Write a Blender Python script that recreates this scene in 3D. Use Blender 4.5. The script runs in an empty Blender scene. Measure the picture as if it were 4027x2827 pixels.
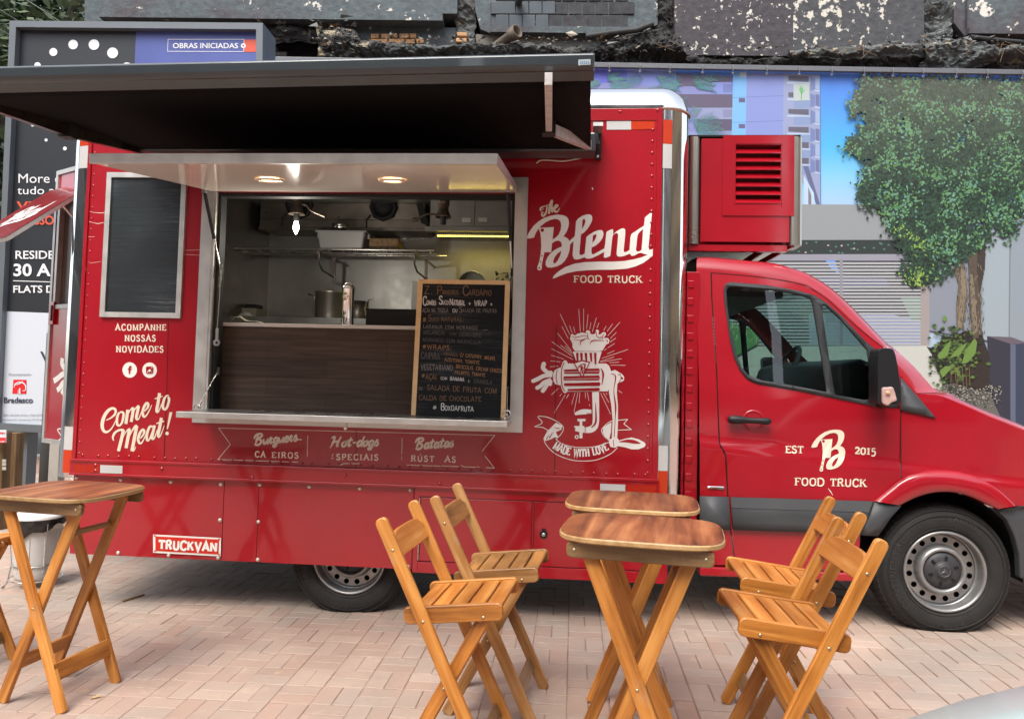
import bpy, bmesh, math, random
from mathutils import Vector, Matrix, noise
from mathutils.geometry import tessellate_polygon
R = math.radians
rnd = random.Random(7)
sc = bpy.context.scene
COL = sc.collection

# ------------------------------------------------------------------ camera
FPX, PSI, PIT, ROL, PRY, PW, PH = 2950.0, -.0824, .0503, .0243, 1315.0, 4027.0, 2827.0
CPOS = Vector((0, -4.17, 1.33))
CF = Vector((math.sin(PSI)*math.cos(PIT), math.cos(PSI)*math.cos(PIT), math.sin(PIT)))
_r0 = Vector((math.cos(PSI), -math.sin(PSI), 0)); _u0 = _r0.cross(CF)
CR = _r0*math.cos(ROL) + _u0*math.sin(ROL)
CU = _u0*math.cos(ROL) - _r0*math.sin(ROL)
cd = bpy.data.cameras.new('camera'); cam = bpy.data.objects.new('camera', cd); COL.objects.link(cam)
cam.matrix_world = Matrix(((CR.x, CU.x, -CF.x, CPOS.x), (CR.y, CU.y, -CF.y, CPOS.y), (CR.z, CU.z, -CF.z, CPOS.z), (0, 0, 0, 1)))
cd.sensor_width = 36; cd.sensor_fit = 'HORIZONTAL'; cd.lens = 36*FPX/PW
cd.shift_y = -(PH/2 - PRY)/PW
cd.clip_start = .05; cd.clip_end = 500
sc.camera = cam

# ------------------------------------------------------------------ light
SUN_EL, SUN_AZ = R(58), R(200)       # azimuth measured clockwise from +Y (north)
w = bpy.data.worlds.new('World'); sc.world = w; w.use_nodes = True
nt = w.node_tree; bg = nt.nodes['Background']
sky = nt.nodes.new('ShaderNodeTexSky'); sky.sky_type = 'NISHITA'; sky.sun_disc = False
sky.sun_elevation = SUN_EL; sky.sun_rotation = SUN_AZ
sky.air_density = 1.0; sky.dust_density = 3.5; sky.ozone_density = .6; sky.altitude = 700
hz = nt.nodes.new('ShaderNodeHueSaturation'); hz.inputs['Saturation'].default_value = .45      # high thin cloud: the same sky, paler
nt.links.new(sky.outputs[0], hz.inputs['Color']); nt.links.new(hz.outputs[0], bg.inputs[0]); bg.inputs[1].default_value = .15
sl = bpy.data.lights.new('sun', 'SUN'); so = bpy.data.objects.new('sun', sl); COL.objects.link(so)
sl.energy = 1.1; sl.angle = R(32); sl.color = (1, .93, .83)
sd = Vector((math.sin(SUN_AZ)*math.cos(SUN_EL), math.cos(SUN_AZ)*math.cos(SUN_EL), math.sin(SUN_EL)))
so.rotation_euler = sd.to_track_quat('Z', 'Y').to_euler(); so.location = sd*20
sc.view_settings.view_transform = 'Standard'; sc.view_settings.look = 'None'
sc.view_settings.gamma = 1; sc.view_settings.use_curve_mapping = False
sc.view_settings.exposure = 1.5
sc.cycles.max_bounces = 8; sc.cycles.diffuse_bounces = 4; sc.cycles.glossy_bounces = 4
sc.cycles.transmission_bounces = 6; sc.cycles.transparent_max_bounces = 12
sc.cycles.caustics_reflective = False; sc.cycles.caustics_refractive = False
sc.cycles.sample_clamp_indirect = 6
sc.cycles.use_denoising = True

# ------------------------------------------------------------------ measuring: photo pixel (4027 wide) -> a point at a real depth
def ray(u, v): return CR*((u-PW/2)/FPX) + CU*((PRY-v)/FPX) + CF
def P(u, v, Y=0.0):
    d = ray(u, v); return CPOS + d*((Y-CPOS.y)/d.y)
def gz(x): return .02*(x-2.02)
def G(u, v, h=0.0):
    d = ray(u, v); return CPOS + d*((gz(CPOS.x)+h-CPOS.z)/(d.z-.02*d.x))
def plane(pt, ang):
    """a vertical plane through pt, turned by ang; gives (u, v, off) -> the point on it"""
    n = Vector((math.sin(ang), math.cos(ang), 0))
    def f(u, v, off=0.0):
        d = ray(u, v); t = (pt-CPOS).dot(n)/d.dot(n); return CPOS+d*t - n*off
    return f
def zm(s, x0, y0): return lambda x, y: (x0+x/s, y0+y/s)
K = zm(2.3025, 700, 600); K2 = zm(2.3025, 1400, 600)

# ------------------------------------------------------------------ nodes / materials
MATS = {}
def srgb(r, g, b):
    f = lambda c: (c/255/12.92) if c/255 <= .04045 else ((c/255+.055)/1.055)**2.4
    return (f(r), f(g), f(b))
def mat(name, col=(.5, .5, .5), rough=.5, metal=0, spec=.5, var=0, vscale=3, bump=0, bscale=60, coat=0, emit=0, ecol=None, alpha=1, trans=0, ior=1.45, rvar=0):
    if name in MATS: return MATS[name]
    m = bpy.data.materials.new(name); m.use_nodes = True; MATS[name] = m
    t = m.node_tree; b = t.nodes['Principled BSDF']
    b.inputs['Base Color'].default_value = (*col, 1); b.inputs['Roughness'].default_value = rough
    b.inputs['Metallic'].default_value = metal; b.inputs['Specular IOR Level'].default_value = spec
    b.inputs['Coat Weight'].default_value = coat; b.inputs['Coat Roughness'].default_value = .04
    b.inputs['Alpha'].default_value = alpha; b.inputs['Transmission Weight'].default_value = trans; b.inputs['IOR'].default_value = ior
    if emit:
        b.inputs['Emission Color'].default_value = (*(ecol or col), 1); b.inputs['Emission Strength'].default_value = emit
    if var or bump or rvar:
        tc = t.nodes.new('ShaderNodeTexCoord')
    if var or rvar:
        n = t.nodes.new('ShaderNodeTexNoise'); n.inputs['Scale'].default_value = vscale; n.inputs['Detail'].default_value = 6
        n.inputs['Roughness'].default_value = .65
        t.links.new(tc.outputs['Object'], n.inputs['Vector'])
    if var:
        mr = t.nodes.new('ShaderNodeMapRange'); mr.inputs[1].default_value = .3; mr.inputs[2].default_value = .7
        mr.inputs[3].default_value = 1-var; mr.inputs[4].default_value = 1+var
        t.links.new(n.outputs[0], mr.inputs[0])
        mx = t.nodes.new('ShaderNodeVectorMath'); mx.operation = 'SCALE'; mx.inputs[0].default_value = col
        t.links.new(mr.outputs[0], mx.inputs[3]); t.links.new(mx.outputs[0], b.inputs['Base Color'])
    if rvar:
        m2 = t.nodes.new('ShaderNodeMapRange'); m2.inputs[1].default_value = .3; m2.inputs[2].default_value = .7
        m2.inputs[3].default_value = max(.02, rough-rvar); m2.inputs[4].default_value = rough+rvar
        t.links.new(n.outputs[0], m2.inputs[0]); t.links.new(m2.outputs[0], b.inputs['Roughness'])
    if bump:
        n2 = t.nodes.new('ShaderNodeTexNoise'); n2.inputs['Scale'].default_value = bscale; n2.inputs['Detail'].default_value = 4
        t.links.new(tc.outputs['Object'], n2.inputs['Vector'])
        bp = t.nodes.new('ShaderNodeBump'); bp.inputs['Strength'].default_value = bump; bp.inputs['Distance'].default_value = .01
        t.links.new(n2.outputs[0], bp.inputs['Height']); t.links.new(bp.outputs[0], b.inputs['Normal'])
    return m
def nd(t, kind, **kw):
    n = t.nodes.new(kind)
    for k, v in kw.items():
        if k.startswith('i_'):
            key = k[2:]; n.inputs[int(key) if key.isdigit() else key].default_value = v
        else: setattr(n, k, v)
    return n
def ramp(t, pts, src):
    r = t.nodes.new('ShaderNodeValToRGB'); e = r.color_ramp.elements
    while len(e) < len(pts): e.new(.5)
    for el, (p, c) in zip(e, pts): el.position = p; el.color = (*c, 1)
    t.links.new(src, r.inputs[0]); return r
def wood(name, cols, along=2.2, across=34, rough=.38, wear=0):
    """varnished timber: grain follows the per-plank attribute 'grain' (x runs down the plank)"""
    if name in MATS: return MATS[name]
    m = bpy.data.materials.new(name); m.use_nodes = True; MATS[name] = m
    t = m.node_tree; b = t.nodes['Principled BSDF']
    at = nd(t, 'ShaderNodeAttribute', attribute_name='grain')
    mp = nd(t, 'ShaderNodeMapping'); mp.inputs['Scale'].default_value = (along, across, across)
    t.links.new(at.outputs['Vector'], mp.inputs['Vector'])
    n = nd(t, 'ShaderNodeTexNoise', i_Scale=1.0, i_Detail=5.0, i_Roughness=.6, i_Distortion=.6)
    t.links.new(mp.outputs[0], n.inputs['Vector'])
    mp2 = nd(t, 'ShaderNodeMapping'); mp2.inputs['Scale'].default_value = (3, 9, 9)
    t.links.new(at.outputs['Vector'], mp2.inputs['Vector'])
    n2 = nd(t, 'ShaderNodeTexNoise', i_Scale=1.0, i_Detail=3.0); t.links.new(mp2.outputs[0], n2.inputs['Vector'])
    ad = nd(t, 'ShaderNodeMath', operation='MULTIPLY_ADD'); ad.inputs[1].default_value = .45
    t.links.new(n2.outputs[0], ad.inputs[0])
    ml = nd(t, 'ShaderNodeMath', operation='MULTIPLY'); ml.inputs[1].default_value = .55
    t.links.new(n.outputs[0], ml.inputs[0]); t.links.new(ml.outputs[0], ad.inputs[2])
    rp = ramp(t, [(.36, cols[0]), (.5, cols[1]), (.63, cols[2])], ad.outputs[0])
    last = rp.outputs[0]
    isl = nd(t, 'ShaderNodeObjectInfo')
    hs = nd(t, 'ShaderNodeHueSaturation')
    mr = nd(t, 'ShaderNodeMapRange', i_3=.74, i_4=1.2); t.links.new(isl.outputs['Random'], mr.inputs[0])
    t.links.new(mr.outputs[0], hs.inputs['Value']); t.links.new(last, hs.inputs['Color']); last = hs.outputs[0]
    if wear:
        n3 = nd(t, 'ShaderNodeTexNoise', i_Scale=7.0, i_Detail=8.0, i_Roughness=.7); t.links.new(at.outputs['Vector'], n3.inputs['Vector'])
        m3 = nd(t, 'ShaderNodeMapRange', i_1=.58, i_2=.72); t.links.new(n3.outputs[0], m3.inputs[0])
        mx = nd(t, 'ShaderNodeMix', data_type='RGBA'); mx.inputs[7].default_value = (.42, .33, .22, 1)
        mm = nd(t, 'ShaderNodeMath', operation='MULTIPLY'); mm.inputs[1].default_value = wear
        t.links.new(m3.outputs[0], mm.inputs[0]); t.links.new(mm.outputs[0], mx.inputs[0]); t.links.new(last, mx.inputs[6]); last = mx.outputs[2]
    t.links.new(last, b.inputs['Base Color'])
    b.inputs['Roughness'].default_value = rough
    bp = nd(t, 'ShaderNodeBump', i_Strength=.15, i_Distance=.002); t.links.new(n.outputs[0], bp.inputs['Height']); t.links.new(bp.outputs[0], b.inputs['Normal'])
    return m

RED = (.375, .0022, .0115)
def paint(name, col, rough=.08, wave=.3):
    """gloss vehicle paint: slightly uneven sheet metal, dust and fine wipe marks in the gloss"""
    if name in MATS: return MATS[name]
    m = mat(name, col, rough=.3, coat=1.0)
    t = m.node_tree; b = t.nodes['Principled BSDF']
    tc = nd(t, 'ShaderNodeTexCoord')
    n = nd(t, 'ShaderNodeTexNoise', i_Scale=1.6, i_Detail=2.0); t.links.new(tc.outputs['Object'], n.inputs['Vector'])
    bp = nd(t, 'ShaderNodeBump', i_Strength=wave, i_Distance=.02); t.links.new(n.outputs[0], bp.inputs['Height'])
    t.links.new(bp.outputs[0], b.inputs['Normal']); t.links.new(bp.outputs[0], b.inputs['Coat Normal'])
    n2 = nd(t, 'ShaderNodeTexNoise', i_Scale=2.3, i_Detail=8.0, i_Roughness=.7); t.links.new(tc.outputs['Object'], n2.inputs['Vector'])
    mr = nd(t, 'ShaderNodeMapRange', i_1=.35, i_2=.7, i_3=.04, i_4=rough+.06); t.links.new(n2.outputs[0], mr.inputs[0])
    t.links.new(mr.outputs[0], b.inputs['Coat Roughness'])
    m3 = nd(t, 'ShaderNodeMapRange', i_1=.3, i_2=.75, i_3=.9, i_4=1.1); t.links.new(n2.outputs[0], m3.inputs[0])
    vm = nd(t, 'ShaderNodeVectorMath', operation='SCALE'); vm.inputs[0].default_value = col
    t.links.new(m3.outputs[0], vm.inputs[3]); t.links.new(vm.outputs[0], b.inputs['Base Color'])
    return m
M_RED = paint('red gloss paint', RED)
M_REDC = paint('red cab paint', (.37, .0025, .012), rough=.06, wave=.08)
M_CHROME = mat('polished steel', (.86, .86, .84), rough=.09, metal=1, bump=.06, bscale=2.2, rvar=.05, vscale=5)
M_STEEL = mat('brushed steel', (.62, .61, .57), rough=.3, metal=1, var=.1, vscale=6, rvar=.08)
M_ALU = mat('dull aluminium', (.66, .66, .62), rough=.42, metal=.75, var=.1, vscale=9, rvar=.1)
M_BLACK = mat('black plastic', (.012, .012, .013), rough=.45)
M_GAP = mat('dark gap', (.006, .005, .005), rough=.8)
M_TRIM = mat('grey moulded plastic', (.055, .058, .062), rough=.5, var=.1, bump=.05, bscale=400)
M_CREAM = mat('cream vinyl', (.80, .70, .55), rough=.45, var=.04)
M_WHITE = mat('white vinyl', (.86, .83, .77), rough=.4, var=.04)
M_PINKW = mat('pale vinyl', (.84, .72, .61), rough=.5, var=.06)
M_RUBBER = mat('black rubber', (.02, .019, .018), rough=.75, var=.25, vscale=14)
def sheet_glass(name, tint):
    """a thin pane: tinted see-through with a Fresnel reflection, no bending of what lies behind"""
    if name in MATS: return MATS[name]
    m = bpy.data.materials.new(name); m.use_nodes = True; MATS[name] = m; t = m.node_tree; t.nodes.clear()
    o = nd(t, 'ShaderNodeOutputMaterial'); tr = nd(t, 'ShaderNodeBsdfTransparent'); tr.inputs[0].default_value = (*tint, 1)
    g = nd(t, 'ShaderNodeBsdfGlossy'); g.inputs['Roughness'].default_value = .01; fr = nd(t, 'ShaderNodeFresnel', i_IOR=1.6); mx = nd(t, 'ShaderNodeMixShader')
    t.links.new(fr.outputs[0], mx.inputs[0]); t.links.new(tr.outputs[0], mx.inputs[1]); t.links.new(g.outputs[0], mx.inputs[2]); t.links.new(mx.outputs[0], o.inputs[0]); return m
M_GLASS = sheet_glass('door glass', (.50, .64, .60))
M_DARK = mat('dark cabin plastic', (.018, .02, .02), rough=.6)

# ------------------------------------------------------------------ objects
def wloc(o):
    v = Vector((0, 0, 0))
    while o: v += o.location; o = o.parent
    return v
def tag(o, label=None, cat=None, group=None, kind=None):
    if label: o['label'] = label
    if cat: o['category'] = cat
    if group: o['group'] = group
    if kind: o['kind'] = kind
    return o
def thing(name, label, cat, loc=(0, 0, 0), rz=0, group=None):
    o = bpy.data.objects.new(name, None); COL.objects.link(o); o.location = loc; o.rotation_euler = (0, 0, rz)
    o.empty_display_size = .1
    return tag(o, label, cat, group)
def dup(root, loc, rz, label, group=None):
    r = root.copy(); COL.objects.link(r); r.location = loc; r.rotation_euler = (0, 0, rz); r['label'] = label
    if group: r['group'] = group
    def rec(a, b):
        for ch in list(a.children):
            if ch == b: continue
            c = ch.copy(); COL.objects.link(c); c.parent = b; rec(ch, c)
    rec(root, r)
    return r

class MB:
    """collects faces, builds one mesh object"""
    def __init__(s): s.v = []; s.f = []; s.mi = []; s.sm = []; s.mats = []; s.g = []; s.col = []; s.c = None
    def m(s, material):
        if material not in s.mats: s.mats.append(material)
        s.cur = s.mats.index(material); return s
    def add(s, vs, fs, smooth=False, grain=None):
        o = len(s.v); s.v += [Vector(p) for p in vs]
        s.g += grain if grain else [Vector((0, 0, 0))]*len(vs)
        for f in fs:
            s.f.append([i+o for i in f]); s.mi.append(getattr(s, 'cur', 0)); s.sm.append(smooth); s.col.append(s.c)
        return s
    def box(s, a, b, M=None):
        x0, y0, z0 = a; x1, y1, z1 = b
        vs = [Vector(p) for p in ((x0,y0,z0),(x1,y0,z0),(x1,y1,z0),(x0,y1,z0),(x0,y0,z1),(x1,y0,z1),(x1,y1,z1),(x0,y1,z1))]
        if M: vs = [M @ p for p in vs]
        return s.add(vs, [(0,3,2,1),(4,5,6,7),(0,1,5,4),(1,2,6,5),(2,3,7,6),(3,0,4,7)])
    def quad(s, a, b, c, d): return s.add([a, b, c, d], [(0, 1, 2, 3)])
    def poly(s, pts): return s.add(pts, [tuple(range(len(pts)))])
    def prism(s, pts, off, smooth=False):
        """closed outline extruded by vector off"""
        n = len(pts); off = Vector(off); pts = [Vector(p) for p in pts]
        tri = tessellate_polygon([pts])
        vs = pts + [p+off for p in pts]
        fs = [tuple(t) for t in tri] + [tuple(i+n for i in reversed(t)) for t in tri]
        s.add(vs, fs)
        s.add(vs, [(i, (i+1) % n, (i+1) % n+n, i+n) for i in range(n)], smooth)
        return s
    def plank(s, a, b, wdir, wid, thk, rnde=.25):
        """a timber bar from a to b; wdir = direction of its width; ends eased"""
        a = Vector(a); b = Vector(b); L = (b-a).length; x = (b-a)/L
        wv = Vector(wdir); wv = (wv - x*wv.dot(x)).normalized(); n = x.cross(wv)
        e = min(wid*rnde, L*.2)
        # profile: outline in (along, across)
        out = []
        for k in range(4):
            th = R(90)*k/3; out.append((L-e+e*math.sin(th), wid/2-e+e*math.cos(th)))
        for k in range(4):
            th = R(90)*k/3; out.append((L-e+e*math.cos(th), -wid/2+e-e*math.sin(th)))
        for k in range(4):
            th = R(90)*k/3; out.append((e-e*math.sin(th), -wid/2+e-e*math.cos(th)))
        for k in range(4):
            th = R(90)*k/3; out.append((e-e*math.cos(th), wid/2-e+e*math.sin(th)))
        return s.board(a, x, wv, n, out, thk)
    def board(s, o, x, wv, n, out, thk, cham=.003):
        r0 = Vector((rnd.uniform(0, 50), rnd.uniform(0, 50), rnd.uniform(0, 50)))
        N = len(out); cx = sum(p[0] for p in out)/N; cy = sum(p[1] for p in out)/N
        def shrink(p):
            dx, dy = p[0]-cx, p[1]-cy
            ll = math.hypot(dx, dy) or 1
            sx = cham if abs(dx) > cham else 0; sy = cham if abs(dy) > cham else 0
            return (p[0]-math.copysign(sx, dx), p[1]-math.copysign(sy, dy))
        inn = [shrink(p) for p in out]
        vs = []; gr = []
        for ring, h in ((inn, -thk/2), (out, -thk/2+cham), (out, thk/2-cham), (inn, thk/2)):
            for (p, q) in ring:
                vs.append(o + x*p + wv*q + n*h); gr.append(Vector((p, q, h))+r0)
        fs = [tuple(reversed(range(N))), tuple(range(3*N, 4*N))]
        for k in range(3):
            for i in range(N):
                j = (i+1) % N; fs.append((k*N+i, k*N+j, (k+1)*N+j, (k+1)*N+i))
        return s.add(vs, fs, False, gr)
    def tube(s, pts, r, n=8, caps=True, rs=None):
        pts = [Vector(p) for p in pts]; rings = []
        up = None
        for i, p in enumerate(pts):
            d = (pts[min(i+1, len(pts)-1)]-pts[max(i-1, 0)]).normalized()
            if up is None: up = d.orthogonal().normalized()
            up = (up - d*up.dot(d)).normalized(); sd_ = d.cross(up)
            rr = rs[i] if rs else r
            rings.append([p + up*math.cos(2*math.pi*k/n)*rr + sd_*math.sin(2*math.pi*k/n)*rr for k in range(n)])
        vs = [q for ring in rings for q in ring]; fs = []
        for i in range(len(pts)-1):
            for k in range(n): fs.append((i*n+k, i*n+(k+1) % n, (i+1)*n+(k+1) % n, (i+1)*n+k))
        s.add(vs, fs, True)
        if caps: s.add(rings[0], [tuple(reversed(range(n)))]); s.add(rings[-1], [tuple(range(n))])
        return s
    def lathe(s, prof, o=(0, 0, 0), ax=(0, 0, 1), n=32, smooth=True, closed=False, a0=0, a1=2*math.pi):
        """prof: (radius, height along ax)"""
        ax = Vector(ax).normalized(); e1 = ax.orthogonal().normalized(); e2 = ax.cross(e1); o = Vector(o)
        full = abs(a1-a0-2*math.pi) < 1e-6; nn = n if full else n+1
        vs = []
        for (r, h) in prof:
            for k in range(nn):
                t = a0+(a1-a0)*k/n; vs.append(o + ax*h + (e1*math.cos(t)+e2*math.sin(t))*r)
        fs = []; m = len(prof)
        for i in range(m-1):
            for k in range(n): k2 = (k+1) % nn; fs.append((i*nn+k, i*nn+k2, (i+1)*nn+k2, (i+1)*nn+k))
        return s.add(vs, fs, smooth)
    def disc(s, o, ax, r, n=24):
        return s.lathe([(0.0001, 0), (r, 0)], o, ax, n, False)
    def build(s, name, material=None, parent=None, local=False, bevel=0, seg=2, autosmooth=None, weld=False):
        me = bpy.data.meshes.new(name)
        me.from_pydata([tuple(p) for p in s.v], [], s.f)
        for mm in (s.mats or [material]): me.materials.append(mm)
        me.polygons.foreach_set('material_index', s.mi); me.polygons.foreach_set('use_smooth', s.sm)
        if any(g.length_squared for g in s.g):
            at = me.attributes.new('grain', 'FLOAT_VECTOR', 'POINT'); at.data.foreach_set('vector', [c for g in s.g for c in g])
        if any(c for c in s.col):
            ca = me.color_attributes.new('tint', 'FLOAT_COLOR', 'CORNER'); k = 0
            for p, c in zip(me.polygons, s.col):
                for _ in p.vertices: ca.data[k].color = (*(c or (1, 1, 1)), 1); k += 1
        me.update()
        if weld or bevel:
            bm = bmesh.new(); bm.from_mesh(me); bmesh.ops.remove_doubles(bm, verts=bm.verts, dist=1e-5); bmesh.ops.recalc_face_normals(bm, faces=bm.faces); bm.to_mesh(me); bm.free()
        o = bpy.data.objects.new(name, me); COL.objects.link(o)
        if parent:
            o.parent = parent
            if not local: o.location = -wloc(parent)
        if bevel:
            b = o.modifiers.new('bevel', 'BEVEL'); b.width = bevel; b.segments = seg; b.limit_method = 'ANGLE'; b.angle_limit = R(40)
        return o

def crom(pts, k=6, closed=False):
    """Catmull-Rom through points (tuples of any size)"""
    n = len(pts); out = []
    rng = range(n) if closed else range(n-1)
    for i in rng:
        g = (lambda j: pts[j % n]) if closed else (lambda j: pts[max(0, min(n-1, j))])
        p0, p1, p2, p3 = g(i-1), g(i), g(i+1), g(i+2)
        for q in range(k):
            t = q/k
            out.append(tuple(.5*((2*b)+(-a+c)*t+(2*a-5*b+4*c-d)*t*t+(-a+3*b-3*c+d)*t**3) for a, b, c, d in zip(p0, p1, p2, p3)))
    if not closed: out.append(tuple(pts[-1]))
    return out

class Decal:
    """flat cut-vinyl / paint shapes laid on a surface. fn(x, y, lift) -> world point"""
    def __init__(s, fn): s.fn = fn; s.mb = MB(); s.k = 0; s.base = .0012
    def lift(s): s.k += 1; return s.base + .00012*(s.k % 14)
    def poly(s, outer, holes=(), lift=None):
        l = s.lift() if lift is None else lift
        loops = [outer]+list(holes)
        flat = [p for lp in loops for p in lp]
        tri = tessellate_polygon([[Vector((p[0], p[1], 0)) for p in lp] for lp in loops])
        s.mb.add([s.fn(p[0], p[1], l) for p in flat], [tuple(t) for t in tri]); return s
    def circ(s, x, y, r, ry=None, n=20): return [(x+r*math.cos(2*math.pi*k/n), y+(ry or r)*math.sin(2*math.pi*k/n)) for k in range(n)]
    def rib(s, pts, w, smooth=True, caps=True, k=5, lift=None):
        ws = w if isinstance(w, (list, tuple)) else [w]*len(pts)
        if len(ws) != len(pts):
            ws = [ws[0] + (ws[-1]-ws[0])*i/(len(pts)-1) for i in range(len(pts))] if len(ws) == 2 else \
                 [ws[min(len(ws)-1, int(i/(len(pts)-1)*(len(ws)-1)))] for i in range(len(pts))]
        q = [(p[0], p[1], ww) for p, ww in zip(pts, ws)]
        if smooth and len(q) > 2: q = crom(q, k)
        L = []; Rr = []; n = len(q)
        for i in range(n):
            a = q[max(0, i-1)]; b = q[min(n-1, i+1)]; c = q[i]
            if 0 < i < n-1 and not smooth:
                d1 = Vector((c[0]-a[0], c[1]-a[1])).normalized(); d2 = Vector((b[0]-c[0], b[1]-c[1])).normalized()
                nn = Vector((-(d1+d2).y, (d1+d2).x))
                if nn.length < 1e-6: nn = Vector((-d1.y, d1.x))
                nn.normalize(); cs = max(.35, nn.dot(Vector((-d1.y, d1.x)))); h = c[2]/2/cs
            else:
                d = Vector((b[0]-a[0], b[1]-a[1]))
                if d.length < 1e-9: d = Vector((1, 0))
                d.normalize(); nn = Vector((-d.y, d.x)); h = c[2]/2
            L.append((c[0]+nn.x*h, c[1]+nn.y*h)); Rr.append((c[0]-nn.x*h, c[1]-nn.y*h))
        l = s.lift() if lift is None else lift
        vs = [s.fn(p[0], p[1], l) for p in L]+[s.fn(p[0], p[1], l) for p in Rr]
        s.mb.add(vs, [(i, i+1, n+i+1, n+i) for i in range(n-1)]); return s
    def build(s, name, material, parent): return s.mb.build(name, material, parent)

# ------------------------------------------------------------------ lettering: one stroke alphabet (cap height 1, y up)
S_, C_, N_ = 's', 'c', 'n'
GL = {
'A': (.80, [(S_, '0,0 .4,1 .8,0'), (N_, '.15,.34 .65,.34')]),
'B': (.66, [(S_, '.08,0 .08,1'), (C_, '.08,1 .45,1 .6,.77 .45,.54 .08,.54'), (C_, '.1,.54 .5,.53 .66,.27 .5,0 .08,0')]),
'C': (.70, [(C_, '.68,.75 .6,.95 .38,1 .12,.85 .05,.5 .12,.15 .38,0 .6,.06 .69,.25')]),
'D': (.74, [(S_, '.08,0 .08,1'), (C_, '.08,1 .45,1 .7,.8 .74,.5 .7,.2 .45,0 .08,0')]),
'E': (.62, [(S_, '.08,0 .08,1'), (N_, '.08,.96 .6,.96 .6,.78'), (N_, '.08,.52 .46,.52'), (N_, '.08,.04 .62,.04 .62,.22')]),
'F': (.60, [(S_, '.08,0 .08,1'), (N_, '.08,.96 .6,.96 .6,.78'), (N_, '.08,.52 .46,.52')]),
'G': (.74, [(C_, '.68,.78 .58,.96 .38,1 .12,.85 .05,.5 .12,.15 .38,0 .6,.06 .68,.25 .68,.42'), (N_, '.45,.42 .74,.42')]),
'H': (.74, [(S_, '.08,0 .08,1'), (S_, '.66,0 .66,1'), (N_, '.08,.52 .66,.52')]),
'I': (.26, [(S_, '.13,0 .13,1')]),
'J': (.50, [(C_, '.4,1 .4,.4 .36,.1 .2,0 .05,.12 .04,.25')]),
'K': (.74, [(S_, '.08,0 .08,1'), (N_, '.66,1 .1,.42'), (S_, '.3,.6 .7,0')]),
'L': (.58, [(S_, '.08,0 .08,1'), (N_, '.08,.04 .58,.04 .58,.25')]),
'M': (.92, [(S_, '.08,0 .08,1'), (N_, '.08,1 .46,.1 .84,1'), (S_, '.84,1 .84,0')]),
'N': (.76, [(S_, '.08,0 .08,1'), (N_, '.08,1 .68,0'), (S_, '.68,0 .68,1')]),
'O': (.76, [(C_, '.38,1 .12,.87 .05,.5 .12,.13 .38,0 .64,.13 .71,.5 .64,.87 .38,1')]),
'P': (.62, [(S_, '.08,0 .08,1'), (C_, '.08,1 .45,1 .6,.75 .45,.48 .08,.48')]),
'R': (.70, [(S_, '.08,0 .08,1'), (C_, '.08,1 .45,1 .58,.77 .45,.54 .08,.54'), (S_, '.36,.54 .66,0')]),
'S': (.58, [(C_, '.52,.8 .42,.97 .26,1 .08,.88 .08,.68 .28,.54 .48,.42 .53,.22 .42,.04 .24,0 .08,.08 .04,.24')]),
'T': (.68, [(S_, '.34,0 .34,.98'), (N_, '.03,.76 .03,.96 .65,.96 .65,.76')]),
'U': (.74, [(C_, '.1,1 .1,.35 .18,.08 .38,0 .58,.08 .65,.35 .65,1')]),
'V': (.76, [(S_, '.02,1 .38,0 .74,1')]),
'W': (1.0, [(S_, '.02,1 .26,0 .5,.85 .74,0 .98,1')]),
'X': (.70, [(S_, '.04,0 .66,1'), (S_, '.04,1 .66,0')]),
'Y': (.70, [(S_, '.02,1 .35,.5 .68,1'), (S_, '.35,.5 .35,0')]),
'Z': (.64, [(N_, '.05,.97 .6,.97 .04,.03 .62,.03')]),
'0': (.60, [(C_, '.3,.8 .1,.68 .06,.4 .1,.12 .3,0 .5,.12 .54,.4 .5,.68 .3,.8')]),
'1': (.40, [(S_, '.22,0 .22,.8'), (N_, '.05,.66 .22,.8')]),
'2': (.56, [(C_, '.06,.62 .14,.78 .32,.82 .48,.68 .44,.45 .06,.04'), (N_, '.06,.04 .52,.04 .54,.2')]),
'5': (.56, [(N_, '.5,.78 .14,.78 .1,.38'), (C_, '.1,.38 .3,.46 .5,.3 .46,0 .3,-.16 .06,-.1')]),
'.': (.2, [(N_, '.08,0 .08,.12')]), ',': (.2, [(N_, '.1,.1 .04,-.14')]), ':': (.22, [(N_, '.1,.05 .1,.17'), (N_, '.1,.5 .1,.62')]),
'+': (.7, [(N_, '.1,.4 .6,.4'), (N_, '.35,.15 .35,.65')]), '/': (.45, [(N_, '.05,-.05 .4,1')]), '-': (.5, [(N_, '.05,.42 .45,.42')]), '_': (.7, [(N_, '0,.02 .6,.02 .6,.2')]),
'#': (.8, [(N_, '.1,.3 .75,.38'), (N_, '.1,.62 .75,.7'), (N_, '.22,.05 .36,.95'), (N_, '.48,.05 .62,.95')]),
' ': (.45, []),
}
ACC = {'Á': ('A', '.34,1.1 .5,1.28'), 'Ú': ('U', '.34,1.12 .5,1.3'), 'Í': ('I', '.1,1.1 .26,1.28'), 'Ó': ('O', '.34,1.1 .5,1.28'), 'Ç': ('C', '.4,0 .3,-.22')}
def pp(s): return [tuple(float(c) for c in q.split(',')) for q in s.split()]
def glyph(ch):
    if ch in ACC:
        b, a = ACC[ch]; adv, st = GL[b]; return adv, st+[(N_, a)]
    return GL[ch]
def twidth(txt, gap): return sum(glyph(c)[0]+gap for c in txt)-gap
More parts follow.
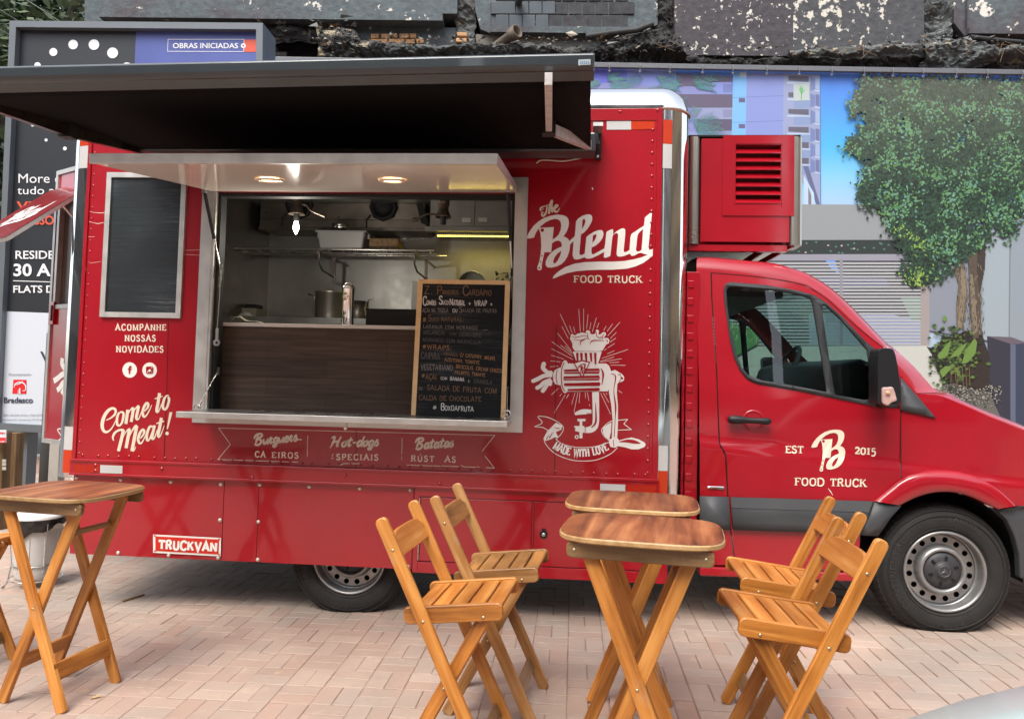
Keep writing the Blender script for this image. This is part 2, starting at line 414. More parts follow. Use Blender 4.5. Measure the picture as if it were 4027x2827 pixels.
def letters(D, txt, x0, y0, x1, y1, hgt, wt=.17, serif=True, gap=.22, jit=0, wthin=None, arc=None):
    """write txt so it runs from (x0,y0) to (x1,y1) (baseline, decal pixels, y down); hgt = cap height; horizontally fitted"""
    tw = twidth(txt, gap); L = math.hypot(x1-x0, y1-y0); sx = L/(tw*hgt) if tw else 1
    ang = math.atan2(y1-y0, x1-x0); px = 0.0
    for ch in txt:
        adv, st = glyph(ch)
        jx, jy, js = (rnd.uniform(-jit, jit), rnd.uniform(-jit, jit), 1+rnd.uniform(-jit, jit)*1.5) if jit else (0, 0, 1)
        def tf(p):
            a = (px+p[0]+jx)*hgt*sx; b = (p[1]*js+jy)*hgt
            if arc:
                return arc(a/L, b)
            return (x0+a*math.cos(ang)+b*math.sin(ang), y0+a*math.sin(ang)-b*math.cos(ang))
        for fl, ps in st:
            q = pp(ps); W = wt*hgt
            if fl == C_:
                D.rib([tf(p) for p in q], [W*(.75 if i in (0, len(q)-1) else 1) for i in range(len(q))], True, k=4)
            else:
                D.rib([tf(p) for p in q], W if fl == S_ else (wthin or .62)*W, False)
            if serif and fl == S_:
                for (e, nb) in ((q[0], q[1]), (q[-1], q[-2])):
                    if e[1] in (0, 1, .98, .8):
                        yy = e[1]-.035 if e[1] > .5 else .035
                        D.rib([tf((e[0]-wt*.95, yy)), tf((e[0]+wt*.95, yy))], .085*hgt, False)
        px += adv+gap
    return D
def sans(txt, fn, x0, y0, x1, hgt, name, material, parent, bold=0.0, lift=.002):
    """plain sans lettering from the built-in font: baseline (x0,y0)->x1 in decal pixels"""
    cu = bpy.data.curves.new('t', 'FONT'); cu.body = txt; cu.size = 1; cu.offset = bold; cu.resolution_u = 3
    o = bpy.data.objects.new('t', cu); COL.objects.link(o)
    dg = bpy.context.evaluated_depsgraph_get(); me = bpy.data.meshes.new_from_object(o.evaluated_get(dg))
    xs = [v.co.x for v in me.vertices]; ys = [v.co.y for v in me.vertices]
    sx = (x1-x0)/(max(xs)-min(xs)); sy = hgt/.73
    b = MB(); b.add([fn(x0+(v.co.x-min(xs))*sx, y0-v.co.y*sy, lift) for v in me.vertices], [tuple(p.vertices) for p in me.polygons])
    bpy.data.objects.remove(o); bpy.data.curves.remove(cu); bpy.data.meshes.remove(me)
    return b.build(name, material, parent) if name else b
# ================================================================== SETTING: ground
def m_pavers():
    m = bpy.data.materials.new('clay pavers'); m.use_nodes = True; t = m.node_tree; b = t.nodes['Principled BSDF']
    ge = nd(t, 'ShaderNodeNewGeometry'); tc = nd(t, 'ShaderNodeTexCoord')
    rp = ramp(t, [(0, (.385, .275, .22)), (.25, (.415, .30, .24)), (.5, (.43, .325, .26)), (.72, (.39, .305, .25)), (.88, (.405, .27, .21)), (1, (.445, .345, .28))], ge.outputs['Random Per Island'])
    n = nd(t, 'ShaderNodeTexNoise', i_Scale=1.1, i_Detail=6.0, i_Roughness=.6); t.links.new(tc.outputs['Object'], n.inputs['Vector'])
    mr = nd(t, 'ShaderNodeMapRange', i_1=.3, i_2=.7, i_3=.8, i_4=1.18); t.links.new(n.outputs[0], mr.inputs[0])
    vm = nd(t, 'ShaderNodeVectorMath', operation='SCALE'); t.links.new(rp.outputs[0], vm.inputs[0]); t.links.new(mr.outputs[0], vm.inputs[3])
    n2 = nd(t, 'ShaderNodeTexNoise', i_Scale=9.0, i_Detail=9.0, i_Roughness=.75); t.links.new(tc.outputs['Object'], n2.inputs['Vector'])
    m2 = nd(t, 'ShaderNodeMapRange', i_1=.56, i_2=.75, i_3=0, i_4=.55); t.links.new(n2.outputs[0], m2.inputs[0])
    mx = nd(t, 'ShaderNodeMix', data_type='RGBA'); mx.inputs[7].default_value = (.56, .47, .37, 1)
    t.links.new(m2.outputs[0], mx.inputs[0]); t.links.new(vm.outputs[0], mx.inputs[6])
    n3 = nd(t, 'ShaderNodeTexNoise', i_Scale=3.1, i_Detail=7.0, i_Roughness=.8); t.links.new(tc.outputs['Object'], n3.inputs['Vector'])
    m3 = nd(t, 'ShaderNodeMapRange', i_1=.6, i_2=.72, i_3=0, i_4=.45); t.links.new(n3.outputs[0], m3.inputs[0])
    mx2 = nd(t, 'ShaderNodeMix', data_type='RGBA'); mx2.inputs[7].default_value = (.24, .2, .18, 1)
    t.links.new(m3.outputs[0], mx2.inputs[0]); t.links.new(mx.outputs[2], mx2.inputs[6])
    n5 = nd(t, 'ShaderNodeTexNoise', i_Scale=6.5, i_Detail=4.0, i_Roughness=.55); t.links.new(tc.outputs['Object'], n5.inputs['Vector'])
    m5 = nd(t, 'ShaderNodeMapRange', i_1=.70, i_2=.74, i_3=0, i_4=.5); t.links.new(n5.outputs[0], m5.inputs[0])
    mx5 = nd(t, 'ShaderNodeMix', data_type='RGBA'); mx5.inputs[7].default_value = (.62, .46, .22, 1)
    t.links.new(m5.outputs[0], mx5.inputs[0]); t.links.new(mx2.outputs[2], mx5.inputs[6]); mx2 = mx5
    n6 = nd(t, 'ShaderNodeTexNoise', i_Scale=.8, i_Detail=5.0, i_Roughness=.65); t.links.new(tc.outputs['Object'], n6.inputs['Vector'])
    m6 = nd(t, 'ShaderNodeMapRange', i_1=.48, i_2=.66, i_3=0, i_4=.6); t.links.new(n6.outputs[0], m6.inputs[0])
    mx6 = nd(t, 'ShaderNodeMix', data_type='RGBA'); mx6.inputs[7].default_value = (.30, .265, .225, 1)
    t.links.new(m6.outputs[0], mx6.inputs[0]); t.links.new(mx5.outputs[2], mx6.inputs[6]); mx2 = mx6
    t.links.new(mx2.outputs[2], b.inputs['Base Color']); b.inputs['Roughness'].default_value = .78
    n4 = nd(t, 'ShaderNodeTexNoise', i_Scale=90.0, i_Detail=5.0); t.links.new(tc.outputs['Object'], n4.inputs['Vector'])
    bp = nd(t, 'ShaderNodeBump', i_Strength=.3, i_Distance=.004); t.links.new(n4.outputs[0], bp.inputs['Height']); t.links.new(bp.outputs[0], b.inputs['Normal'])
    return m
b = MB(); S = 60
b.quad((-S, -S, gz(-S)-.0048), (S, -S, gz(S)-.0048), (S, S, gz(S)-.0048), (-S, S, gz(-S)-.0048))
tag(b.build('ground', mat('joint sand', (.30, .195, .155), .9, var=.25, vscale=5, bump=.3, bscale=150)), kind='structure')
b = MB(); q = .0885
for i in range(-42, 28):
    for j in range(-26, 46):
        for k in (0, 1):
            if (i+j) % 2: x, y, hw, hh = (i*2+1)*q, (j*2+.5+k)*q, 1, .5
            else: x, y, hw, hh = (i*2+.5+k)*q, (j*2+1)*q, .5, 1
            x += .03*q; 
            if not (-7.2 < x < 4.6 and -4.2 < y < 7.4): continue
            if x > -1.6 and y > 3.4: continue
            hx = hw*q-.0017; hy = hh*q-.0017
            z = gz(x)+rnd.uniform(-.0013, .0013); tx, ty = rnd.gauss(0, .005), rnd.gauss(0, .005); e = .0035
            ja, jb = rnd.uniform(-.0013, .0013), rnd.uniform(-.0013, .0013)
            def V(sx, sy, ins, dz): return (x+ja+sx*(hx-ins), y+jb+sy*(hy-ins), z+dz+sx*tx*hx+sy*ty*hy)
            vs = [V(*s, e, 0) for s in ((-1,-1),(1,-1),(1,1),(-1,1))]+[V(*s, 0, -.0025) for s in ((-1,-1),(1,-1),(1,1),(-1,1))]+[V(*s, 0, -.03) for s in ((-1,-1),(1,-1),(1,1),(-1,1))]
            b.add(vs, [(0,1,2,3)]+[(4+k_, 4+(k_+1)%4, (k_+1)%4, k_) for k_ in range(4)]+[(8+k_, 8+(k_+1)%4, 4+(k_+1)%4, 4+k_) for k_ in range(4)])
tag(b.build('pavement', m_pavers()), kind='structure')
# street beyond the sign on the left, with its kerb
ka, kb = G(40, 1814), G(200, 1787); kd = (kb-ka).normalized(); kn = Vector((-kd.y, kd.x, 0))
A0 = ka-kd*8; B0 = kb+kd*7
b = MB()
for p0, p1, h in ((0, .16, .012),):
    b.prism([A0+Vector((0, 0, -.1)), B0+Vector((0, 0, -.1)), B0+kn*.16+Vector((0, 0, -.1)), A0+kn*.16+Vector((0, 0, -.1))], (0, 0, .115))
tag(b.build('kerb', mat('pale kerb stone', (.5, .48, .44), .8, var=.15, bump=.3), bevel=.008), kind='structure')
b = MB(); b.quad(*[p+Vector((0, 0, -.004)) for p in (A0+kn*.16, B0+kn*.16, B0+kn*25, A0+kn*25)])
tag(b.build('road', mat('asphalt', (.13, .13, .125), .85, var=.2, vscale=2, bump=.4, bscale=120)), kind='structure')

# ================================================================== FOOD TRUCK : box body
X0, X1, RAD = -2.885, .47, .165
ZT, ZB1, ZB0, ZSK = 2.82, .768, .683, .223
ROOTX, ROOTY = -.4, 1.05
truck = thing('food_truck', 'red food truck with open serving hatch, black awning and white cursive lettering on its side', 'food truck', (ROOTX, ROOTY, gz(ROOTX)))
YB = 2.1
SK = M_GAP
def ddec(Y=0.0): return lambda u, v, l: P(u, v, Y-l)
OX0, OX1, OZ0, OZ1 = -2.10, -.333, 1.03, 2.338
b = MB().m(M_RED)
# serving side with its opening
def wallpiece(x0, x1, z0, z1): b.box((x0, 0, z0), (x1, .04, z1))
lo = [Vector((x, 0, z)) for x, z in ((X0, ZB1), (X1, ZB1), (X1, ZT), (X0, ZT))]
ho = [Vector((x, 0, z)) for x, z in ((OX0, OZ0), (OX1, OZ0), (OX1, OZ1), (OX0, OZ1))]
tri = tessellate_polygon([lo, ho]); b.add(lo+ho, [tuple(t) for t in tri])
for i in range(4):
    a, c = ho[i], ho[(i+1) % 4]; b.quad(a, c, c+Vector((0, .05, 0)), a+Vector((0, .05, 0)))
b.quad((X0-RAD, YB, ZB0), (X1+RAD, YB, ZB0), (X1+RAD, YB, ZT+RAD), (X0-RAD, YB, ZT+RAD))
b.quad((X1+RAD, RAD, ZB0), (X1+RAD, YB, ZB0), (X1+RAD, YB, ZT), (X1+RAD, RAD, ZT))
rd0, rd1 = .75, 1.65   # rear doorway
b.quad((X0-RAD, RAD, ZB0), (X0-RAD, rd0, ZB0), (X0-RAD, rd0, ZT), (X0-RAD, RAD, ZT))
b.quad((X0-RAD, rd1, ZB0), (X0-RAD, YB, ZB0), (X0-RAD, YB, ZT), (X0-RAD, rd1, ZT))
b.quad((X0-RAD, rd0, 2.5), (X0-RAD, rd1, 2.5), (X0-RAD, rd1, ZT), (X0-RAD, rd0, ZT))
body = b.build('box_body', None, truck)
b = MB(); b.box((X0-.1, .3, .36), (X1+.1, YB-.1, .682)); b.box((-2.2, .5, .2), (.4, .62, .36)); b.box((-2.2, 1.5, .2), (.4, 1.62, .36))
b.lathe([(.05, 0), (.05, 1.7)], (-1.255, .2, .28), (0, 1, 0), 12)
b.build('chassis', mat('chassis black', (.012, .012, .012), .7), truck)
# polished corner posts and roof rails
def arc(n=10, a0=0, a1=90): return [R(a0+(a1-a0)*k/n) for k in range(n+1)]
def sweep(b, ring0, ring1):
    n = len(ring0); b.add(ring0+ring1, [(i, i+1, n+i+1, n+i) for i in range(n-1)], True)
for sx, xc in ((1, X1), (-1, X0)):
    b = MB()
    r = lambda z: [Vector((xc+sx*RAD*math.sin(t), RAD-RAD*math.cos(t), z)) for t in arc(14)]
    zs = [.655, 1.1, 1.6, 2.1, ZT-.004]
    for za, zb_ in zip(zs, zs[1:]): sweep(b, r(za), r(zb_))
    b.build('corner_post', M_CHROME, body, weld=True)
b = MB()
r = lambda x: [Vector((x, RAD-RAD*math.cos(t), ZT+RAD*math.sin(t))) for t in arc(14)]
for k in range(6): sweep(b, r(X0+(X1-X0)*k/6), r(X0+(X1-X0)*(k+1)/6))
for sx, xc in ((1, X1), (-1, X0)):
    vs = []; n = 12
    for i in range(n+1):
        for j in range(n+1):
            a, e = R(90*i/n), R(90*j/n); vs.append(Vector((xc+sx*RAD*math.sin(a)*math.cos(e), RAD-RAD*math.cos(a)*math.cos(e), ZT+RAD*math.sin(e))))
    b.add(vs, [(i*(n+1)+j, i*(n+1)+j+1, (i+1)*(n+1)+j+1, (i+1)*(n+1)+j) for i in range(n) for j in range(n)], True)
    e0 = [Vector((xc+sx*RAD*math.cos(t), RAD, ZT+RAD*math.sin(t))) for t in arc(12)]; sweep(b, e0, [p+Vector((0, YB-RAD, 0)) for p in e0])
b.quad((X0, RAD, ZT+RAD), (X1, RAD, ZT+RAD), (X1, YB, ZT+RAD), (X0, YB, ZT+RAD))
b.build('roof_rail', M_CHROME, body, weld=True)
b = MB(); b.tube([Vector((X1+(RAD+.004)*math.sin(t), RAD-(RAD+.004)*math.cos(t), ZT)) for t in arc(12)], .007, 6)
b.tube([Vector((X0-(RAD+.004)*math.sin(t), RAD-(RAD+.004)*math.cos(t), ZT)) for t in arc(12)], .007, 6)
b.build('seam_band', mat('coppery band', (.55, .38, .28), .3, metal=1), body)
# red edge flanges with domed rivets
b = MB().m(M_RED)
def rivet(b, x, z, r=.0085, y=-.0): b.lathe([(r, 0), (r*.8, r*.45), (.0005, r*.62)], (x, y, z), (0, -1, 0), 8)
b.box((X0-.004, -.008, ZB1), (X0+.018, 0, ZT)); b.box((X1-.03, -.006, ZB1), (X1-.004, 0, ZT)); b.box((X1-.045, -.0035, ZB1), (X1-.03, 0, ZT))
b.box((X0+.018, -.006, ZT-.07), (X1-.03, 0, ZT-.002))
b.box((X0, -.026, ZB0), (X1+.005, 0, ZB1-.008)); b.box((X0, -.032, ZB1-.012), (X1+.005, 0, ZB1+.003)); b.box((X0, -.032, ZB0-.004), (X1+.005, 0, ZB0+.008))
b.build('edge_flange', None, body, bevel=.0025)
RV = []
def rivet(b, x, z, r=.0085, y=-.0): RV.append((x, y, z, r))
z = .80
while z < ZT-.03: rivet(b, X1-.055, z); rivet(b, X0+.035, z, .0065); z += .0655 if z else 0
x = X0+.06; k = 0
while x < X1-.05:
    rivet(b, x+rnd.uniform(-.004, .004), ZB1+.022+rnd.uniform(-.003, .003)); x += (.063 if k % 5 else .09); k += 1
x = X1-.09
while x > -.2: rivet(b, x, ZT-.058); x -= .062
for u, v in ((2586, 435), (2438, 441)): p = P(u, v); rivet(b, p.x, p.z, .009, -.006)
for u, v in ((635, 1843), (990, 1877), (1357, 1869), (1730, 1901), (374, 1829), (374, 1851)): p = P(u, v, -.03); rivet(b, p.x, p.z, .012, -.026)
RV.sort(key=lambda q: -q[3]-q[0]*.001)
def dome(b, x, y, z, r): return b.lathe([(r, 0), (r*.8, r*.45), (.0005, r*.62)], (x, y, z), (0, -1, 0), 8)
unit = dome(MB(), 0, 0, 0, .0085).build('rivet', M_RED, body)
def clone(src, name, x, y, z, k=1, par=None):
    o = src.copy(); COL.objects.link(o); o.parent = par or src.parent; o.location = Vector((x, y, z))-wloc(o.parent); o.scale = (k, k, k); return o
for i, (x, y, z, r_) in enumerate(RV[:100]):
    if i == 0: unit.location = Vector((x, y, z))-wloc(body); unit.scale = (r_/.0085,)*3
    else: clone(unit, 'rivet', x, y, z, r_/.0085)
b = MB()
for x, y, z, r_ in RV[100:]: dome(b, x, y, z, r_)
tag(b.build('small_rivets', M_RED, body), kind='stuff')
# sheet joints
D = Decal(ddec())
for pts in ([(662, 1265), (657, 1500), (645, 1808)], [(2188, 1280), (2184, 1600), (2181, 1865)], [(1401, 1690), (1399, 1848)], [(713, 920), (706, 1085)]):
    D.rib(pts, 2.2, False)
D.build('sheet_joint', M_GAP, body)
D = Decal(ddec())
for pts in ([(352, 831), (368, 836), (400, 838), (413, 834)], [(350, 872), (371, 877), (385, 880), (414, 874)], [(345, 932), (372, 931)], [(350, 1036), (397, 1029)],
            [(727, 985), (820, 982)], [(727, 1001), (800, 1005)]):
    D.rib(pts, [1.2, 2.4, 1], True)
D.poly([(334, 1036), (338, 1040), (339, 1064), (335, 1066), (332, 1055)]); D.poly([(2328, 737), (2333, 740), (2332, 747), (2328, 748)])
D.build('paint_scratch', M_PINKW, body)

# skirt panels
b = MB().m(M_RED)
JX = [X0+.004, P(877, 2000).x, P(1014, 2000).x, P(1626, 2000).x]
for xa, xb in zip(JX, JX[1:]): b.box((xa+.0015, .004, ZSK), (xb-.0015, .02, ZB0-.004))
b.box((JX[-1]+.002, .006, ZSK-.012), (X1+.06, .02, ZB0-.004))
sk = b.build('skirt_panel', None, truck, bevel=.0015)
bolt = MB().lathe([(.011, 0), (.011, .004), (.007, .008), (.0004, .009)], (0, 0, 0), (0, -1, 0), 10).build('bolt', mat('zinc bolts', (.72, .68, .6), .4, metal=.5), sk); first = True
for z1, l in ((zm(1.57, 0, 1800), ((471,122),(745,135),(1053,148),(1362,163),(1357,384),(1345,617),(1040,601),(728,587))), (zm(1.64, 700, 1550), ((275,582),(527,583),(847,596),(1172,607),(1498,618),(270,812),(517,823),(513,1066),(1482,1111)))):
    for q in l:
        p = P(*z1(*q))
        if first: bolt.location = Vector((p.x, .004, p.z))-wloc(sk); first = False
        else: clone(bolt, 'bolt', p.x, .004, p.z)
# locker frames and doors
def rect3(b, x0, x1, z0, z1, y0, y1): b.box((x0, y0, z0), (x1, y1, z1))
b = MB().m(M_RED)
pa, pb_ = P(1626, 1930), P(2585, 2272); fx0, fx1, fz0, fz1 = JX[-1]+.004, X1+.05, ZSK-.012, ZB0-.006
t1, t2 = P(1651, 1950), P(2092, 2205); t3, t4 = P(2100, 1965), P(2548, 2225)
dz1, dz0 = t1.z, P(1645, 2207).z
rect3(b, fx0, t1.x, fz0, fz1, -.008, .006); rect3(b, t1.x, fx1, dz1, fz1, -.008, .006); rect3(b, t1.x, fx1, fz0, dz0, -.008, .006)
rect3(b, t4.x, fx1, dz0, dz1, -.008, .006); rect3(b, t2.x-.002, t3.x+.002, dz0, dz1, -.006, .006)
b.build('locker_frame', None, sk, bevel=.002)
for xa, xb in ((t1.x, t2.x), (t3.x, t4.x)):
    b = MB().m(M_RED); b.box((xa+.006, -.004, dz0+.006), (xb-.008, .005, dz1-.006)); dr = b.build('locker_door', None, truck, bevel=.002)
    if xa == t3.x:
        p = P(2138, 2100); b = MB().m(M_BLACK); b.lathe([(.022, 0), (.02, .008), (.0004, .008)], (p.x, -.004, p.z), (0, -1, 0), 16); b.box((p.x-.01, -.016, p.z), (p.x+.012, -.004, p.z+.03))
        b.m(M_STEEL); b.lathe([(.011, .008), (.011, .013), (.0004, .013)], (p.x, -.004, p.z), (0, -1, 0), 12); b.build('lock', None, dr)
    else:
        b = MB(); b.tube([(xa+.002, -.009, dz0+.01), (xa+.002, -.009, dz1-.01)], .004, 6); b.build('hinge', M_STEEL, dr)
# maker's plate
f = ddec(-.004); D = Decal(f)
D.poly([(602, 2100.6), (869.4, 2114), (867.5, 2186.5), (602, 2172.5)]); D.build('maker_plate', M_WHITE, sk)
D = Decal(f); D.base = .0035; D.poly([(611, 2108), (861, 2120.5), (859, 2179), (611, 2165)])
for q in ((608.5, 2106), (862, 2119.5), (609, 2166), (861, 2180)): D.poly(D.circ(*q, 3.5, n=10))
pl = D.build('plate_field', mat('plate red', (.62, .03, .015), .4), sk)
D = Decal(f); D.base = .006
x = 624; yb, yt = 0, 0
letters(D, 'TRUCKVAN', 625, 2157, 851, 2168, 34, wt=.27, serif=False, gap=.2, wthin=.8); D.build('plate_lettering', M_WHITE, pl)

# reflective strips
M_RW = mat('reflective white', (.55, .55, .53), .25, var=.05); M_RR = mat('reflective red', (.55, .045, .012), .25, var=.06); M_RO = mat('faded reflective red', (.40, .02, .008), .25, var=.06)
def strip(pts, m, Y=0, nm='reflector'):
    D = Decal(ddec(Y)); D.base = .002; D.poly(pts); D.build(nm, m, body)
strip([(2386, 477.5), (2482, 476.5), (2482, 510.5), (2386, 511)], M_RW); strip([(2483, 476.5), (2578, 475), (2578, 508), (2483, 510.5)], M_RR)
strip([(394, 1828), (482, 1831), (481, 1862), (393, 1859)], M_RW, -.027); strip([(292, 1825), (391, 1828), (390, 1859), (291, 1857)], M_RO, -.027)
strip([(2360, 1901), (2459, 1905), (2458, 1936), (2360, 1932)], M_RW, -.027); strip([(2460, 1905), (2582, 1909), (2581, 1940), (2459, 1936)], M_RO, -.027)
D_ = None
def pstrip(sx, xc, a0, a1, z0, z1, m):
    b = MB(); rr = RAD+.0015
    r = lambda z: [Vector((xc+sx*rr*math.sin(t), RAD-rr*math.cos(t), z)) for t in arc(5, a0, a1)]
    sweep(b, r(z0), r(z1)); b.build('reflector', m, body)
zc = lambda u, v: P(u, v, .01).z
pstrip(1, X1, 1, 19, zc(2625, 568), zc(2625, 474), M_RR); pstrip(1, X1, 1, 19, zc(2625, 664), zc(2625, 569), M_RW)
pstrip(1, X1, 1, 19, zc(2606, 1850), zc(2606, 1751), M_RW); pstrip(1, X1, 1, 19, zc(2606, 1945), zc(2606, 1851), M_RR)
pstrip(-1, X0, 3, 26, zc(338, 575), zc(338, 470), M_RR); pstrip(-1, X0, 3, 26, zc(338, 663), zc(338, 576), M_RW)
pstrip(-1, X0, 3, 26, zc(277, 1768), zc(277, 1677), M_RW); pstrip(-1, X0, 3, 26, zc(277, 1858), zc(277, 1769), M_RR)

# slate panel on the wall
def frame(b, x0, x1, z0, z1, wl, wt, y0, y1):
    """mitred rectangular moulding"""
    for (a, c, d, e) in (((x0, z0), (x1, z0), (x1-wl, z0+wt), (x0+wl, z0+wt)), ((x1, z0), (x1, z1), (x1-wl, z1-wt), (x1-wl, z0+wt)),
                         ((x1, z1), (x0, z1), (x0+wl, z1-wt), (x1-wl, z1-wt)), ((x0, z1), (x0, z0), (x0+wl, z0+wt), (x0+wl, z1-wt))):
        b.prism([Vector((p[0], y0, p[1])) for p in (a, c, d, e)], (0, y1-y0, 0))
def m_slate(name, scr=.25):
    m = mat(name, (.018, .023, .025), .42 if scr > .1 else .75, spec=.5 if scr > .1 else .2); t = m.node_tree; bs = t.nodes['Principled BSDF']
    tc = nd(t, 'ShaderNodeTexCoord'); mp = nd(t, 'ShaderNodeMapping'); mp.inputs['Scale'].default_value = (1.6, 1, 42); t.links.new(tc.outputs['Object'], mp.inputs['Vector'])
    n = nd(t, 'ShaderNodeTexNoise', i_Scale=1.6, i_Detail=7.0, i_Roughness=.75, i_Distortion=.8); t.links.new(mp.outputs[0], n.inputs['Vector'])
    n2 = nd(t, 'ShaderNodeTexNoise', i_Scale=2.2, i_Detail=4.0); t.links.new(tc.outputs['Object'], n2.inputs['Vector'])
    mu = nd(t, 'ShaderNodeMath', operation='MULTIPLY'); t.links.new(n.outputs[0], mu.inputs[0]); t.links.new(n2.outputs[0], mu.inputs[1])
    rp = ramp(t, [(.2, (.012, .0135, .0145) if scr < .1 else (.016, .021, .024)), (.3, (.014, .0155, .0165) if scr < .1 else (.028, .037, .042)), (.42, (.03+scr*.4, .037+scr*.42, .04+scr*.44))], mu.outputs[0])
    t.links.new(rp.outputs[0], bs.inputs['Base Color']); return m
b = MB(); b.box((-2.745, -.004, 1.61), (-2.285, .0, 2.43)); bp_ = b.build('slate_panel', m_slate('scuffed slate', .3), truck)
b = MB(); frame(b, -2.76, -2.27, 1.594, 2.447, .03, .03, -.016, 0); b.build('slate_frame', M_ALU, bp_, bevel=.003)

# window frame, hatch, shelf
b = MB()
wf = (-2.172, -.273, .998, 2.425)
frame(b, *wf, .070, .065, -.012, 0)
b.box((OX0-.004, -.009, OZ0), (OX0+.012, .06, OZ1)); b.box((OX1-.012, -.009, OZ0), (OX1+.004, .06, OZ1))
wfo = b.build('window_frame', M_ALU, truck, bevel=.002)
b = MB(); b.box((OX0+.012, .02, OZ0), (OX0+.03, .09, OZ1)); b.box((OX1-.03, .02, OZ0), (OX1-.012, .09, OZ1)); b.box((OX0+.03, .03, OZ1-.02), (OX1-.03, .09, OZ1))
b.build('window_seal', M_DARK, wfo)
# open hatch: find its front edge from the corner line (same X as the hinge)
def solveY(u, v, X, lo=-2.5, hi=0):
    for _ in range(50):
        mi = (lo+hi)/2
        if (P(u, v, mi).x - X)*(P(u, v, hi).x-X) <= 0: lo = mi
        else: hi = mi
    return (lo+hi)/2
hy = solveY(1949, 612, OX1-.005)
HF = P(1949, 625, hy); HTz = HF.z
print('HATCH', hy, HTz, P(392, 630, hy).x)
hx0, hx1 = OX0-.01, OX1
ha = Vector((0, -.02, OZ1)); hb_ = Vector((0, hy, P(1949, 640, hy).z)); hl = (hb_-ha); hu = hl.normalized(); hn = Vector((0, -hu.z, hu.y))
if hn.z < 0: hn = -hn
TH = .038
def H(x, t, n=0): return Vector((x, 0, 0)) + ha + hl*t + hn*n
b = MB().m(mat('hatch inner white', (.86, .79, .71), .1, var=.03, spec=.35)); b.quad(H(hx0+.004, .0, -.003), H(hx1-.004, .0, -.003), H(hx1-.004, .985, -.003), H(hx0+.004, .985, -.003))
b.m(M_RED); b.quad(H(hx0, 0, TH), H(hx1, 0, TH), H(hx1, 1, TH), H(hx0, 1, TH))
hatch = b.build('serving_hatch', None, truck)
b = MB()
for (xa, xb, ta, tb) in ((hx0, hx1, .98, 1.0), (hx0, hx0+.012, 0, .98), (hx1-.012, hx1, 0, .98)):
    l_ = -.006 if ta > .9 else -.0022
    b.add([H(xa, ta, l_), H(xb, ta, l_), H(xb, tb, l_), H(xa, tb, l_), H(xa, ta, TH), H(xb, ta, TH), H(xb, tb, TH), H(xa, tb, TH)], [(0,3,2,1),(4,5,6,7),(0,1,5,4),(1,2,6,5),(2,3,7,6),(3,0,4,7)])
b.build('hatch_frame', M_ALU, hatch, bevel=.002)
def on_hatch(u, v):
    d = ray(u, v); q = H(0, 0, -.003); t = (q-CPOS).dot(hn)/d.dot(hn); return CPOS+d*t
M_LED = mat('warm lamp glow', (1, .8, .55), .4, emit=4.5, ecol=(1, .60, .28))
for u, v in ((1060, 705), (1543, 707)):
    p = on_hatch(u, v); b = MB().m(mat('lamp bezel', (.8, .72, .62), .3)); b.lathe([(.07, 0), (.066, .008), (.05, .010), (.046, .004)], p-hn*.002, -hn, 28)
    b.m(M_LED); b.lathe([(.0005, .0055), (.046, .0045)], p-hn*.002, -hn, 24); b.build('hatch_lamp', None, hatch)
# gas struts
for (tu, tv), (mu_, mv), (bu, bv), X in (((804, 752), (843, 939), (867, 1058), OX0), ((1997, 750), (2008, 952), (2014, 1073), OX1)):
    s = 1 if X == OX0 else -1
    top = P(tu, tv, -.06); bot = P(bu, bv, .03); mid = top.lerp(bot, .61)
    b = MB().m(M_DARK); b.tube([top, mid], .0105, 10); b.m(M_STEEL); b.tube([mid, bot], .0055, 8)
    b.box((top.x-.012, top.y-.012, top.z-.012), (top.x+.012, top.y+.012, top.z+.03)); b.box((bot.x-.012, bot.y-.006, bot.z-.03), (bot.x+.012, bot.y+.006, bot.z+.03))
    b.build('gas_strut', None, truck)
# shelf
M_TOPD = mat('worn steel shelf top', (.30, .29, .27), .3, metal=.8, var=.2, vscale=8, rvar=.12)
b = MB().m(M_ALU); b.box((-2.105, -.315, 1.046), (-.333, -.0, 1.078)); b.m(M_TOPD); b.quad((-2.095, -.305, 1.0795), (-.343, -.305, 1.0795), (-.343, -.005, 1.0795), (-2.095, -.005, 1.0795))
b.m(M_ALU); b.box((-.353, -.29, 1.08), (-.343, 0, 1.094)); b.box((-2.105, .0, 1.03), (-.333, .06, 1.075))
shelf = b.build('counter_shelf', None, truck, bevel=.002)
p = P(1358, 1670, -.3); b = MB(); b.tube([p+Vector((0, .02, .01)), p+Vector((0, .02, -.022))], .006, 8); b.tube([p+Vector((0, .02, -.018)), p+Vector((0, .0, -.02))], .008, 8); b.build('shelf_latch', M_STEEL, shelf)
for (a, c) in (((853, 1467), (775, 1606)), ((1997, 1500), (1993, 1630))):
    A_ = P(*a, .06); C_b = P(*c, -.2 if a[0] < 1000 else -.27); b = MB(); b.tube([A_, C_b], .0022, 6); b.tube([C_b, C_b.lerp(A_, .2)], .006, 6); b.tube([A_, A_.lerp(C_b, .2)], .006, 6)
    b.box((A_.x-.014, A_.y-.004, A_.z-.01), (A_.x+.014, A_.y+.004, A_.z+.035)); b.tube([C_b+Vector((-.02, 0, 0)), C_b+Vector((-.012, 0, .02)), C_b+Vector((.012, 0, .02)), C_b+Vector((.02, 0, 0))], .004, 6)
    b.build('stay_cable', M_STEEL, shelf)
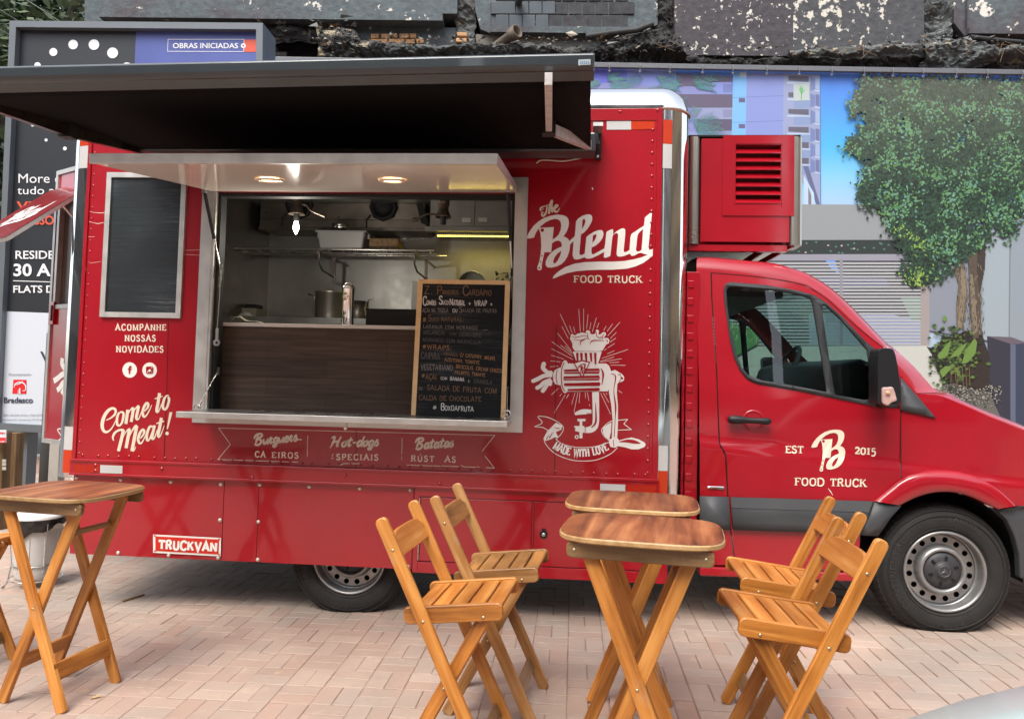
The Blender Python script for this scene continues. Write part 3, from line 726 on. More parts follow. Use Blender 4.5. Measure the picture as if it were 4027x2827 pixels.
# ------------------------------------------------------------------ painted lettering on the box side
def zdec(s, x0, y0, Y=0.0): return lambda x, y, l: P(x0+x/s, y0+y/s, Y-l)
B_OUT = [(192,640),(200,605),(225,560),(262,510),(310,465),(370,425),(440,400),(510,388),(570,392),(610,408),(632,435),(638,475),(632,520),(615,565),(590,603),(578,617),(605,626),(630,645),(645,672),(650,700),(648,730),(640,780),(622,830),(595,875),(560,910),(510,935),(455,948),(410,945),(392,920),(392,885),(410,840),(440,800),(480,765),(520,742),(562,725),(562,700),(550,672),(525,662),(495,668),(460,690),(455,668),(468,648),(500,628),(530,598),(550,550),(556,500),(548,460),(525,440),(490,433),(440,445),(390,470),(340,510),(300,560),(280,600),(270,630),(230,640)]
B_HOLE = [(560,768),(515,800),(485,840),(472,880),(475,900),(490,905),(520,870),(545,820)]
CLEAVER = [(322,530),(330,527),(478,520),(450,785),(380,785),(372,815),(350,920),(352,950),(345,970),(325,977),(307,970),(302,950),(310,925),(325,880),(340,800),(345,720),(342,640),(335,580),(325,555)]
def bigB(D, tf=lambda p: p, holes=True):
    D.poly([tf(p) for p in B_OUT], [[tf(p) for p in B_HOLE]])
    ch = [D.circ(356,552,19,n=14), D.circ(352,822,8,n=8), D.circ(337,886,8,n=8), D.circ(325,950,9,n=8)] if holes else []
    D.poly([tf(p) for p in CLEAVER], [[tf(p) for p in h] for h in ch])
D = Decal(zdec(2.686, 2000, 700)); bigB(D)
D.poly([(640,668),(690,625),(700,610),(708,520),(712,460),(735,430),(780,400),(830,385),(865,388),(882,405),(885,440),(870,480),(840,530),(800,575),(765,598),(758,680),(752,740),(748,790),(752,810),(770,815),(803,800),(812,720),(820,640),(822,625),(850,600),(900,570),(950,552),(985,552),(1000,570),(1003,600),(990,640),(960,680),(920,715),(878,735),(875,770),(878,800),(895,808),(930,790),(1012,744),(1020,700),(1030,600),(1035,570),(1070,550),(1100,540),(1107,560),(1103,600),(1140,565),(1190,535),(1220,532),(1233,550),(1232,600),(1222,700),(1215,770),(1225,785),(1250,778),(1278,760),(1280,720),(1288,620),(1300,590),(1340,565),(1390,530),(1430,505),(1440,420),(1465,395),(1500,370),(1515,372),(1505,470),(1490,600),(1478,730),(1485,760),(1510,755),(1545,740),(1530,785),(1480,815),(1440,805),(1400,792),(1370,797),(1330,820),(1300,825),(1280,800),(1220,825),(1180,832),(1150,828),(1140,805),(1145,740),(1155,640),(1158,595),(1140,580),(1120,590),(1100,610),(1090,680),(1078,800),(1075,825),(1045,838),(1020,845),(1005,840),(1010,782),(940,820),(880,848),(840,855),(815,848),(803,838),(750,858),(715,863),(690,855),(675,815),(680,760),(686,668),(650,704)],
       [[(775,545),(800,500),(812,460),(805,435),(790,435),(780,450)], [(885,690),(915,650),(930,610),(925,595),(905,600),(890,610)], [(1350,720),(1358,640),(1365,600),(1385,570),(1420,540),(1415,640),(1405,760),(1385,775),(1355,778),(1345,760)]])
D.poly([(465,1060),(480,1030),(530,985),(600,940),(700,905),(800,890),(950,884),(1100,884),(1220,878),(1320,860),(1400,840),(1470,812),(1530,783),(1570,733),(1585,727),(1583,740),(1570,770),(1540,805),(1490,850),(1420,900),(1340,935),(1250,958),(1100,970),(950,970),(830,975),(720,985),(620,1005),(540,1035),(480,1062)])
D.build('sign_lettering', M_WHITE, body)
D = Decal(zdec(2.686, 2000, 700))
for pts, wd in (([(372,320),(350,345),(335,340),(345,315),(380,300),(440,283),(470,290)],[6,16,20,10,10,10]), ([(408,300),(400,350),(385,385),(365,402),(350,390),(355,365),(372,368)],[16,22,22,16,14,8]),
                ([(425,380),(432,330),(445,270),(457,240),(465,255),(450,300),(428,330)],[24,24,20,10,12,8]), ([(428,345),(445,318),(462,310),(458,340),(460,362),(478,345)],[8,18,22,22,12,8]),
                ([(478,340),(505,315),(518,295),(505,285),(488,310),(485,345),(505,360),(525,345),(538,318)],[10,12,18,16,22,24,18,12,6])): D.rib(pts, wd)
letters(D, 'FOOD TRUCK', 693, 1103, 1408, 1106, 70, wt=.20, gap=.2); D.build('lettering', M_CREAM, body)
# Come to Meat!
D = Decal(zdec(5.373, 350, 1500))
for pts, wd in (([(360,818),(450,775),(540,700),(565,625),(535,572),(470,572),(390,630),(320,740),(285,860),(280,960),(310,1040),(365,1068),(440,1030),(510,940),(565,820)],[16,30,44,50,52,56,66,72,74,72,60,50,34,24,14]),
    ([(640,650),(600,740),(590,840),(600,910),(640,930),(690,880),(722,770),(728,680),(700,645),(650,650)],[40,52,56,50,44,44,50,50,44,36]), ([(820,595),(800,740),(778,895)],[62,66,66]), ([(795,780),(850,640),(910,565),(945,570)],[12,20,40,50]),
    ([(938,560),(920,700),(890,852)],[60,62,64]), ([(905,720),(970,590),(1030,525),(1050,525)],[12,22,44,50]), ([(1052,515),(1020,660),(1000,760),(1020,800),(1060,770),(1105,640)],[58,62,60,44,26,12]),
    ([(1150,640),(1210,590),(1250,520),(1245,465),(1205,465),(1150,570),(1135,680),(1165,745),(1215,710),(1275,610),(1330,490)],[20,34,50,52,52,58,60,46,30,22,12]),
    ([(1492,245),(1460,440),(1432,590),(1440,645),(1475,620),(1540,460)],[64,64,64,46,28,14]), ([(1388,365),(1470,340),(1555,312)],[22,30,24]),
    ([(1690,298),(1640,300),(1590,370),(1562,480),(1565,560),(1605,590),(1650,540),(1685,430),(1690,355),(1660,330)],[16,30,50,58,54,48,50,52,50,30]),
    ([(520,1250),(505,1170),(550,1080),(640,1025),(730,1020)],[24,46,50,44,50]), ([(728,1015),(690,1200),(622,1470)],[66,68,68]), ([(705,1230),(770,1080),(840,1010),(860,1010)],[12,22,44,50]), ([(858,1000),(825,1180),(782,1405)],[64,68,68]),
    ([(830,1230),(900,1060),(980,945),(1010,940)],[12,26,50,50]), ([(1012,935),(970,1140),(908,1470)],[66,70,72]), ([(925,1478),(960,1440),(990,1375)],[26,24,12]),
    ([(1055,1220),(1120,1160),(1165,1085),(1160,1030),(1125,1020),(1065,1110),(1040,1220),(1065,1300),(1120,1285),(1200,1130)],[20,34,50,52,50,58,62,48,30,14]),
    ([(1350,955),(1285,955),(1235,1070),(1218,1180),(1240,1250),(1285,1200),(1345,1040)],[34,50,56,56,44,32,30]), ([(1385,925),(1350,1080),(1330,1180),(1355,1215),(1395,1160),(1440,1020)],[56,60,60,44,26,14]),
    ([(1530,765),(1490,980),(1462,1110),(1475,1170),(1520,1120),(1592,930)],[64,66,64,44,26,12]), ([(1420,888),(1500,862),(1590,838)],[22,30,24])): D.rib(pts, wd)
D.poly([(1700,645),(1765,650),(1668,1000),(1642,1005)]); D.poly(D.circ(1650,1095,38))
D.build('slogan_lettering', M_CREAM, body)
# follow-us lettering and the two round badges
D = Decal(zdec(2.3033, 0, 1200))
for tx, xa, ya, xb, yb in (('ACOMPANHE', 1047, 228, 1502, 229), ('NOSSAS', 1133, 326, 1408, 327), ('NOVIDADES', 1055, 425, 1478, 427)):
    D = Decal(zdec(2.3033, 0, 1200)); letters(D, tx, xa, ya, xb, yb, 54, wt=.2, gap=.32); D.build('lettering', M_PINKW, body)
D = Decal(zdec(2.3033, 0, 1200)); D.poly(D.circ(1175, 587, 66, 70, 36)); D.poly(D.circ(1355, 589, 66, 70, 36)); bd = D.build('round_badge', M_WHITE, body)
D = Decal(zdec(2.3033, 0, 1200)); D.base = .0035
D.rib([(1190,563),(1182,556),(1172,562),(1172,620)], [13,13,14,15], False); D.rib([(1156,580),(1191,580)], 11, False)
D.poly([(1330,556),(1380,556),(1388,564),(1388,612),(1380,620),(1330,620),(1322,612),(1322,564)], [[(1331,590),(1379,590),(1379,611),(1331,611)], [(1368,562),(1380,562),(1380,573),(1368,573)]])
D.poly(D.circ(1355, 592, 19)); D.build('badge_mark', M_RED, bd)
D = Decal(zdec(2.3033, 0, 1200)); D.base = .0065; D.poly(D.circ(1355, 592, 12)); D.build('badge_lens', M_WHITE, bd)
# banner outline with the three dishes
D = Decal(zdec(1.64, 700, 1550)); w_ = 4.2
for l in ([(338,323),(262,218),(1150,241),(2043,265),(1960,368)], [(338,323),(257,420),(520,429),(775,437)], [(1980,398),(2040,475),(1985,472)], [(1025,455),(1045,457),(1070,446),(1185,447)], [(1477,456),(1692,463)], [(1698,461),(1812,466)], [(1826,459),(1850,468),(1920,470)], [(1926,466),(1945,470)], [(837,266),(834,402)], [(1446,281),(1443,388)], [(1443,398),(1442,424)]): D.rib(l, w_, False)
D.build('banner_outline', M_PINKW, body)
for t_, x0, x1, y in (('CA', 497, 562, 404), ('EIROS', 607, 775, 409), ('SPECIAIS', 1022, 1290, 422), ('RÚST', 1505, 1650, 431), ('AS', 1722, 1790, 436)): 
    D = Decal(zdec(1.64, 700, 1550)); letters(D, t_, x0, y, x1, y+3, 36, wt=.21, gap=.34)
    if t_ == 'SPECIAIS': D.rib([(990,415),(1003,410)], 5, False); D.rib([(1000,384),(994,400)], 5, False)
    D.build('lettering', M_PINKW, body)
SG = {'u': (.62, ['.02,.95 .06,.3 .16,.05 .34,.3 .5,.9', '.5,.95 .46,.3 .54,.04 .68,.35']), 'r': (.5, ['.02,.3 .16,1.0 .3,.85 .44,.9', '.28,.9 .2,.4 .26,.05 .48,.3']), 'g': (.62, ['.5,.8 .3,.95 .08,.6 .1,.1 .3,.1 .5,.8', '.52,.95 .44,.1 .36,-.5 .12,-.6 .1,-.3 .5,0 .68,.3']),
      'e': (.5, ['.06,.4 .34,.6 .36,.9 .18,.9 .06,.4 .18,.04 .36,.1 .54,.4']), 's': (.5, ['.0,.2 .22,1.05 .28,.7 .38,.3 .22,.02 .04,.12']), 'o': (.58, ['.3,.92 .08,.6 .12,.08 .34,.08 .48,.55 .32,.92 .5,.8 .6,.85']), 't': (.5, ['.28,1.6 .17,.5 .21,.05 .48,.35', '-.06,1.02 .52,1.14']), 'd': (.64, ['.5,.8 .3,.95 .08,.55 .12,.06 .3,.1 .5,.7', '.66,1.75 .5,.5 .52,.05 .7,.3']), 'a': (.62, ['.5,.8 .3,.95 .08,.55 .12,.06 .3,.1 .5,.8', '.54,.95 .46,.3 .52,.04 .68,.3']),
      'B': (.95, ['.3,1.7 .2,.8 .1,.02', '-.12,1.1 .1,1.75 .6,1.85 .74,1.45 .3,1.0 .7,.75 .66,.2 .3,-.05 -.02,.15']), 'H': (1.0, ['.2,1.75 .08,.8 -.12,-.2', '.8,1.8 .6,.8 .55,.1 .75,.2', '-.15,1.5 .05,1.75 .25,1.75', '-.05,.75 .4,.95 .72,.95']), '-': (.5, ['.06,.62 .42,.72'])}
def script(D, txt, x0, y0, x1, y1, xh, wt=.2, slant=.22):
    adv = sum(SG[c][0] for c in txt); L = math.hypot(x1-x0, y1-y0); k = L/adv; ang = math.atan2(y1-y0, x1-x0); px = 0
    for c in txt:
        for st in SG[c][1]:
            q = []
            for (a, b_) in pp(st):
                X = (px+a)*k+b_*xh*slant; Yv = b_*xh; q.append((x0+X*math.cos(ang)+Yv*math.sin(ang), y0+X*math.sin(ang)-Yv*math.cos(ang)))
            D.rib(q, [wt*xh*.8]+[wt*xh*1.35]*(len(q)-2)+[wt*xh*.45] if len(q) > 2 else wt*xh, True, k=4)
        px += SG[c][0]
for tx, xa, ya, xb, yb in (('Burguers', 492, 328, 772, 300), ('Hot-dogs', 990, 340, 1295, 332), ('Batatas', 1530, 354, 1778, 338)):
    D = Decal(zdec(1.64, 700, 1550)); script(D, tx, xa, ya, xb, yb, 37, .28)
    if tx[1] == 'u': D.rib([(755,292),(798,292)], 7, False)
    D.build('menu_lettering', mat('bright vinyl', (.88, .79, .70), .45), body)

# ------------------------------------------------------------------ the meat-grinder emblem
EM = zdec(2.15, 2000, 1150); D = Decal(EM)
rays = [((435,180),(517,355)),((593,140),(607,330)),((635,138),(634,325)),((672,185),(660,310)),((743,213),(708,333)),((697,253),(686,312)),((765,257),(747,300)),((826,284),(804,322)),((880,265),(833,330)),((941,253),(838,368)),((515,280),(537,340)),((550,290),(562,342)),((450,287),(505,390)),((415,345),(530,492)),((365,415),(540,540)),((440,445),(538,520)),((478,452),(535,505)),((362,475),(545,567)),((358,530),(468,563)),((352,578),(438,587)),((348,628),(420,622)),((912,337),(860,390)),((908,385),(858,420)),((898,430),(838,468)),((830,475),(808,490)),((1010,482),(787,557)),((895,492),(835,518)),((893,545),(775,582)),((955,560),(777,588)),((935,590),(850,593)),((988,616),(862,614)),((363,864),(420,810)),((433,877),(450,853)),((478,865),(387,1016)),((508,860),(488,896)),((563,845),(533,946)),((586,845),(553,1010)),((603,845),(596,936)),((647,842),(652,893)),((665,842),(680,915)),((683,945),(686,960)),((778,850),(862,1028)),((800,848),(848,930)),((825,850),(833,864)),((930,828),(960,850))]
for a, c in rays: D.rib([a, c], 3.2, False, lift=.0012)
D.poly([(520,395),(526,358),(540,350),(560,365),(580,350),(620,338),(655,345),(655,325),(672,318),(690,330),(692,350),(715,355),(735,345),(738,318),(752,313),(765,325),(760,355),(775,355),(800,335),(820,338),(825,355),(805,385),(840,385),(854,405),(848,430),(825,440),(795,490),(770,497),(560,495),(540,465),(540,440),(535,420)])
D.poly([(543,500),(788,500),(758,600),(748,628),(735,620),(570,575)])
D.poly([(490,600),(825,600),(850,620),(865,660),(870,700),(860,790),(840,835),(490,838)])
D.poly(D.circ(478,712,42,139,40)); D.poly([(375,690),(392,655),(440,632),(440,785),(395,775),(378,745)])
for pts, wd in (([(360,690),(325,672),(292,640),(298,605)],[30,34,36,38]), ([(370,700),(300,705),(250,730),(208,748)],[30,34,36,34]), ([(360,735),(300,760),(270,790),(242,806)],[30,32,34,34]), ([(365,745),(325,780),(305,810),(290,830)],[30,34,36,34]), ([(355,740),(352,770),(362,785)],26)): D.rib(pts, wd)
for q, rr in (((298,605),19), ((208,748),17), ((242,806),17), ((290,830),18), ((355,680),20)): D.poly(D.circ(*q, rr, n=14))
D.rib([(735,840),(738,980),(735,1110),(700,1155),(630,1162),(565,1150)], [58,56,54,56,44,40]); D.rib([(700,1008),(620,1010),(560,1028)], [36,44,20]); D.rib([(556,1135),(640,1135)], 14, False); D.rib([(582,1078),(650,1078)], 20, False); D.rib([(612,1085),(612,1140)], 22, False); D.rib([(612,1180),(612,1232)], 26, False)
D.poly(D.circ(576,1221,17,n=18), [D.circ(576,1221,9,n=14)])
D.poly([(852,670),(900,655),(960,690),(978,715),(975,745),(920,770),(915,850),(925,960),(925,1100),(918,1235),(872,1235),(880,1080),(868,950),(850,850),(838,710)])
D.poly([(850,1240),(915,1225),(935,1250),(985,1235),(1040,1225),(1100,1240),(1150,1268),(1160,1285),(1150,1305),(1100,1325),(1040,1325),(985,1308),(925,1298),(900,1312),(862,1305),(850,1275)])
for l in ([(220,1133),(285,1100),(248,1050),(320,1052),(400,1085),(455,1125),(462,1160),(440,1200),(400,1240)], [(220,1133),(290,1140),(335,1165)], [(1007,1072),(930,1080),(860,1090),(800,1140),(786,1170),(810,1215),(850,1250)], [(1007,1072),(975,1110),(1037,1158),(925,1163)], [(298,1235),(320,1290),(400,1365),(520,1412),(620,1424),(740,1415),(860,1365),(920,1310)], [(298,1235),(330,1170),(380,1140)], [(400,1240),(460,1282),(560,1306),(640,1310),(740,1300),(850,1265)]): D.rib(l, 6, len(l) > 4)
D.poly([(345,1155),(400,1100),(455,1125),(445,1160),(400,1180),(420,1225),(385,1225),(360,1240),(310,1255),(300,1235),(325,1190)]); D.poly([(800,1140),(870,1095),(866,1175),(850,1245),(815,1215),(795,1180)])
import itertools
def arcM(a, b):
    th = R(125) + (R(58)-R(125))*a; cx, cy, rad = 618, 928, 464
    return (cx+(rad-b)*math.cos(th), cy+(rad-b)*math.sin(th)*.99)
letters(D, 'MADE WITH LOVE', 0, 0, 560, 0, 66, wt=.2, gap=.18, arc=lambda a, b: arcM(.045+a*.92, b))
em = D.build('grinder_emblem', M_WHITE, body)
D = Decal(EM); D.base = .0035
for x0, x1 in ((578,590),(612,626),(650,666),(692,708),(730,742)): D.poly([(x0-8,510),(x0+14,510),(x1,585 if x0 < 700 else 610),(x1-14,585 if x0 < 700 else 605)])
for y0, y1, xa, xb in ((642,686,470,765),(700,742,465,765),(758,790,470,770),(806,832,500,765)):
    D.poly([(xa,y0+10),(xb,y0),(xb+8,(y0+y1)/2),(xb,y1),(xa,y1)]); 
for y0 in (662, 722, 778): D.rib([(480,y0),(760,y0)], 9, False)
D.poly([(548,592),(620,570),(692,588),(622,730)]); D.rib([(470,592),(450,650),(446,720),(456,800),(478,838)], 7); D.rib([(412,655),(402,710),(412,775)], 6); D.rib([(780,640),(800,690),(790,780)], [4,16,4])
for pts, wd in (([(545,400),(580,400),(608,405),(640,395),(672,385)],[3,6,6,3]), ([(605,450),(612,415),(645,398)],[2,8,3]), ([(685,440),(705,410),(760,405),(810,410)],[2,9,6,3]), ([(665,340),(672,385),(690,400)],[4,6,3]), ([(740,330),(748,370),(775,385),(785,370)],[4,6,6,4]), ([(535,365),(560,380),(640,365),(665,372)],[3,5,5,3]), ([(808,350),(790,380),(800,395)],[4,6,4]), ([(830,398),(838,420)],6)): D.rib(pts, wd)
D.rib([(865,690),(890,690),(905,720),(890,830),(905,960),(902,1060),(893,1220)], [6,5,9,5,14,5,6]); D.rib([(925,700),(945,690),(950,730),(930,765)], 5); D.poly(D.circ(958,724,10,n=12)); D.rib([(935,1262),(1000,1255),(1060,1262),(1115,1275)], [4,24,30,6]); D.rib([(885,1245),(890,1300)], 5); D.rib([(735,930),(738,1090),(700,1140)], [3,16,8]); D.rib([(660,1022),(690,1022),(690,1120),(660,1122)], 5, False)
D.rib([(648,1140),(648,1182)], 5, False); D.rib([(385,1140),(430,1150)], [3,8]); D.rib([(345,1230),(375,1180)], [10,3]); D.rib([(320,1240),(340,1205)], [8,3])
eml = D.build('emblem_shading', M_RED, em)
D = Decal(EM); D.base = .006; D.poly([(562,600),(620,582),(680,596),(622,708)])
D.rib([(470,672),(770,666)], 3, False); D.rib([(468,730),(770,726)], 3, False); mk = D.build('emblem_badge', M_WHITE, em)
D = Decal(EM); D.base = .0085; s_ = .155
bigB(D, lambda p: (555+p[0]*s_, 520+p[1]*s_+20), False); D.build('emblem_letter', M_RED, em)

# ------------------------------------------------------------------ kitchen inside the box
KB = 1.75
M_INOX = mat('kitchen stainless', (.37, .375, .36), .42, metal=.8, var=.16, vscale=4, rvar=.1)
M_INOXD = mat('dark stainless', (.20, .18, .155), .38, metal=.85, var=.25, vscale=5, rvar=.12)
b = MB().m(M_INOX); b.quad((X0, KB, .78), (.45, KB, .78), (.45, KB, 2.6), (X0, KB, 2.6)); b.quad((X0, .05, 2.6), (.45, .05, 2.6), (.45, KB, 2.6), (X0, KB, 2.6))
b.m(M_INOXD); b.quad((-2.5, .05, .78), (-2.5, KB, .78), (-2.5, KB, 2.6), (-2.5, .05, 2.6)); b.m(M_INOX); b.quad((.3, .05, .78), (.3, KB, .78), (.3, KB, 2.6), (.3, .05, 2.6)); b.quad((X0, .05, .785), (.45, .05, .785), (.45, KB, .785), (X0, KB, .785))  # left wall darker than the rest of the lining
b.quad((X0, .05, ZB1), (OX0, .05, ZB1), (OX0, .05, 2.6), (X0, .05, 2.6)); b.quad((OX1, .05, ZB1), (X1, .05, ZB1), (X1, .05, 2.6), (OX1, .05, 2.6)); b.quad((OX0, .05, OZ1), (OX1, .05, OZ1), (OX1, .05, 2.6), (OX0, .05, 2.6))
kit = b.build('kitchen_lining', M_INOX, truck)
# serving counter: timber front with a white edge
p0, p1 = P(848, 1267, .12), P(1500, 1285, .12); ct = p0.z
b = MB(); b.box((OX0+.02, .12, ct-.022), (OX1-.02, .34, ct)); cn = b.build('service_counter', mat('white counter', (.72, .70, .66), .4, var=.05), truck, bevel=.003)
def m_planks():
    m = bpy.data.materials.new('dark plank laminate'); m.use_nodes = True; t = m.node_tree; bs = t.nodes['Principled BSDF']
    tc = nd(t, 'ShaderNodeTexCoord'); sx = nd(t, 'ShaderNodeSeparateXYZ'); t.links.new(tc.outputs['Object'], sx.inputs[0]); cx = nd(t, 'ShaderNodeCombineXYZ'); t.links.new(sx.outputs[0], cx.inputs[0]); t.links.new(sx.outputs[2], cx.inputs[1])
    br = nd(t, 'ShaderNodeTexBrick', i_Scale=1.0); br.inputs['Mortar Size'].default_value = .0008; br.inputs['Brick Width'].default_value = .72; br.inputs['Row Height'].default_value = .115
    br.inputs['Color1'].default_value = (.070, .047, .034, 1); br.inputs['Color2'].default_value = (.115, .079, .058, 1); br.inputs['Mortar'].default_value = (.03, .02, .015, 1); t.links.new(cx.outputs[0], br.inputs['Vector'])
    mp = nd(t, 'ShaderNodeMapping'); mp.inputs['Scale'].default_value = (2, 1, 38); t.links.new(tc.outputs['Object'], mp.inputs['Vector'])
    n = nd(t, 'ShaderNodeTexNoise', i_Scale=1.3, i_Detail=6.0, i_Distortion=.7); t.links.new(mp.outputs[0], n.inputs['Vector'])
    mr = nd(t, 'ShaderNodeMapRange', i_1=.3, i_2=.7, i_3=.62, i_4=1.3); t.links.new(n.outputs[0], mr.inputs[0]); vm = nd(t, 'ShaderNodeVectorMath', operation='SCALE'); t.links.new(br.outputs[0], vm.inputs[0]); t.links.new(mr.outputs[0], vm.inputs[3])
    t.links.new(vm.outputs[0], bs.inputs['Base Color']); bs.inputs['Roughness'].default_value = .6; bs.inputs['Specular IOR Level'].default_value = .3; return m
b = MB(); b.box((OX0+.02, .13, ZB1), (OX1-.02, .155, ct-.024)); b.build('counter_front', m_planks(), cn)
# griddle counter at the back
gp = P(*K(420, 1477), 1.1); gq = P(*K2(600, 1475), 1.1)
b = MB(); b.box((gp.x, 1.1, gp.z-.05), (gq.x+.2, KB-.02, gp.z)); wk = b.build('work_counter', M_INOX, truck, bevel=.006)
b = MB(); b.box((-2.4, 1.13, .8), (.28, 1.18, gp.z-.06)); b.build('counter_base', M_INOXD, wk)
# extractor hood
HY = 1.42
h1 = P(*K(430, 595), HY); h0 = P(*K(420, 700), HY); h2 = P(*K2(640, 640), HY)
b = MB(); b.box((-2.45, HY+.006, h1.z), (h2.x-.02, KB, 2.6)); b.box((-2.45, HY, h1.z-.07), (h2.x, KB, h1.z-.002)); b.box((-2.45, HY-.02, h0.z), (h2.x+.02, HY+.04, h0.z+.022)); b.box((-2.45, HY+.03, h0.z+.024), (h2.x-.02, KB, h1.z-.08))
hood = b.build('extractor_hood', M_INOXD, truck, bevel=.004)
b = MB().m(M_DARK); b.add([P(*K2(525, 385), HY), P(*K2(580, 380), HY), P(*K2(660, 665), HY-.02), P(*K2(590, 640), HY-.02), P(*K2(525, 385), KB), P(*K2(580, 380), KB), P(*K2(660, 665), KB), P(*K2(590, 640), KB)], [(0,1,2,3),(4,5,6,7),(0,1,5,4),(1,2,6,5),(2,3,7,6),(3,0,4,7)]); b.build('hood_end', None, hood)
for c in (K(1100, 480), K2(250, 495)):
    p = P(*c, HY-.004); b = MB().m(mat('sooty black', (.008, .009, .011), .6)); b.lathe([(.112, 0), (.108, .018), (.085, .02), (.08, .006), (.03, .004), (.0005, .012)], p, (0, -1, 0), 8); b.tube([p+Vector((-.1, 0, -.06)), p+Vector((-.13, 0, -.1)), p+Vector((-.13, 0, -.16))], .006, 6); b.build('fan_cover', None, hood)
b = MB()
for c in (K(800, 408), K(800, 545), K(1457, 418), K(1455, 588), K(1640, 402)): p = P(*c, HY+.004); b.lathe([(.008, 0), (.0005, .006)], p, (0, -1, 0), 8)
b.build('hood_screws', M_DARK, hood)
# wall cabinets with a light strip below
c0 = P(*K2(690, 660), 1.25); c1 = P(*K2(1076, 660), 1.25)
b = MB(); b.box((c0.x-.02, 1.262, c0.z-.025), (.29, KB, 2.59)); b.box((c0.x-.055, 1.25, c0.z-.04), (.29, 1.32, c0.z-.006)); cab_ = b.build('wall_cabinet', M_INOX, truck, bevel=.003)
for xa, xb, hc in ((c0.x, c1.x-.003, K2(1000, 612)), (c1.x+.003, .26, K2(1150, 610))):
    b = MB(); b.box((xa, 1.248, c0.z), (xb, 1.262, 2.58)); dr = b.build('cabinet_door', M_INOX, cab_, bevel=.002)
    p = P(*hc, 1.245); b = MB(); b.box((p.x-.033, p.y-.006, p.z-.016), (p.x+.033, p.y+.002, p.z+.016)); b.m(mat('pull white', (.7, .7, .68), .4)); b.box((p.x-.026, p.y-.009, p.z-.001), (p.x+.026, p.y-.006, p.z+.012)); b.build('handle', None, dr)
b = MB(); s0, s1 = P(*K2(735, 750), 1.33), P(*K2(1445, 752), 1.33); b.box((s0.x, 1.32, s0.z), (s1.x, 1.36, s0.z+.012)); ls = b.build('light_strip', M_INOX, cab_)
b = MB().m(mat('yellow lamp glow', (1, .8, .2), .4, emit=3.2, ecol=(1, .72, .08))); n = 36
for k in range(n): x = s0.x+(s1.x-s0.x)*(k+.5)/n; b.box((x-.005, 1.325, s0.z-.007), (x+.005, 1.34, s0.z-.001))
b.build('lamp_beads', None, ls)
ld = bpy.data.lights.new('light strip light', 'AREA'); ld.energy = .5; ld.color = (1, .78, .25); ld.shape = 'RECTANGLE'; ld.size = .6; ld.size_y = .03
lo_ = bpy.data.objects.new('light strip light', ld); COL.objects.link(lo_); lo_.location = ((s0.x+s1.x)/2, 1.34, s0.z-.02)
# wire rack on brackets
r0, r1 = P(*K(350, 857), 1.12), P(*K2(705, 900), 1.12); r1.z = r0.z = (r0.z+r1.z)/2
b = MB(); b.tube([r0, r1], .008, 8); b.tube([r0+Vector((0, .26, 0)), r1+Vector((.05, .26, 0))], .008, 8); b.tube([r0+Vector((0, .13, -.006)), r1+Vector((0, .13, -.006))], .005, 6)
n = 15
for k in range(n): x = r0.x+.05+(r1.x-r0.x-.1)*k/(n-1); b.tube([(x, 1.12, r0.z+.006), (x, 1.38, r0.z+.006)], .004, 6)
rack = b.build('wire_shelf', M_STEEL, truck)
for c in (K(470, 930), K(1420, 960), K2(640, 960)):
    x = P(*c, 1.4).x; z = r0.z; b = MB(); b.tube([(x-.04, 1.16, z-.02), (x-.04, 1.16, z-.09), (x-.03, 1.21, z-.14), (x, 1.4, z-.17)], .007, 6); b.box((x-.012, 1.39, z-.2), (x+.012, 1.4, z-.02)); b.box((x-.005, 1.4, z-.04), (x+.005, KB, z-.025)); b.box((x-.05, 1.14, z-.03), (x-.03, 1.4, z-.012)); b.build('bracket', M_INOXD, rack)
# sink cabinet behind the chalk board
q = P(*K2(505, 1165), .95); q2 = P(*K2(590, 1102), 1.35)
b = MB(); b.box((q.x, .95, 1.1), (.28, .98, q.z)); b.box((q.x, 1.4, 1.1), (.28, 1.43, q.z)); b.box((q.x, .98, 1.1), (q.x+.03, 1.4, q.z)); b.box((q.x+.03, .98, 1.1), (.28, 1.4, q.z-.1)); b.build('sink_unit', M_INOX, truck, bevel=.003)

# ------------------------------------------------------------------ awning
M_CANV = mat('black awning canvas', (.0055, .005, .005), .9, spec=.15, var=.2, bump=.2, bscale=300)
M_BAR = mat('charcoal aluminium', (.040, .050, .056), .28, metal=.2, var=.12, vscale=5, coat=.6)
AY = -1.42
aR = P(2332, 235, AY); aL = P(0, 287, AY-.02); adir = (aL-aR).normalized(); AXL = P(556, 602, -.13).x-.03
fl = aR + adir*((aR.x-AXL)/(-adir.x)+.04)
rz_ = P(1400, 600, -.13).z; rX = P(2327, 603, -.13).x
print('AWN', aR, fl, AXL, rX, rz_)
zt, zb = P(2332, 203, AY).z, P(2332, 268, AY).z
b = MB(); hh = (zt-zb)
prof = [(0, .0), (-.008, .006), (-.016, hh*.3), (-.018, hh*.85), (-.010, hh*.98), (.02, hh*1.0), (.06, hh*.75), (.06, 0)]
o0 = Vector((aR.x+.006, AY+.018, zb)); o1 = o0 + (fl-aR)+Vector((.0, 0, 0)); 
ra = [o0+Vector((0, y, z)) for y, z in prof]; rb = [o1+Vector((0, y, z)) for y, z in prof]; n = len(prof)
b.add(ra+rb, [(i, (i+1) % n, (i+1) % n+n, i+n) for i in range(n)]+[tuple(range(n)), tuple(reversed(range(n, 2*n)))])
b.m(M_BAR)
awn = MB(); awn.box((AXL-.02, -.17, rz_-.005), (rX+.02, -.02, rz_+.1)); awn = awn.build('awning', M_BAR, truck, bevel=.01)
b.build('front_bar', None, awn, bevel=.014, seg=4)
b = MB().m(M_BAR)   # lower lip of the bar
zl = P(2332, 306, AY+.03).z
l0 = Vector((aR.x+.006, AY+.03, zb)); l1 = l0+(fl-aR)
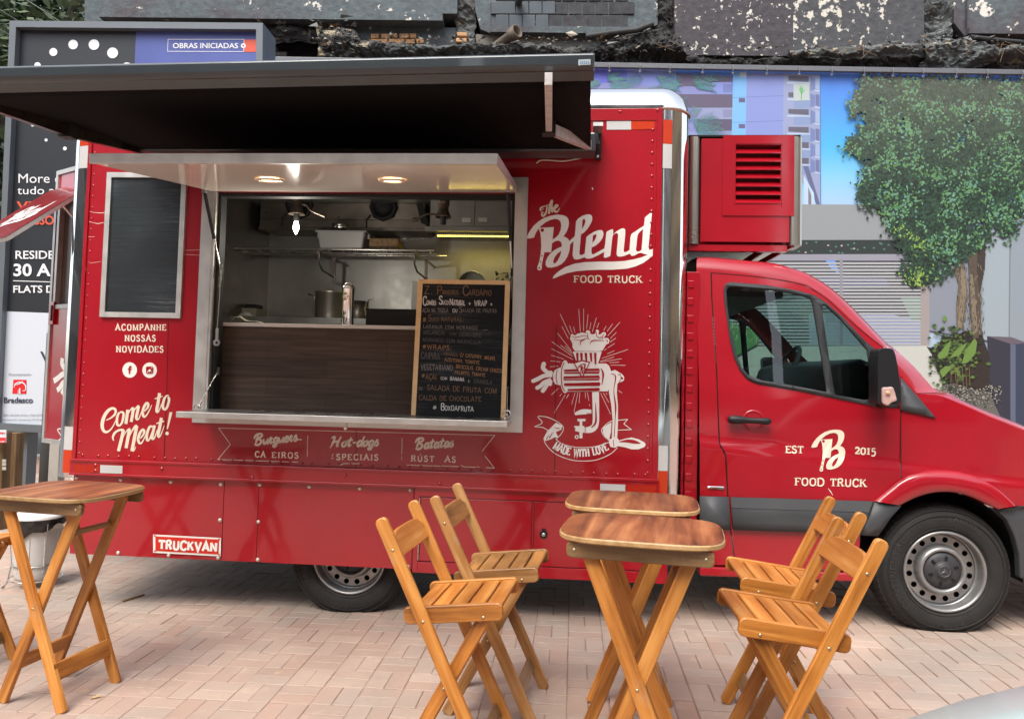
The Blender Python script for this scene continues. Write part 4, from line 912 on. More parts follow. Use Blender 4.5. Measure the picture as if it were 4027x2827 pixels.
b.add([l0, l1, l1+Vector((0, .03, zl-zb)), l0+Vector((0, .03, zl-zb)), l0+Vector((0, .05, 0)), l1+Vector((0, .05, 0)), l1+Vector((0, .06, zl-zb+.01)), l0+Vector((0, .06, zl-zb+.01))], [(0,1,2,3),(4,5,6,7),(2,3,7,6),(0,3,7,4),(1,2,6,5)])
b.build('valance', mat('brown valance', (.045, .036, .028), .5, var=.35, vscale=7), awn)
b = MB(); nx, ny = 24, 12; vs = []
f0 = l0+Vector((-.012, .045, (zl-zb)*.5)); f1 = l1+Vector((.0, .045, (zl-zb)*.5))
for j in range(ny+1):
    t = j/ny
    for i in range(nx+1):
        s = i/nx; a = Vector((rX-.005, -.15, rz_+.012)).lerp(Vector((AXL, -.15, rz_+.012)), s); c = f0.lerp(f1, s); p = a.lerp(c, t); p.z -= .003*math.sin(math.pi*t); vs.append(p)
b.add(vs, [(j*(nx+1)+i, j*(nx+1)+i+1, (j+1)*(nx+1)+i+1, (j+1)*(nx+1)+i) for j in range(ny) for i in range(nx)], True)
fo = b.build('canvas', M_CANV, awn); so_ = fo.modifiers.new('t', 'SOLIDIFY'); so_.thickness = .004; so_.offset = 1
def arm(b, a, c, hgt=.05, thk=.028):
    a, c = Vector(a), Vector(c); d = (c-a).normalized(); s = d.cross(Vector((0, 0, 1))).normalized(); u = s.cross(d)
    vs = [e+s*x*thk/2+u*y*hgt/2 for e in (a, c) for x, y in ((-1,-1),(1,-1),(1,1),(-1,1))]
    b.add(vs, [(3,2,1,0),(4,5,6,7)]+[(k, (k+1)%4, (k+1)%4+4, k+4) for k in range(4)])
def under(u, v, gap):
    """the point on this sight line that hangs gap below the canvas"""
    r0_, r1_, f0_ = Vector((rX, -.15, rz_+.012)), Vector((AXL, -.15, rz_+.012)), f0
    n_ = (r1_-r0_).cross(f0_-r0_).normalized(); n_ = n_ if n_.z > 0 else -n_
    d = ray(u, v); t = (r0_-n_*gap-CPOS).dot(n_)/d.dot(n_); return CPOS+d*t
M_ARM = mat('lit scuffed arm', (.60, .57, .55), .4, metal=.1, var=.22, vscale=26); M_ARMD = mat('dark arm', (.05, .035, .026), .3, metal=.5, var=.5, vscale=24)  # right arm's light reflected off the ground is put into its pale colour
for (sh, el, wr, m, gy) in (((2325, 575), (2159, 506), (2157, 310), M_ARM, -.62), ((556, 588), (268, 520), (-60, 404), M_ARMD, -.62)):
    S = P(*sh, -.12); E_ = under(*el, .06); Wp = under(*wr, .035)
    b = MB().m(m); arm(b, S, E_); arm(b, E_, Wp, .046); b.m(M_BLACK); b.box((E_.x-.03, E_.y-.03, E_.z-.03), (E_.x+.03, E_.y+.03, E_.z+.035)); b.lathe([(.022, -.03), (.022, .03)], S, (0, 0, 1), 10); b.build('folding_arm', None, awn)
b = MB().m(M_BLACK); p, q = P(2328, 628, -.02), P(2365, 514, -.02)
b.box((p.x+.02, -.03, p.z), (q.x, -.002, q.z)); b.box((p.x-.02, -.14, p.z+.05), (p.x+.03, -.03, q.z-.05)); b.lathe([(.028, -.02), (.028, .02)], (p.x+.018, -.09, p.z+.06), (1, 0, 0), 14)
b.m(M_ALU); b.box((p.x, -.16, q.z-.02), (q.x+.004, -.001, q.z+.0)); b.lathe([(.008, 0), (.0005, .006)], P(2353, 566, -.031), (0, -1, 0), 8); b.lathe([(.008, 0), (.0005, .006)], P(2350, 615, -.031), (0, -1, 0), 8)
b.build('wall_bracket', None, awn)
b = MB(); b.tube([P(u, v, -.02) for u, v in crom([(2110, 643), (2122, 633), (2148, 630), (2213, 634), (2262, 627), (2310, 616), (2334, 606)], 5)], .0045, 6); b.build('white_cable', mat('white cable', (.7, .66, .6), .5), awn)
D = Decal(lambda u, v, l: P(u, v, AY-.004-l)); D.poly([(2275, 236), (2322, 234), (2322, 256), (2275, 258)]); pl = D.build('name_plate', mat('silver plate', (.55, .58, .56), .3, metal=.3), awn)
D = Decal(lambda u, v, l: P(u, v, AY-.004-l)); D.base = .004
for k, x in enumerate((2283, 2291, 2299, 2307, 2315)): D.poly([(x-2.6, 239.5), (x+2.6, 239.2), (x+2.6, 252.5), (x-2.6, 252.8)], [[(x-1, 242), (x+1, 242), (x+1, 249), (x-1, 249)]])
D.build('plate_mark', mat('plate blue', (.08, .2, .36), .4), pl)

# ------------------------------------------------------------------ air-conditioning box over the cab
AB = .26
a0, a1 = P(2759, 545, AB), P(3104, 956, AB); e0, e1 = P(2715, 532, AB), P(3160, 962, AB)
x0, x1, z0, z1 = e0.x, e1.x, a1.z-.004, P(3104, 541, AB).z
ABK = 1.95
lx0, lx1, lz1, lz0 = P(2894, 572, AB).x, P(3071, 572, AB).x, P(2900, 571, AB).z, P(2900, 799, AB).z
b = MB().m(M_REDC)
lo = [Vector((x, AB, z)) for x, z in ((a0.x, z0+.008), (a1.x, z0+.008), (a1.x, z1-.006), (a0.x, z1-.006))]; ho = [Vector((x, AB, z)) for x, z in ((lx0, lz0), (lx1, lz0), (lx1, lz1), (lx0, lz1))]
b.add(lo+ho, [tuple(t) for t in tessellate_polygon([lo, ho])])
b.box((x0+.02, AB+.06, z0), (x1-.03, ABK, z1)); ac = b.build('air_unit_box', None, truck)
M_SAT = mat('satin steel', (.52, .49, .42), .3, metal=.9, rvar=.06)
for xa, xb, rr in ((x0, a0.x-.003, .03), (a1.x+.008, x1, .045)):
    b = MB(); pts = [(xa, AB-.004)]+[(xb-rr+rr*math.sin(t), AB-.004+rr-rr*math.cos(t)) for t in arc(8)]+[(xb, AB+.2), (xa, AB+.2)]
    b.prism([Vector((x, y, z0-.006)) for x, y in pts], (0, 0, z1-z0+.012), True); b.build('steel_corner', M_SAT, ac)
b = MB().m(M_REDC); frame(b, lx0-.075, lx1+.075, lz0-.075, lz1+.055, .07, .05, AB-.007, AB)
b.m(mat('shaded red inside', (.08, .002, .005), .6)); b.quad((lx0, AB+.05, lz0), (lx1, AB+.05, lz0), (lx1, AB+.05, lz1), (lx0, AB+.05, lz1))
b.m(M_REDC); n = 7; dz = (lz1-lz0)/n
for k in range(n):
    z = lz0+dz*k; b.add([(lx0, AB-.004, z+.004), (lx1, AB-.004, z+.004), (lx1, AB+.022, z+dz*.66), (lx0, AB+.022, z+dz*.66), (lx0, AB-.004, z-.002), (lx1, AB-.004, z-.002), (lx1, AB+.022, z+dz*.6), (lx0, AB+.022, z+dz*.6)], [(0,1,2,3),(7,6,5,4),(0,1,5,4)])
b.box((lx0-.004, AB-.003, lz0), (lx0, AB+.05, lz1)); b.box((lx1, AB-.003, lz0), (lx1+.004, AB+.05, lz1)); b.box((lx0, AB-.003, lz1), (lx1, AB+.05, lz1+.004)); b.build('louvre', None, ac)
b = MB(); b.box((x0-.01, AB-.002, z1+.004), (x1-.02, ABK, z1+.014)); b.build('lid', M_GAP, ac)
b = MB().m(M_REDC)
for (u0, v0, u1, v1) in ((2748+1100/2.687-410, 966, 0, 0),): pass
for xx, x2 in ((x1-.05, .98), (x1-.17, .90)): b.tube([(xx, AB+.05, z0), (x2, 1.1, z0-.16)], .018, 4)
b.box((x0, AB+.01, z0-.045), (x1-.09, AB+.06, z0-.008)); b.build('carrier_frame', M_REDC, ac)

# ------------------------------------------------------------------ open rear door with its own little hatch
DA = R(30); DH = Vector((X0-RAD-.012, .47, 0)); DE = Vector((-math.cos(DA), math.sin(DA), 0)); DN = Vector((-math.sin(DA), -math.cos(DA), 0))
dpl = plane(DH, DA)
def ds(u, v): p = dpl(u, v); return (p-DH).dot(DE), p.z
def DP(s, z, n=0): return DH+DE*s+Vector((0, 0, z))+DN*n
sL = ds(208, 1200)[0]; zB_ = ds(196, 1725)[1]; zT_ = ds(220, 694)[1]; sw = ds(233, 1000)[0]; zw0 = ds(233, 1198)[1]; zw1 = ds(222, 790)[1]
print('DOOR', sL, zB_, zT_, sw)
b = MB().m(M_RED); lo = [(0, zB_), (sL, zB_), (sL, zT_), (0, zT_)]; ho = [(.12, zw0), (sw, zw0), (sw, zw1), (.12, zw1)]
tri = tessellate_polygon([[Vector((p[0], p[1], 0)) for p in l] for l in (lo, ho)]); b.add([DP(*p) for p in lo+ho], [tuple(t) for t in tri]); rdoor = b.build('rear_door', None, truck)
def dbar(b, s0, s1, z0, z1, n0, n1): b.add([DP(s, z, n) for n in (n0, n1) for s, z in ((s0, z0), (s1, z0), (s1, z1), (s0, z1))], [(0,3,2,1),(4,5,6,7),(0,1,5,4),(1,2,6,5),(2,3,7,6),(3,0,4,7)])
b = MB()
for q in ((sL, sL+.03, zB_-.03, zT_+.03), (0, sL, zB_-.03, zB_), (0, sL, zT_, zT_+.03), (sw, sw+.03, zw0-.03, zw1+.03), (.1, sw, zw0-.03, zw0), (.1, sw, zw1, zw1+.03)): dbar(b, *q, -.03, .012)
b.build('door_frame', M_ALU, rdoor)
b = MB(); dbar(b, .1, sw, zw0, zw1, -.028, -.022); b.build('door_pane', mat('brown tint', (.12, .09, .08), .3), rdoor)
q = ds(212, 1232); b = MB().m(M_RED); dbar(b, q[0]-.035, q[0]+.035, q[1]-.08, q[1]+.08, 0, .02); b.m(M_BLACK); dbar(b, q[0]-.02, q[0]-.002, q[1]-.055, q[1]+.055, .02, .026); b.build('door_handle', None, rdoor, bevel=.004)
hs, hz_ = ds(217, 770); FD = (DN*.86+Vector((0, 0, -.5))).normalized(); FU = Vector((0, 0, 1))*.86+DN*.5
# the flap's free corner is sighted at its near end; its reach and drop follow from that
_h = DP(.05, hz_)+Vector((0, 0, 0)); _n = DE
_d = ray(41, 956); _t = (_h-CPOS).dot(_n)/_d.dot(_n); _c = CPOS+_d*_t-_h
FD = _c.normalized(); FL = _c.length; FU = DE.cross(FD); FU = FU if FU.z > 0 else -FU
print('FLAP', FD, FL)
def FP(s, t, n=0): return DP(hs+.03-(hs-.02)*s, hz_)+FD*(FL*t)+FU*(n+.03)
b = MB().m(M_RED); b.quad(FP(0, 0, .012), FP(1, 0, .012), FP(1, 1, .012), FP(0, 1, .012)); b.m(M_DARK); b.quad(FP(0, 0), FP(1, 0), FP(1, 1), FP(0, 1)); fl_ = b.build('door_flap', None, rdoor)
b = MB()
for s0, s1, t0, t1 in ((0, 1, .975, 1), (0, .03, 0, .975), (.97, 1, 0, .975), (0.03, .97, 0, .03)):
    b.add([FP(s, t, n) for n in (-.014, .009) for s, t in ((s0, t0), (s1, t0), (s1, t1), (s0, t1))], [(0,3,2,1),(4,5,6,7),(0,1,5,4),(1,2,6,5),(2,3,7,6),(3,0,4,7)])
b.tube([FP(.9, .4, -.02), DP(.1, hz_-.4, .01)], .008, 6); b.build('flap_frame', M_ALU, fl_)
def fdec(x, y, l):
    # the sign runs across the flap: left of the word at the free edge
    s_ = (x-190)/1400; t_ = (y-370)/700; return FP(.2+.62*s_, .36+.4*t_, .0125+l)
D = Decal(fdec); bigB(D)
D.poly([(672,800),(712,460),(865,388),(870,480),(765,598),(750,810),(820,640),(985,552),(960,680),(878,735),(878,800),(1015,742),(1035,570),(1107,560),(1220,532),(1215,770),(1280,720),(1300,590),(1430,505),(1440,420),(1515,372),(1478,730),(1540,745),(1440,800),(1300,825),(1180,832),(1158,595),(1100,610),(1075,825),(1005,840),(880,848),(803,838),(715,863)])
D.poly([(465,1060),(600,940),(950,884),(1320,860),(1585,732),(1490,850),(1250,958),(950,970),(720,985),(480,1062)]); D.build('flap_lettering', M_WHITE, fl_)
p0_ = dpl(205, 1440); kk = .74*2.15
D = Decal(lambda x, y, l: dpl(132+x/kk*1.0*.62, 1330+(y-480)/kk, l+.001))
for a, c in rays:
    if a[0] < 480 and c[0] < 480: D.rib([a, c], 3.5, False)
for pts, wd in (([(360,690),(325,672),(292,640),(298,605)],36), ([(370,700),(300,705),(250,730),(208,748)],36), ([(360,735),(300,760),(270,790),(242,806)],34), ([(365,745),(325,780),(305,810),(290,830)],36)): D.rib(pts, wd)
for l in ([(220,1133),(285,1100),(248,1050),(320,1052),(400,1085)], [(220,1133),(290,1140),(335,1165)], [(298,1235),(320,1290),(400,1365)], [(298,1235),(330,1170),(380,1140)]): D.rib(l, 7, True)
D.poly([(345,1155),(400,1100),(420,1225),(360,1240),(310,1255),(300,1235),(325,1190)]); D.build('door_emblem', M_WHITE, rdoor)
# ================================================================== CAB
zA = zm(2.3025, 2700, 1000); zB = zm(2.3025, 2700, 1600); zC = zm(2.015, 3300, 900); zE = zm(1.43, 3300, 1700)
CY = .06; YW = 2.1
_c0, _c1 = P(2756, 1739, CY), P(3403, 1826, CY)
def sstep(a, b, x): t = max(0, min(1, (x-a)/(b-a))); return t*t*(3-2*t)
def fY(X, Z):
    y = CY + .010*(1-sstep(.25, .6, Z))
    if Z > 1.25: y += .10*(Z-1.25) + .05*max(0, Z-1.6)**1.5
    zc_ = _c0.z+(_c1.z-_c0.z)*(X-_c0.x)/(_c1.x-_c0.x)
    y += .012*sstep(zc_-.012, zc_+.03, Z)
    if X > 2.15: y += .28*(X-2.15)**2
    return y
def cP(u, v, off=0.0):
    p = P(u, v, CY)
    for _ in range(5): p = P(u, v, fY(p.x, p.z)-off)
    return p
ZCUT = [.3, .42, .55]+[.75+.02*i for i in range(16)]+[1.15+.05*i for i in range(18)]
def side_panel(name, outer, holes, material, parent, off=0.0, thick=.0, far=False, xc=()):
    loops = [outer]+list(holes); flat = [p for l in loops for p in l]
    pts = [cP(u, v, off) for u, v in flat]
    tri = tessellate_polygon([[Vector((cP(u, v, off).x, cP(u, v, off).z, 0)) for u, v in l] for l in loops])
    bm = bmesh.new(); vs = [bm.verts.new((p.x, 0, p.z)) for p in pts]
    for t in tri:
        try: bm.faces.new([vs[i] for i in t])
        except ValueError: pass
    for z in ZCUT: bmesh.ops.bisect_plane(bm, geom=bm.verts[:]+bm.edges[:]+bm.faces[:], plane_co=(0, 0, z), plane_no=(0, 0, 1))
    for x in (1.2, 1.6, 2.0, 2.15, 2.25, 2.35, 2.45, 2.55, 2.65, 2.75): bmesh.ops.bisect_plane(bm, geom=bm.verts[:]+bm.edges[:]+bm.faces[:], plane_co=(x, 0, 0), plane_no=(1, 0, 0))
    for v in bm.verts:
        y = fY(v.co.x, v.co.z)-off; v.co.y = YW-y if far else y
    bmesh.ops.recalc_face_normals(bm, faces=bm.faces)
    me = bpy.data.meshes.new(name); bm.to_mesh(me); bm.free(); me.materials.append(material)
    for p in me.polygons: p.use_smooth = True
    o = bpy.data.objects.new(name, me); COL.objects.link(o); o.parent = parent; o.location = -wloc(parent)
    if thick:
        s = o.modifiers.new('thickness', 'SOLIDIFY'); s.thickness = thick; s.offset = 0
    return o
DTOP = [zA(225,168), zA(500,190), zA(800,225), zA(1050,275), zA(1150,322), zA(1300,430), zA(1500,620), zA(1780,842), (3541,1478)]
DSEAM = [zA(225,168), zA(230,400), zA(270,1000), zB(285,0), zB(300,330), zB(355,440), zB(375,800), zB(400,1100), zB(430,1330), zB(450,1400), zB(475,1428)]
WOUT = [zA(*p) for p in ((335,330),(345,280),(370,262),(400,255),(700,280),(1000,330),(1150,372),(1250,430),(1400,560),(1620,790),(1735,885))]+[(3533,1480),(3534,1604)]+[zA(*p) for p in ((1720,1380),(1300,1295),(1000,1235),(650,1175),(590,1155),(540,1125),(480,1050),(430,940),(390,780),(360,560),(340,420))]
G1 = [zA(*p) for p in ((360,350),(368,312),(390,297),(430,293),(700,315),(1000,365),(1110,395),(1135,430),(1200,820),(1268,1250),(950,1187),(680,1142),(560,1095),(500,1030),(450,900),(400,700),(370,480))]
G2 = [zA(*p) for p in ((1228,470),(1240,455),(1265,470),(1400,600),(1600,830),(1632,862),(1660,1060),(1690,1250),(1685,1290),(1650,1315),(1600,1317),(1345,1272),(1335,1250),(1290,960),(1230,560))]
TRT = lambda u: 1954+(u-2870)*17/566; TRB = lambda u: 2082+(u-2880)*16/510
sh = lambda l, d: [(u+d, v) for u, v in l]
DFRONT = [(3541,1700),(3540,1884),(3500,1919),(3440,1968),(3432,1975),(3384,2100),(3372,2246)]
cab_body = None
RP = [(2739,1066)]+sh(DSEAM, -3)+[(2752,2221)]
cb = MB(); cab_body = cb.box((.62, .3, .42), (.72, 1.8, .5)).build('cab_body', M_DARK, truck)
FEN = [(3546,1482), zC(620,1303), (3687,1554), (3796,1596), (3895,1640), (4027,1694), (4200,1780), (4380,1885), (4440,1960), (4027,1988), (4001,1988)]
CREST = [(3438,1970),(3500,1919.6),(3541,1886),(3593,1864),(3667,1850.7),(3742,1850.7),(3816,1865.6),(3872,1890),(3928,1923),(3976,1964),(4000,1988)]
INNER = [(3541,1987),(3593,1960.5),(3649,1942),(3704.7,1934.5),(3760.5,1938),(3816,1953),(3872,1979),(3921,2002)]
FENP = FEN+list(reversed(CREST[2:-1]))
for far in (False, True):
    side_panel('rear_pillar', RP, [], M_REDC, cab_body, far=far)
    dr = side_panel('cab_door', sh(DSEAM, 2)+list(reversed(DFRONT))+[DTOP[-1]]+list(reversed(DTOP[1:-1])), [WOUT], M_REDC, truck, far=far)
    wfr = side_panel('window_rubber', WOUT, [G1, G2], M_BLACK if far else mat('dark window rubber', (.03, .032, .034), .5), dr, off=-.002, thick=.014, far=far)
    for g, nme in ((G1, 'window_glass'), (G2, 'quarter_glass')): side_panel(nme, g, [], M_GLASS, dr, off=-.006, far=far)
    side_panel('fender', FENP, [], M_REDC, cab_body, far=far)
    if far: continue
    side_panel('side_trim', [(2752, TRT(2752)), (2865, TRT(2865)), (2872, TRB(2872)), (2752, TRB(2752))], [], M_TRIM, cab_body, off=.012, thick=.02)
    side_panel('side_trim', [(2873, TRT(2873)), (3432, TRT(3432)), (3388, TRB(3388)), (2883, TRB(2883))], [], M_TRIM, dr, off=.012, thick=.02)
    side_panel('side_trim_lit_bevel', [(2874, TRT(2874)), (3432, TRT(3432)), (3417, TRT(3432)+43), (2877, TRT(2874)+42)], [], mat('lit trim face', (.085, .09, .095), .45, var=.1), dr, off=.024)  # flat strip; the bevel's catch of light is put into its paler colour
    side_panel('arch_trim', [(3438,1974),(3541,1988),(3500,2035),(3450,2106),(3386,2103)], [], M_TRIM, cab_body, off=.012, thick=.02)
    side_panel('mirror_triangle', [(3541,1484),(3680,1644),(3541,1613)], [], M_TRIM, cab_body, off=.006, thick=.008)
    D = Decal(lambda u, v, l: cP(u, v, l)); D.base = .002
    D.rib(DSEAM, 3, True); D.rib(DTOP[:-1], 2.2, True); D.rib([(3543,1612),(3543,1884)], 3, False); D.rib([zC(618,1303), zC(775,1297)], 2, False)
    D.build('door_gap', M_GAP, cab_body)
# sill
b = MB(); pa, pb_ = cP(2752, 2225), cP(3385, 2252); b.prism([pa+Vector((0, -.0, 0)), pb_, pb_+Vector((0, .0, -.05)), pa+Vector((0, 0, -.055))], (0, .1, 0)); b.build('sill', M_REDC, cab_body, bevel=.012)
# wheel-arch flare
def resample(l, n):
    d = [0]
    for a, c in zip(l, l[1:]): d.append(d[-1]+math.hypot(c[0]-a[0], c[1]-a[1]))
    out = []
    for k in range(n):
        t = d[-1]*k/(n-1); i = max(j for j in range(len(l)-1) if d[j] <= t+1e-9); f_ = (t-d[i])/(d[i+1]-d[i])
        out.append((l[i][0]+(l[i+1][0]-l[i][0])*f_, l[i][1]+(l[i+1][1]-l[i][1])*f_))
    return out
cr, inn = resample(crom(CREST, 5), 36), resample(crom(INNER, 5), 36)
b = MB(); rows = []
for (s, off) in ((0, .0), (.03, .022), (.18, .032), (.45, .036), (.8, .030), (.97, .024), (1.0, .0)):
    rows.append([cP(a[0]+(c[0]-a[0])*s, a[1]+(c[1]-a[1])*s, off) for a, c in zip(cr, inn)])
rows.append([p+Vector((0, .12, 0)) for p in rows[-1]])
vs = [p for r_ in rows for p in r_]; n = 36
b.add(vs, [(i*n+k, i*n+k+1, (i+1)*n+k+1, (i+1)*n+k) for i in range(len(rows)-1) for k in range(n-1)], True); b.build('arch_flare', M_REDC, cab_body)
# front bumper
b = MB(); bo = [(3921,2003),(4027,1990),(4440,1962),(4490,2100),(4480,2230),(4440,2285),(4014,2276),(4014,2258),(4010,2184),(3991,2109),(3961.5,2046)]
pts = [cP(u, v, .012) for u, v in bo]; b.prism([Vector((p.x, p.y, p.z)) for p in pts], (0, .06, 0)); fx = max(p.x for p in pts)
b.box((fx-.1, pts[3].y+.03, .12), (fx+.06, YW-pts[3].y-.03, .52)); b.build('bumper', M_TRIM, cab_body, bevel=.012)
# roof band, roof, windscreen, bonnet
DR = [(2739,1066)]+DTOP[:8]+[zC(370,957), (3541,1478), zC(620,1303), (3687,1554), (3796,1596), (3895,1640), (4027,1694), (4200,1780), (4380,1885)]
SI = [(2743,1013), zA(222,30), zA(500,54), zA(800,85), zA(1050,158), zA(1150,207), zA(1300,300), zA(1500,480), zA(1800,790), zC(440,950), zC(600,1098), zC(775,1290), zC(870,1300), zC(1000,1370), zC(1200,1455), (4027,1674), (4200,1757), (4380,1862)]
m_ = 70; DRs = resample(crom(DR, 4), m_); SIs = []
# pair each lower point with the silhouette at the same share of its own span
ds = crom(DR, 4); ss = crom(SI, 4); DRs = ds; SIs = ss; m_ = len(ds)
b = MB(); rows = []
lo = [cP(*q) for q in DRs]; hi = []
for q, l in zip(SIs, lo): hi.append(P(q[0], q[1], l.y+.10))
for k in range(8):
    t = R(90)*k/7; rows.append([Vector((l.x+(h.x-l.x)*(1-math.cos(t)) , l.y+(h.y-l.y)*(1-math.cos(t)), l.z+(h.z-l.z)*math.sin(t))) for l, h in zip(lo, hi)])
vs = [p for r_ in rows for p in r_]
b.add(vs, [(i*m_+k, i*m_+k+1, (i+1)*m_+k+1, (i+1)*m_+k) for i in range(7) for k in range(m_-1)], True)
vs2 = [Vector((p.x, YW-p.y, p.z)) for p in vs]; b.add(vs2, [(i*m_+k, (i+1)*m_+k, (i+1)*m_+k+1, i*m_+k+1) for i in range(7) for k in range(m_-1)], True)
# across the top
def across(b, k0, k1, crown):
    J = 8; vs = []
    for k in range(k0, k1+1):
        h = hi[k]
        for j in range(J+1):
            s = j/J; vs.append(Vector((h.x+.10*math.sin(math.pi*s)*(1 if h.x > 1.4 else 0), h.y+(YW-2*h.y)*s, h.z+crown*(1-(2*s-1)**4))))
    b.add(vs, [((k)*(J+1)+j, (k)*(J+1)+j+1, (k+1)*(J+1)+j+1, (k+1)*(J+1)+j) for k in range(k1-k0) for j in range(J)], True)
kA = 5*4; kB = 11*4+1
across(b, 0, kA, .03); across(b, kB, m_-1, .03)
b.build('cab_shell', M_REDC, cab_body, weld=True)
b = MB(); across(b, kA, kB, .0); b.build('windscreen', sheet_glass('screen glass', (.52, .70, .70)), truck)
b = MB(); b.box((.66, .24, .45), (.70, YW-.24, 1.80)); b.box((.72, .3, .42), (1.55, YW-.16, .98)); b.box((.70, .26, 1.80), (1.2, YW-.26, 1.83))
p = cP(2742, 1400); b.build('cab_back', M_DARK, cab_body)
b = MB().m(M_REDC); b.box((.63, .11, .3), (.70, .2, 1.92))
for k in range(16): b.box((.635, .104, .36+k*.098), (.668, .112, .40+k*.098))
b.build('cab_rear_flange', None, cab_body, bevel=.003)
# nose (out of frame) closes the front
b = MB(); h = hi[-1]; b.box((h.x-.05, h.y-.02, .5), (h.x+.02, YW-h.y+.02, h.z+.0)); b.build('grille', M_TRIM, cab_body, bevel=.03)
# wheel well
b = MB()
for k in range(20):
    ta, tb_ = R(-8+196*k/20), R(-8+196*(k+1)/20); q = lambda t, y: (2.016+.41*math.cos(t), y, .33+.41*math.sin(t))
    b.quad(q(ta, .12), q(tb_, .12), q(tb_, .62), q(ta, .62)); b.poly([q(ta, .62), q(tb_, .62), (2.016, .62, .33)])
b.build('wheel_well', M_GAP, cab_body)
# handle
hp = [zB(372,112), zB(768,132)]; A_, B_ = cP(*hp[0], .035), cP(*hp[1], .035)
cc = zB(605, 125); p = cP(*cc); b = MB(); b.lathe([(.0005, .001), (.035, .002), (.048, .010), (.058, .0135), (.062, .002)], p+Vector((0, .008, 0)), (0, -1, 0), 28); b.m(M_REDC); b.build('handle_recess', M_REDC, dr if False else cab_body)
doors = [o for o in COL.objects if o.name.startswith('cab_door')]; dr = doors[0]
pts = [A_.lerp(B_, t) for t in (0, .03, .1, .3, .42, .5, .75, .9, .97, 1)]; rs = [.006, .018, .024, .022, .017, .0165, .0165, .02, .015, .005]
b = MB(); b.tube(pts, .02, 10, rs=rs); hd = b.build('door_handle', M_BLACK, dr)
b = MB(); q0, q1 = cP(2782, 1917, .003), cP(2850, 1919, .003); b.plank(q0, q1, (0, 0, 1), .017, .006, .5); b.build('badge', M_CHROME, cab_body)
# badge lettering on the door
def cdec(s, x0, y0): return lambda x, y, l: cP(x0+x/s, y0+y/s, l)
D = Decal(cdec(2.3025, 2700, 1600)); D.base = .002
letters(D, 'EST', 900, 415, 1056, 417, 62, wt=.2, gap=.14); letters(D, '2015', 1523, 424, 1712, 433, 72, wt=.2, gap=.12); letters(D, 'FOOD TRUCK', 984, 707, 1625, 722, 66, wt=.21, gap=.2)
kx = (1437-1130)/(650-192); ky = (585-204)/(977-388)
bigB(D, lambda p: (1130+(p[0]-192)*kx, 204+(p[1]-388)*ky))
D.build('door_lettering', M_CREAM, dr)
D = Decal(cdec(2.3025, 2700, 1600)); D.rib([(1280,735),(1300,760),(1325,800)], [2,8,3]); D.build('paint_scratch', M_PINKW, dr)
# mirror
mo = [zC(*p) for p in ((308,1010),(314,968),(330,948),(370,944),(420,948),(436,965),(448,1000),(470,1110),(486,1250),(492,1365),(480,1380),(440,1386),(345,1392),(305,1385))]
b = MB(); b.prism([P(u, v, -.17) for u, v in mo], (0, .12, 0)); mr_ = b.build('door_mirror', M_BLACK, truck, bevel=.018, seg=3)
b = MB(); pm = P(*zC(395, 1100), -.11); b.tube([P(*zC(400, 1330), -.08), cP(*zC(330, 1380))], .03, 8); b.tube([P(*zC(400, 1050), -.08), cP(*zC(330, 1100))], .024, 8); b.build('mirror_arm', M_BLACK, mr_)
b = MB(); b.prism([P(u, v, -.185) for u, v in [zC(*p) for p in ((343,1256),(430,1250),(448,1300),(464,1362),(420,1378),(388,1405),(345,1382))]], (0, .05, 0))
b.build('indicator_lens', mat('clear amber lens', (.55, .36, .32), .12, coat=1, var=.15, vscale=25), mr_, bevel=.008)
b = MB(); q = P(*zC(387, 1300), -.19); b.lathe([(.012, 0), (.009, .004), (.0005, .006)], q, (0, -1, 0), 12); b.build('bulb', mat('amber', (.6, .36, .2), .2), mr_)
b = MB(); b.prism([P(u, v, YW+.12) for u, v in [zA(*p) for p in ((690,950),(720,930),(790,930),(815,960),(825,1060),(800,1110),(700,1110))]], (0, .1, 0)); b.build('door_mirror', M_BLACK, truck, bevel=.015)
# cabin: dash, wheel, seats
b = MB(); pd = P(*zA(1200, 1040), .5); b.prism([Vector((x, .2, z)) for x, z in ((1.35, .9), (1.37, 1.12), (1.46, pd.z+.02), (1.62, pd.z+.06), (2.0, pd.z-.08), (2.0, .9))], (0, YW-.4, 0), True); b.build('dashboard', mat('dash plastic', (.03, .033, .032), .55), truck, bevel=.03)
q = P(*zA(880, 1050), 1.35); b = MB(); ax = Vector((-.86, 0, .5)); ring = []
e1 = Vector((0, 1, 0)); e2 = ax.normalized().cross(e1)
for k in range(33): t = 2*math.pi*k/32; ring.append(q+(e1*math.cos(t)+e2*math.sin(t))*.19)
b.tube(ring, .016, 8); b.tube([q+e1*.19, q, q-e1*.19], .014, 6); b.tube([q, q-e2*.19 if e2.z > 0 else q+e2*.19], .014, 6); b.tube([q, q+Vector((.3, 0, -.18))], .035, 8); b.lathe([(.06, 0), (.05, .03), (.0005, .035)], q, ax, 16); b.build('steering_wheel', M_DARK, truck)
for y0 in (.22, 1.25):
    b = MB(); b.box((.80, y0, .98), (1.25, y0+.52, 1.08)); b.box((.76, y0+.03, 1.06), (.86, y0+.49, 1.42)); b.build('seat', mat('seat fabric', (.03, .03, .032), .9), truck, bevel=.04, seg=3)

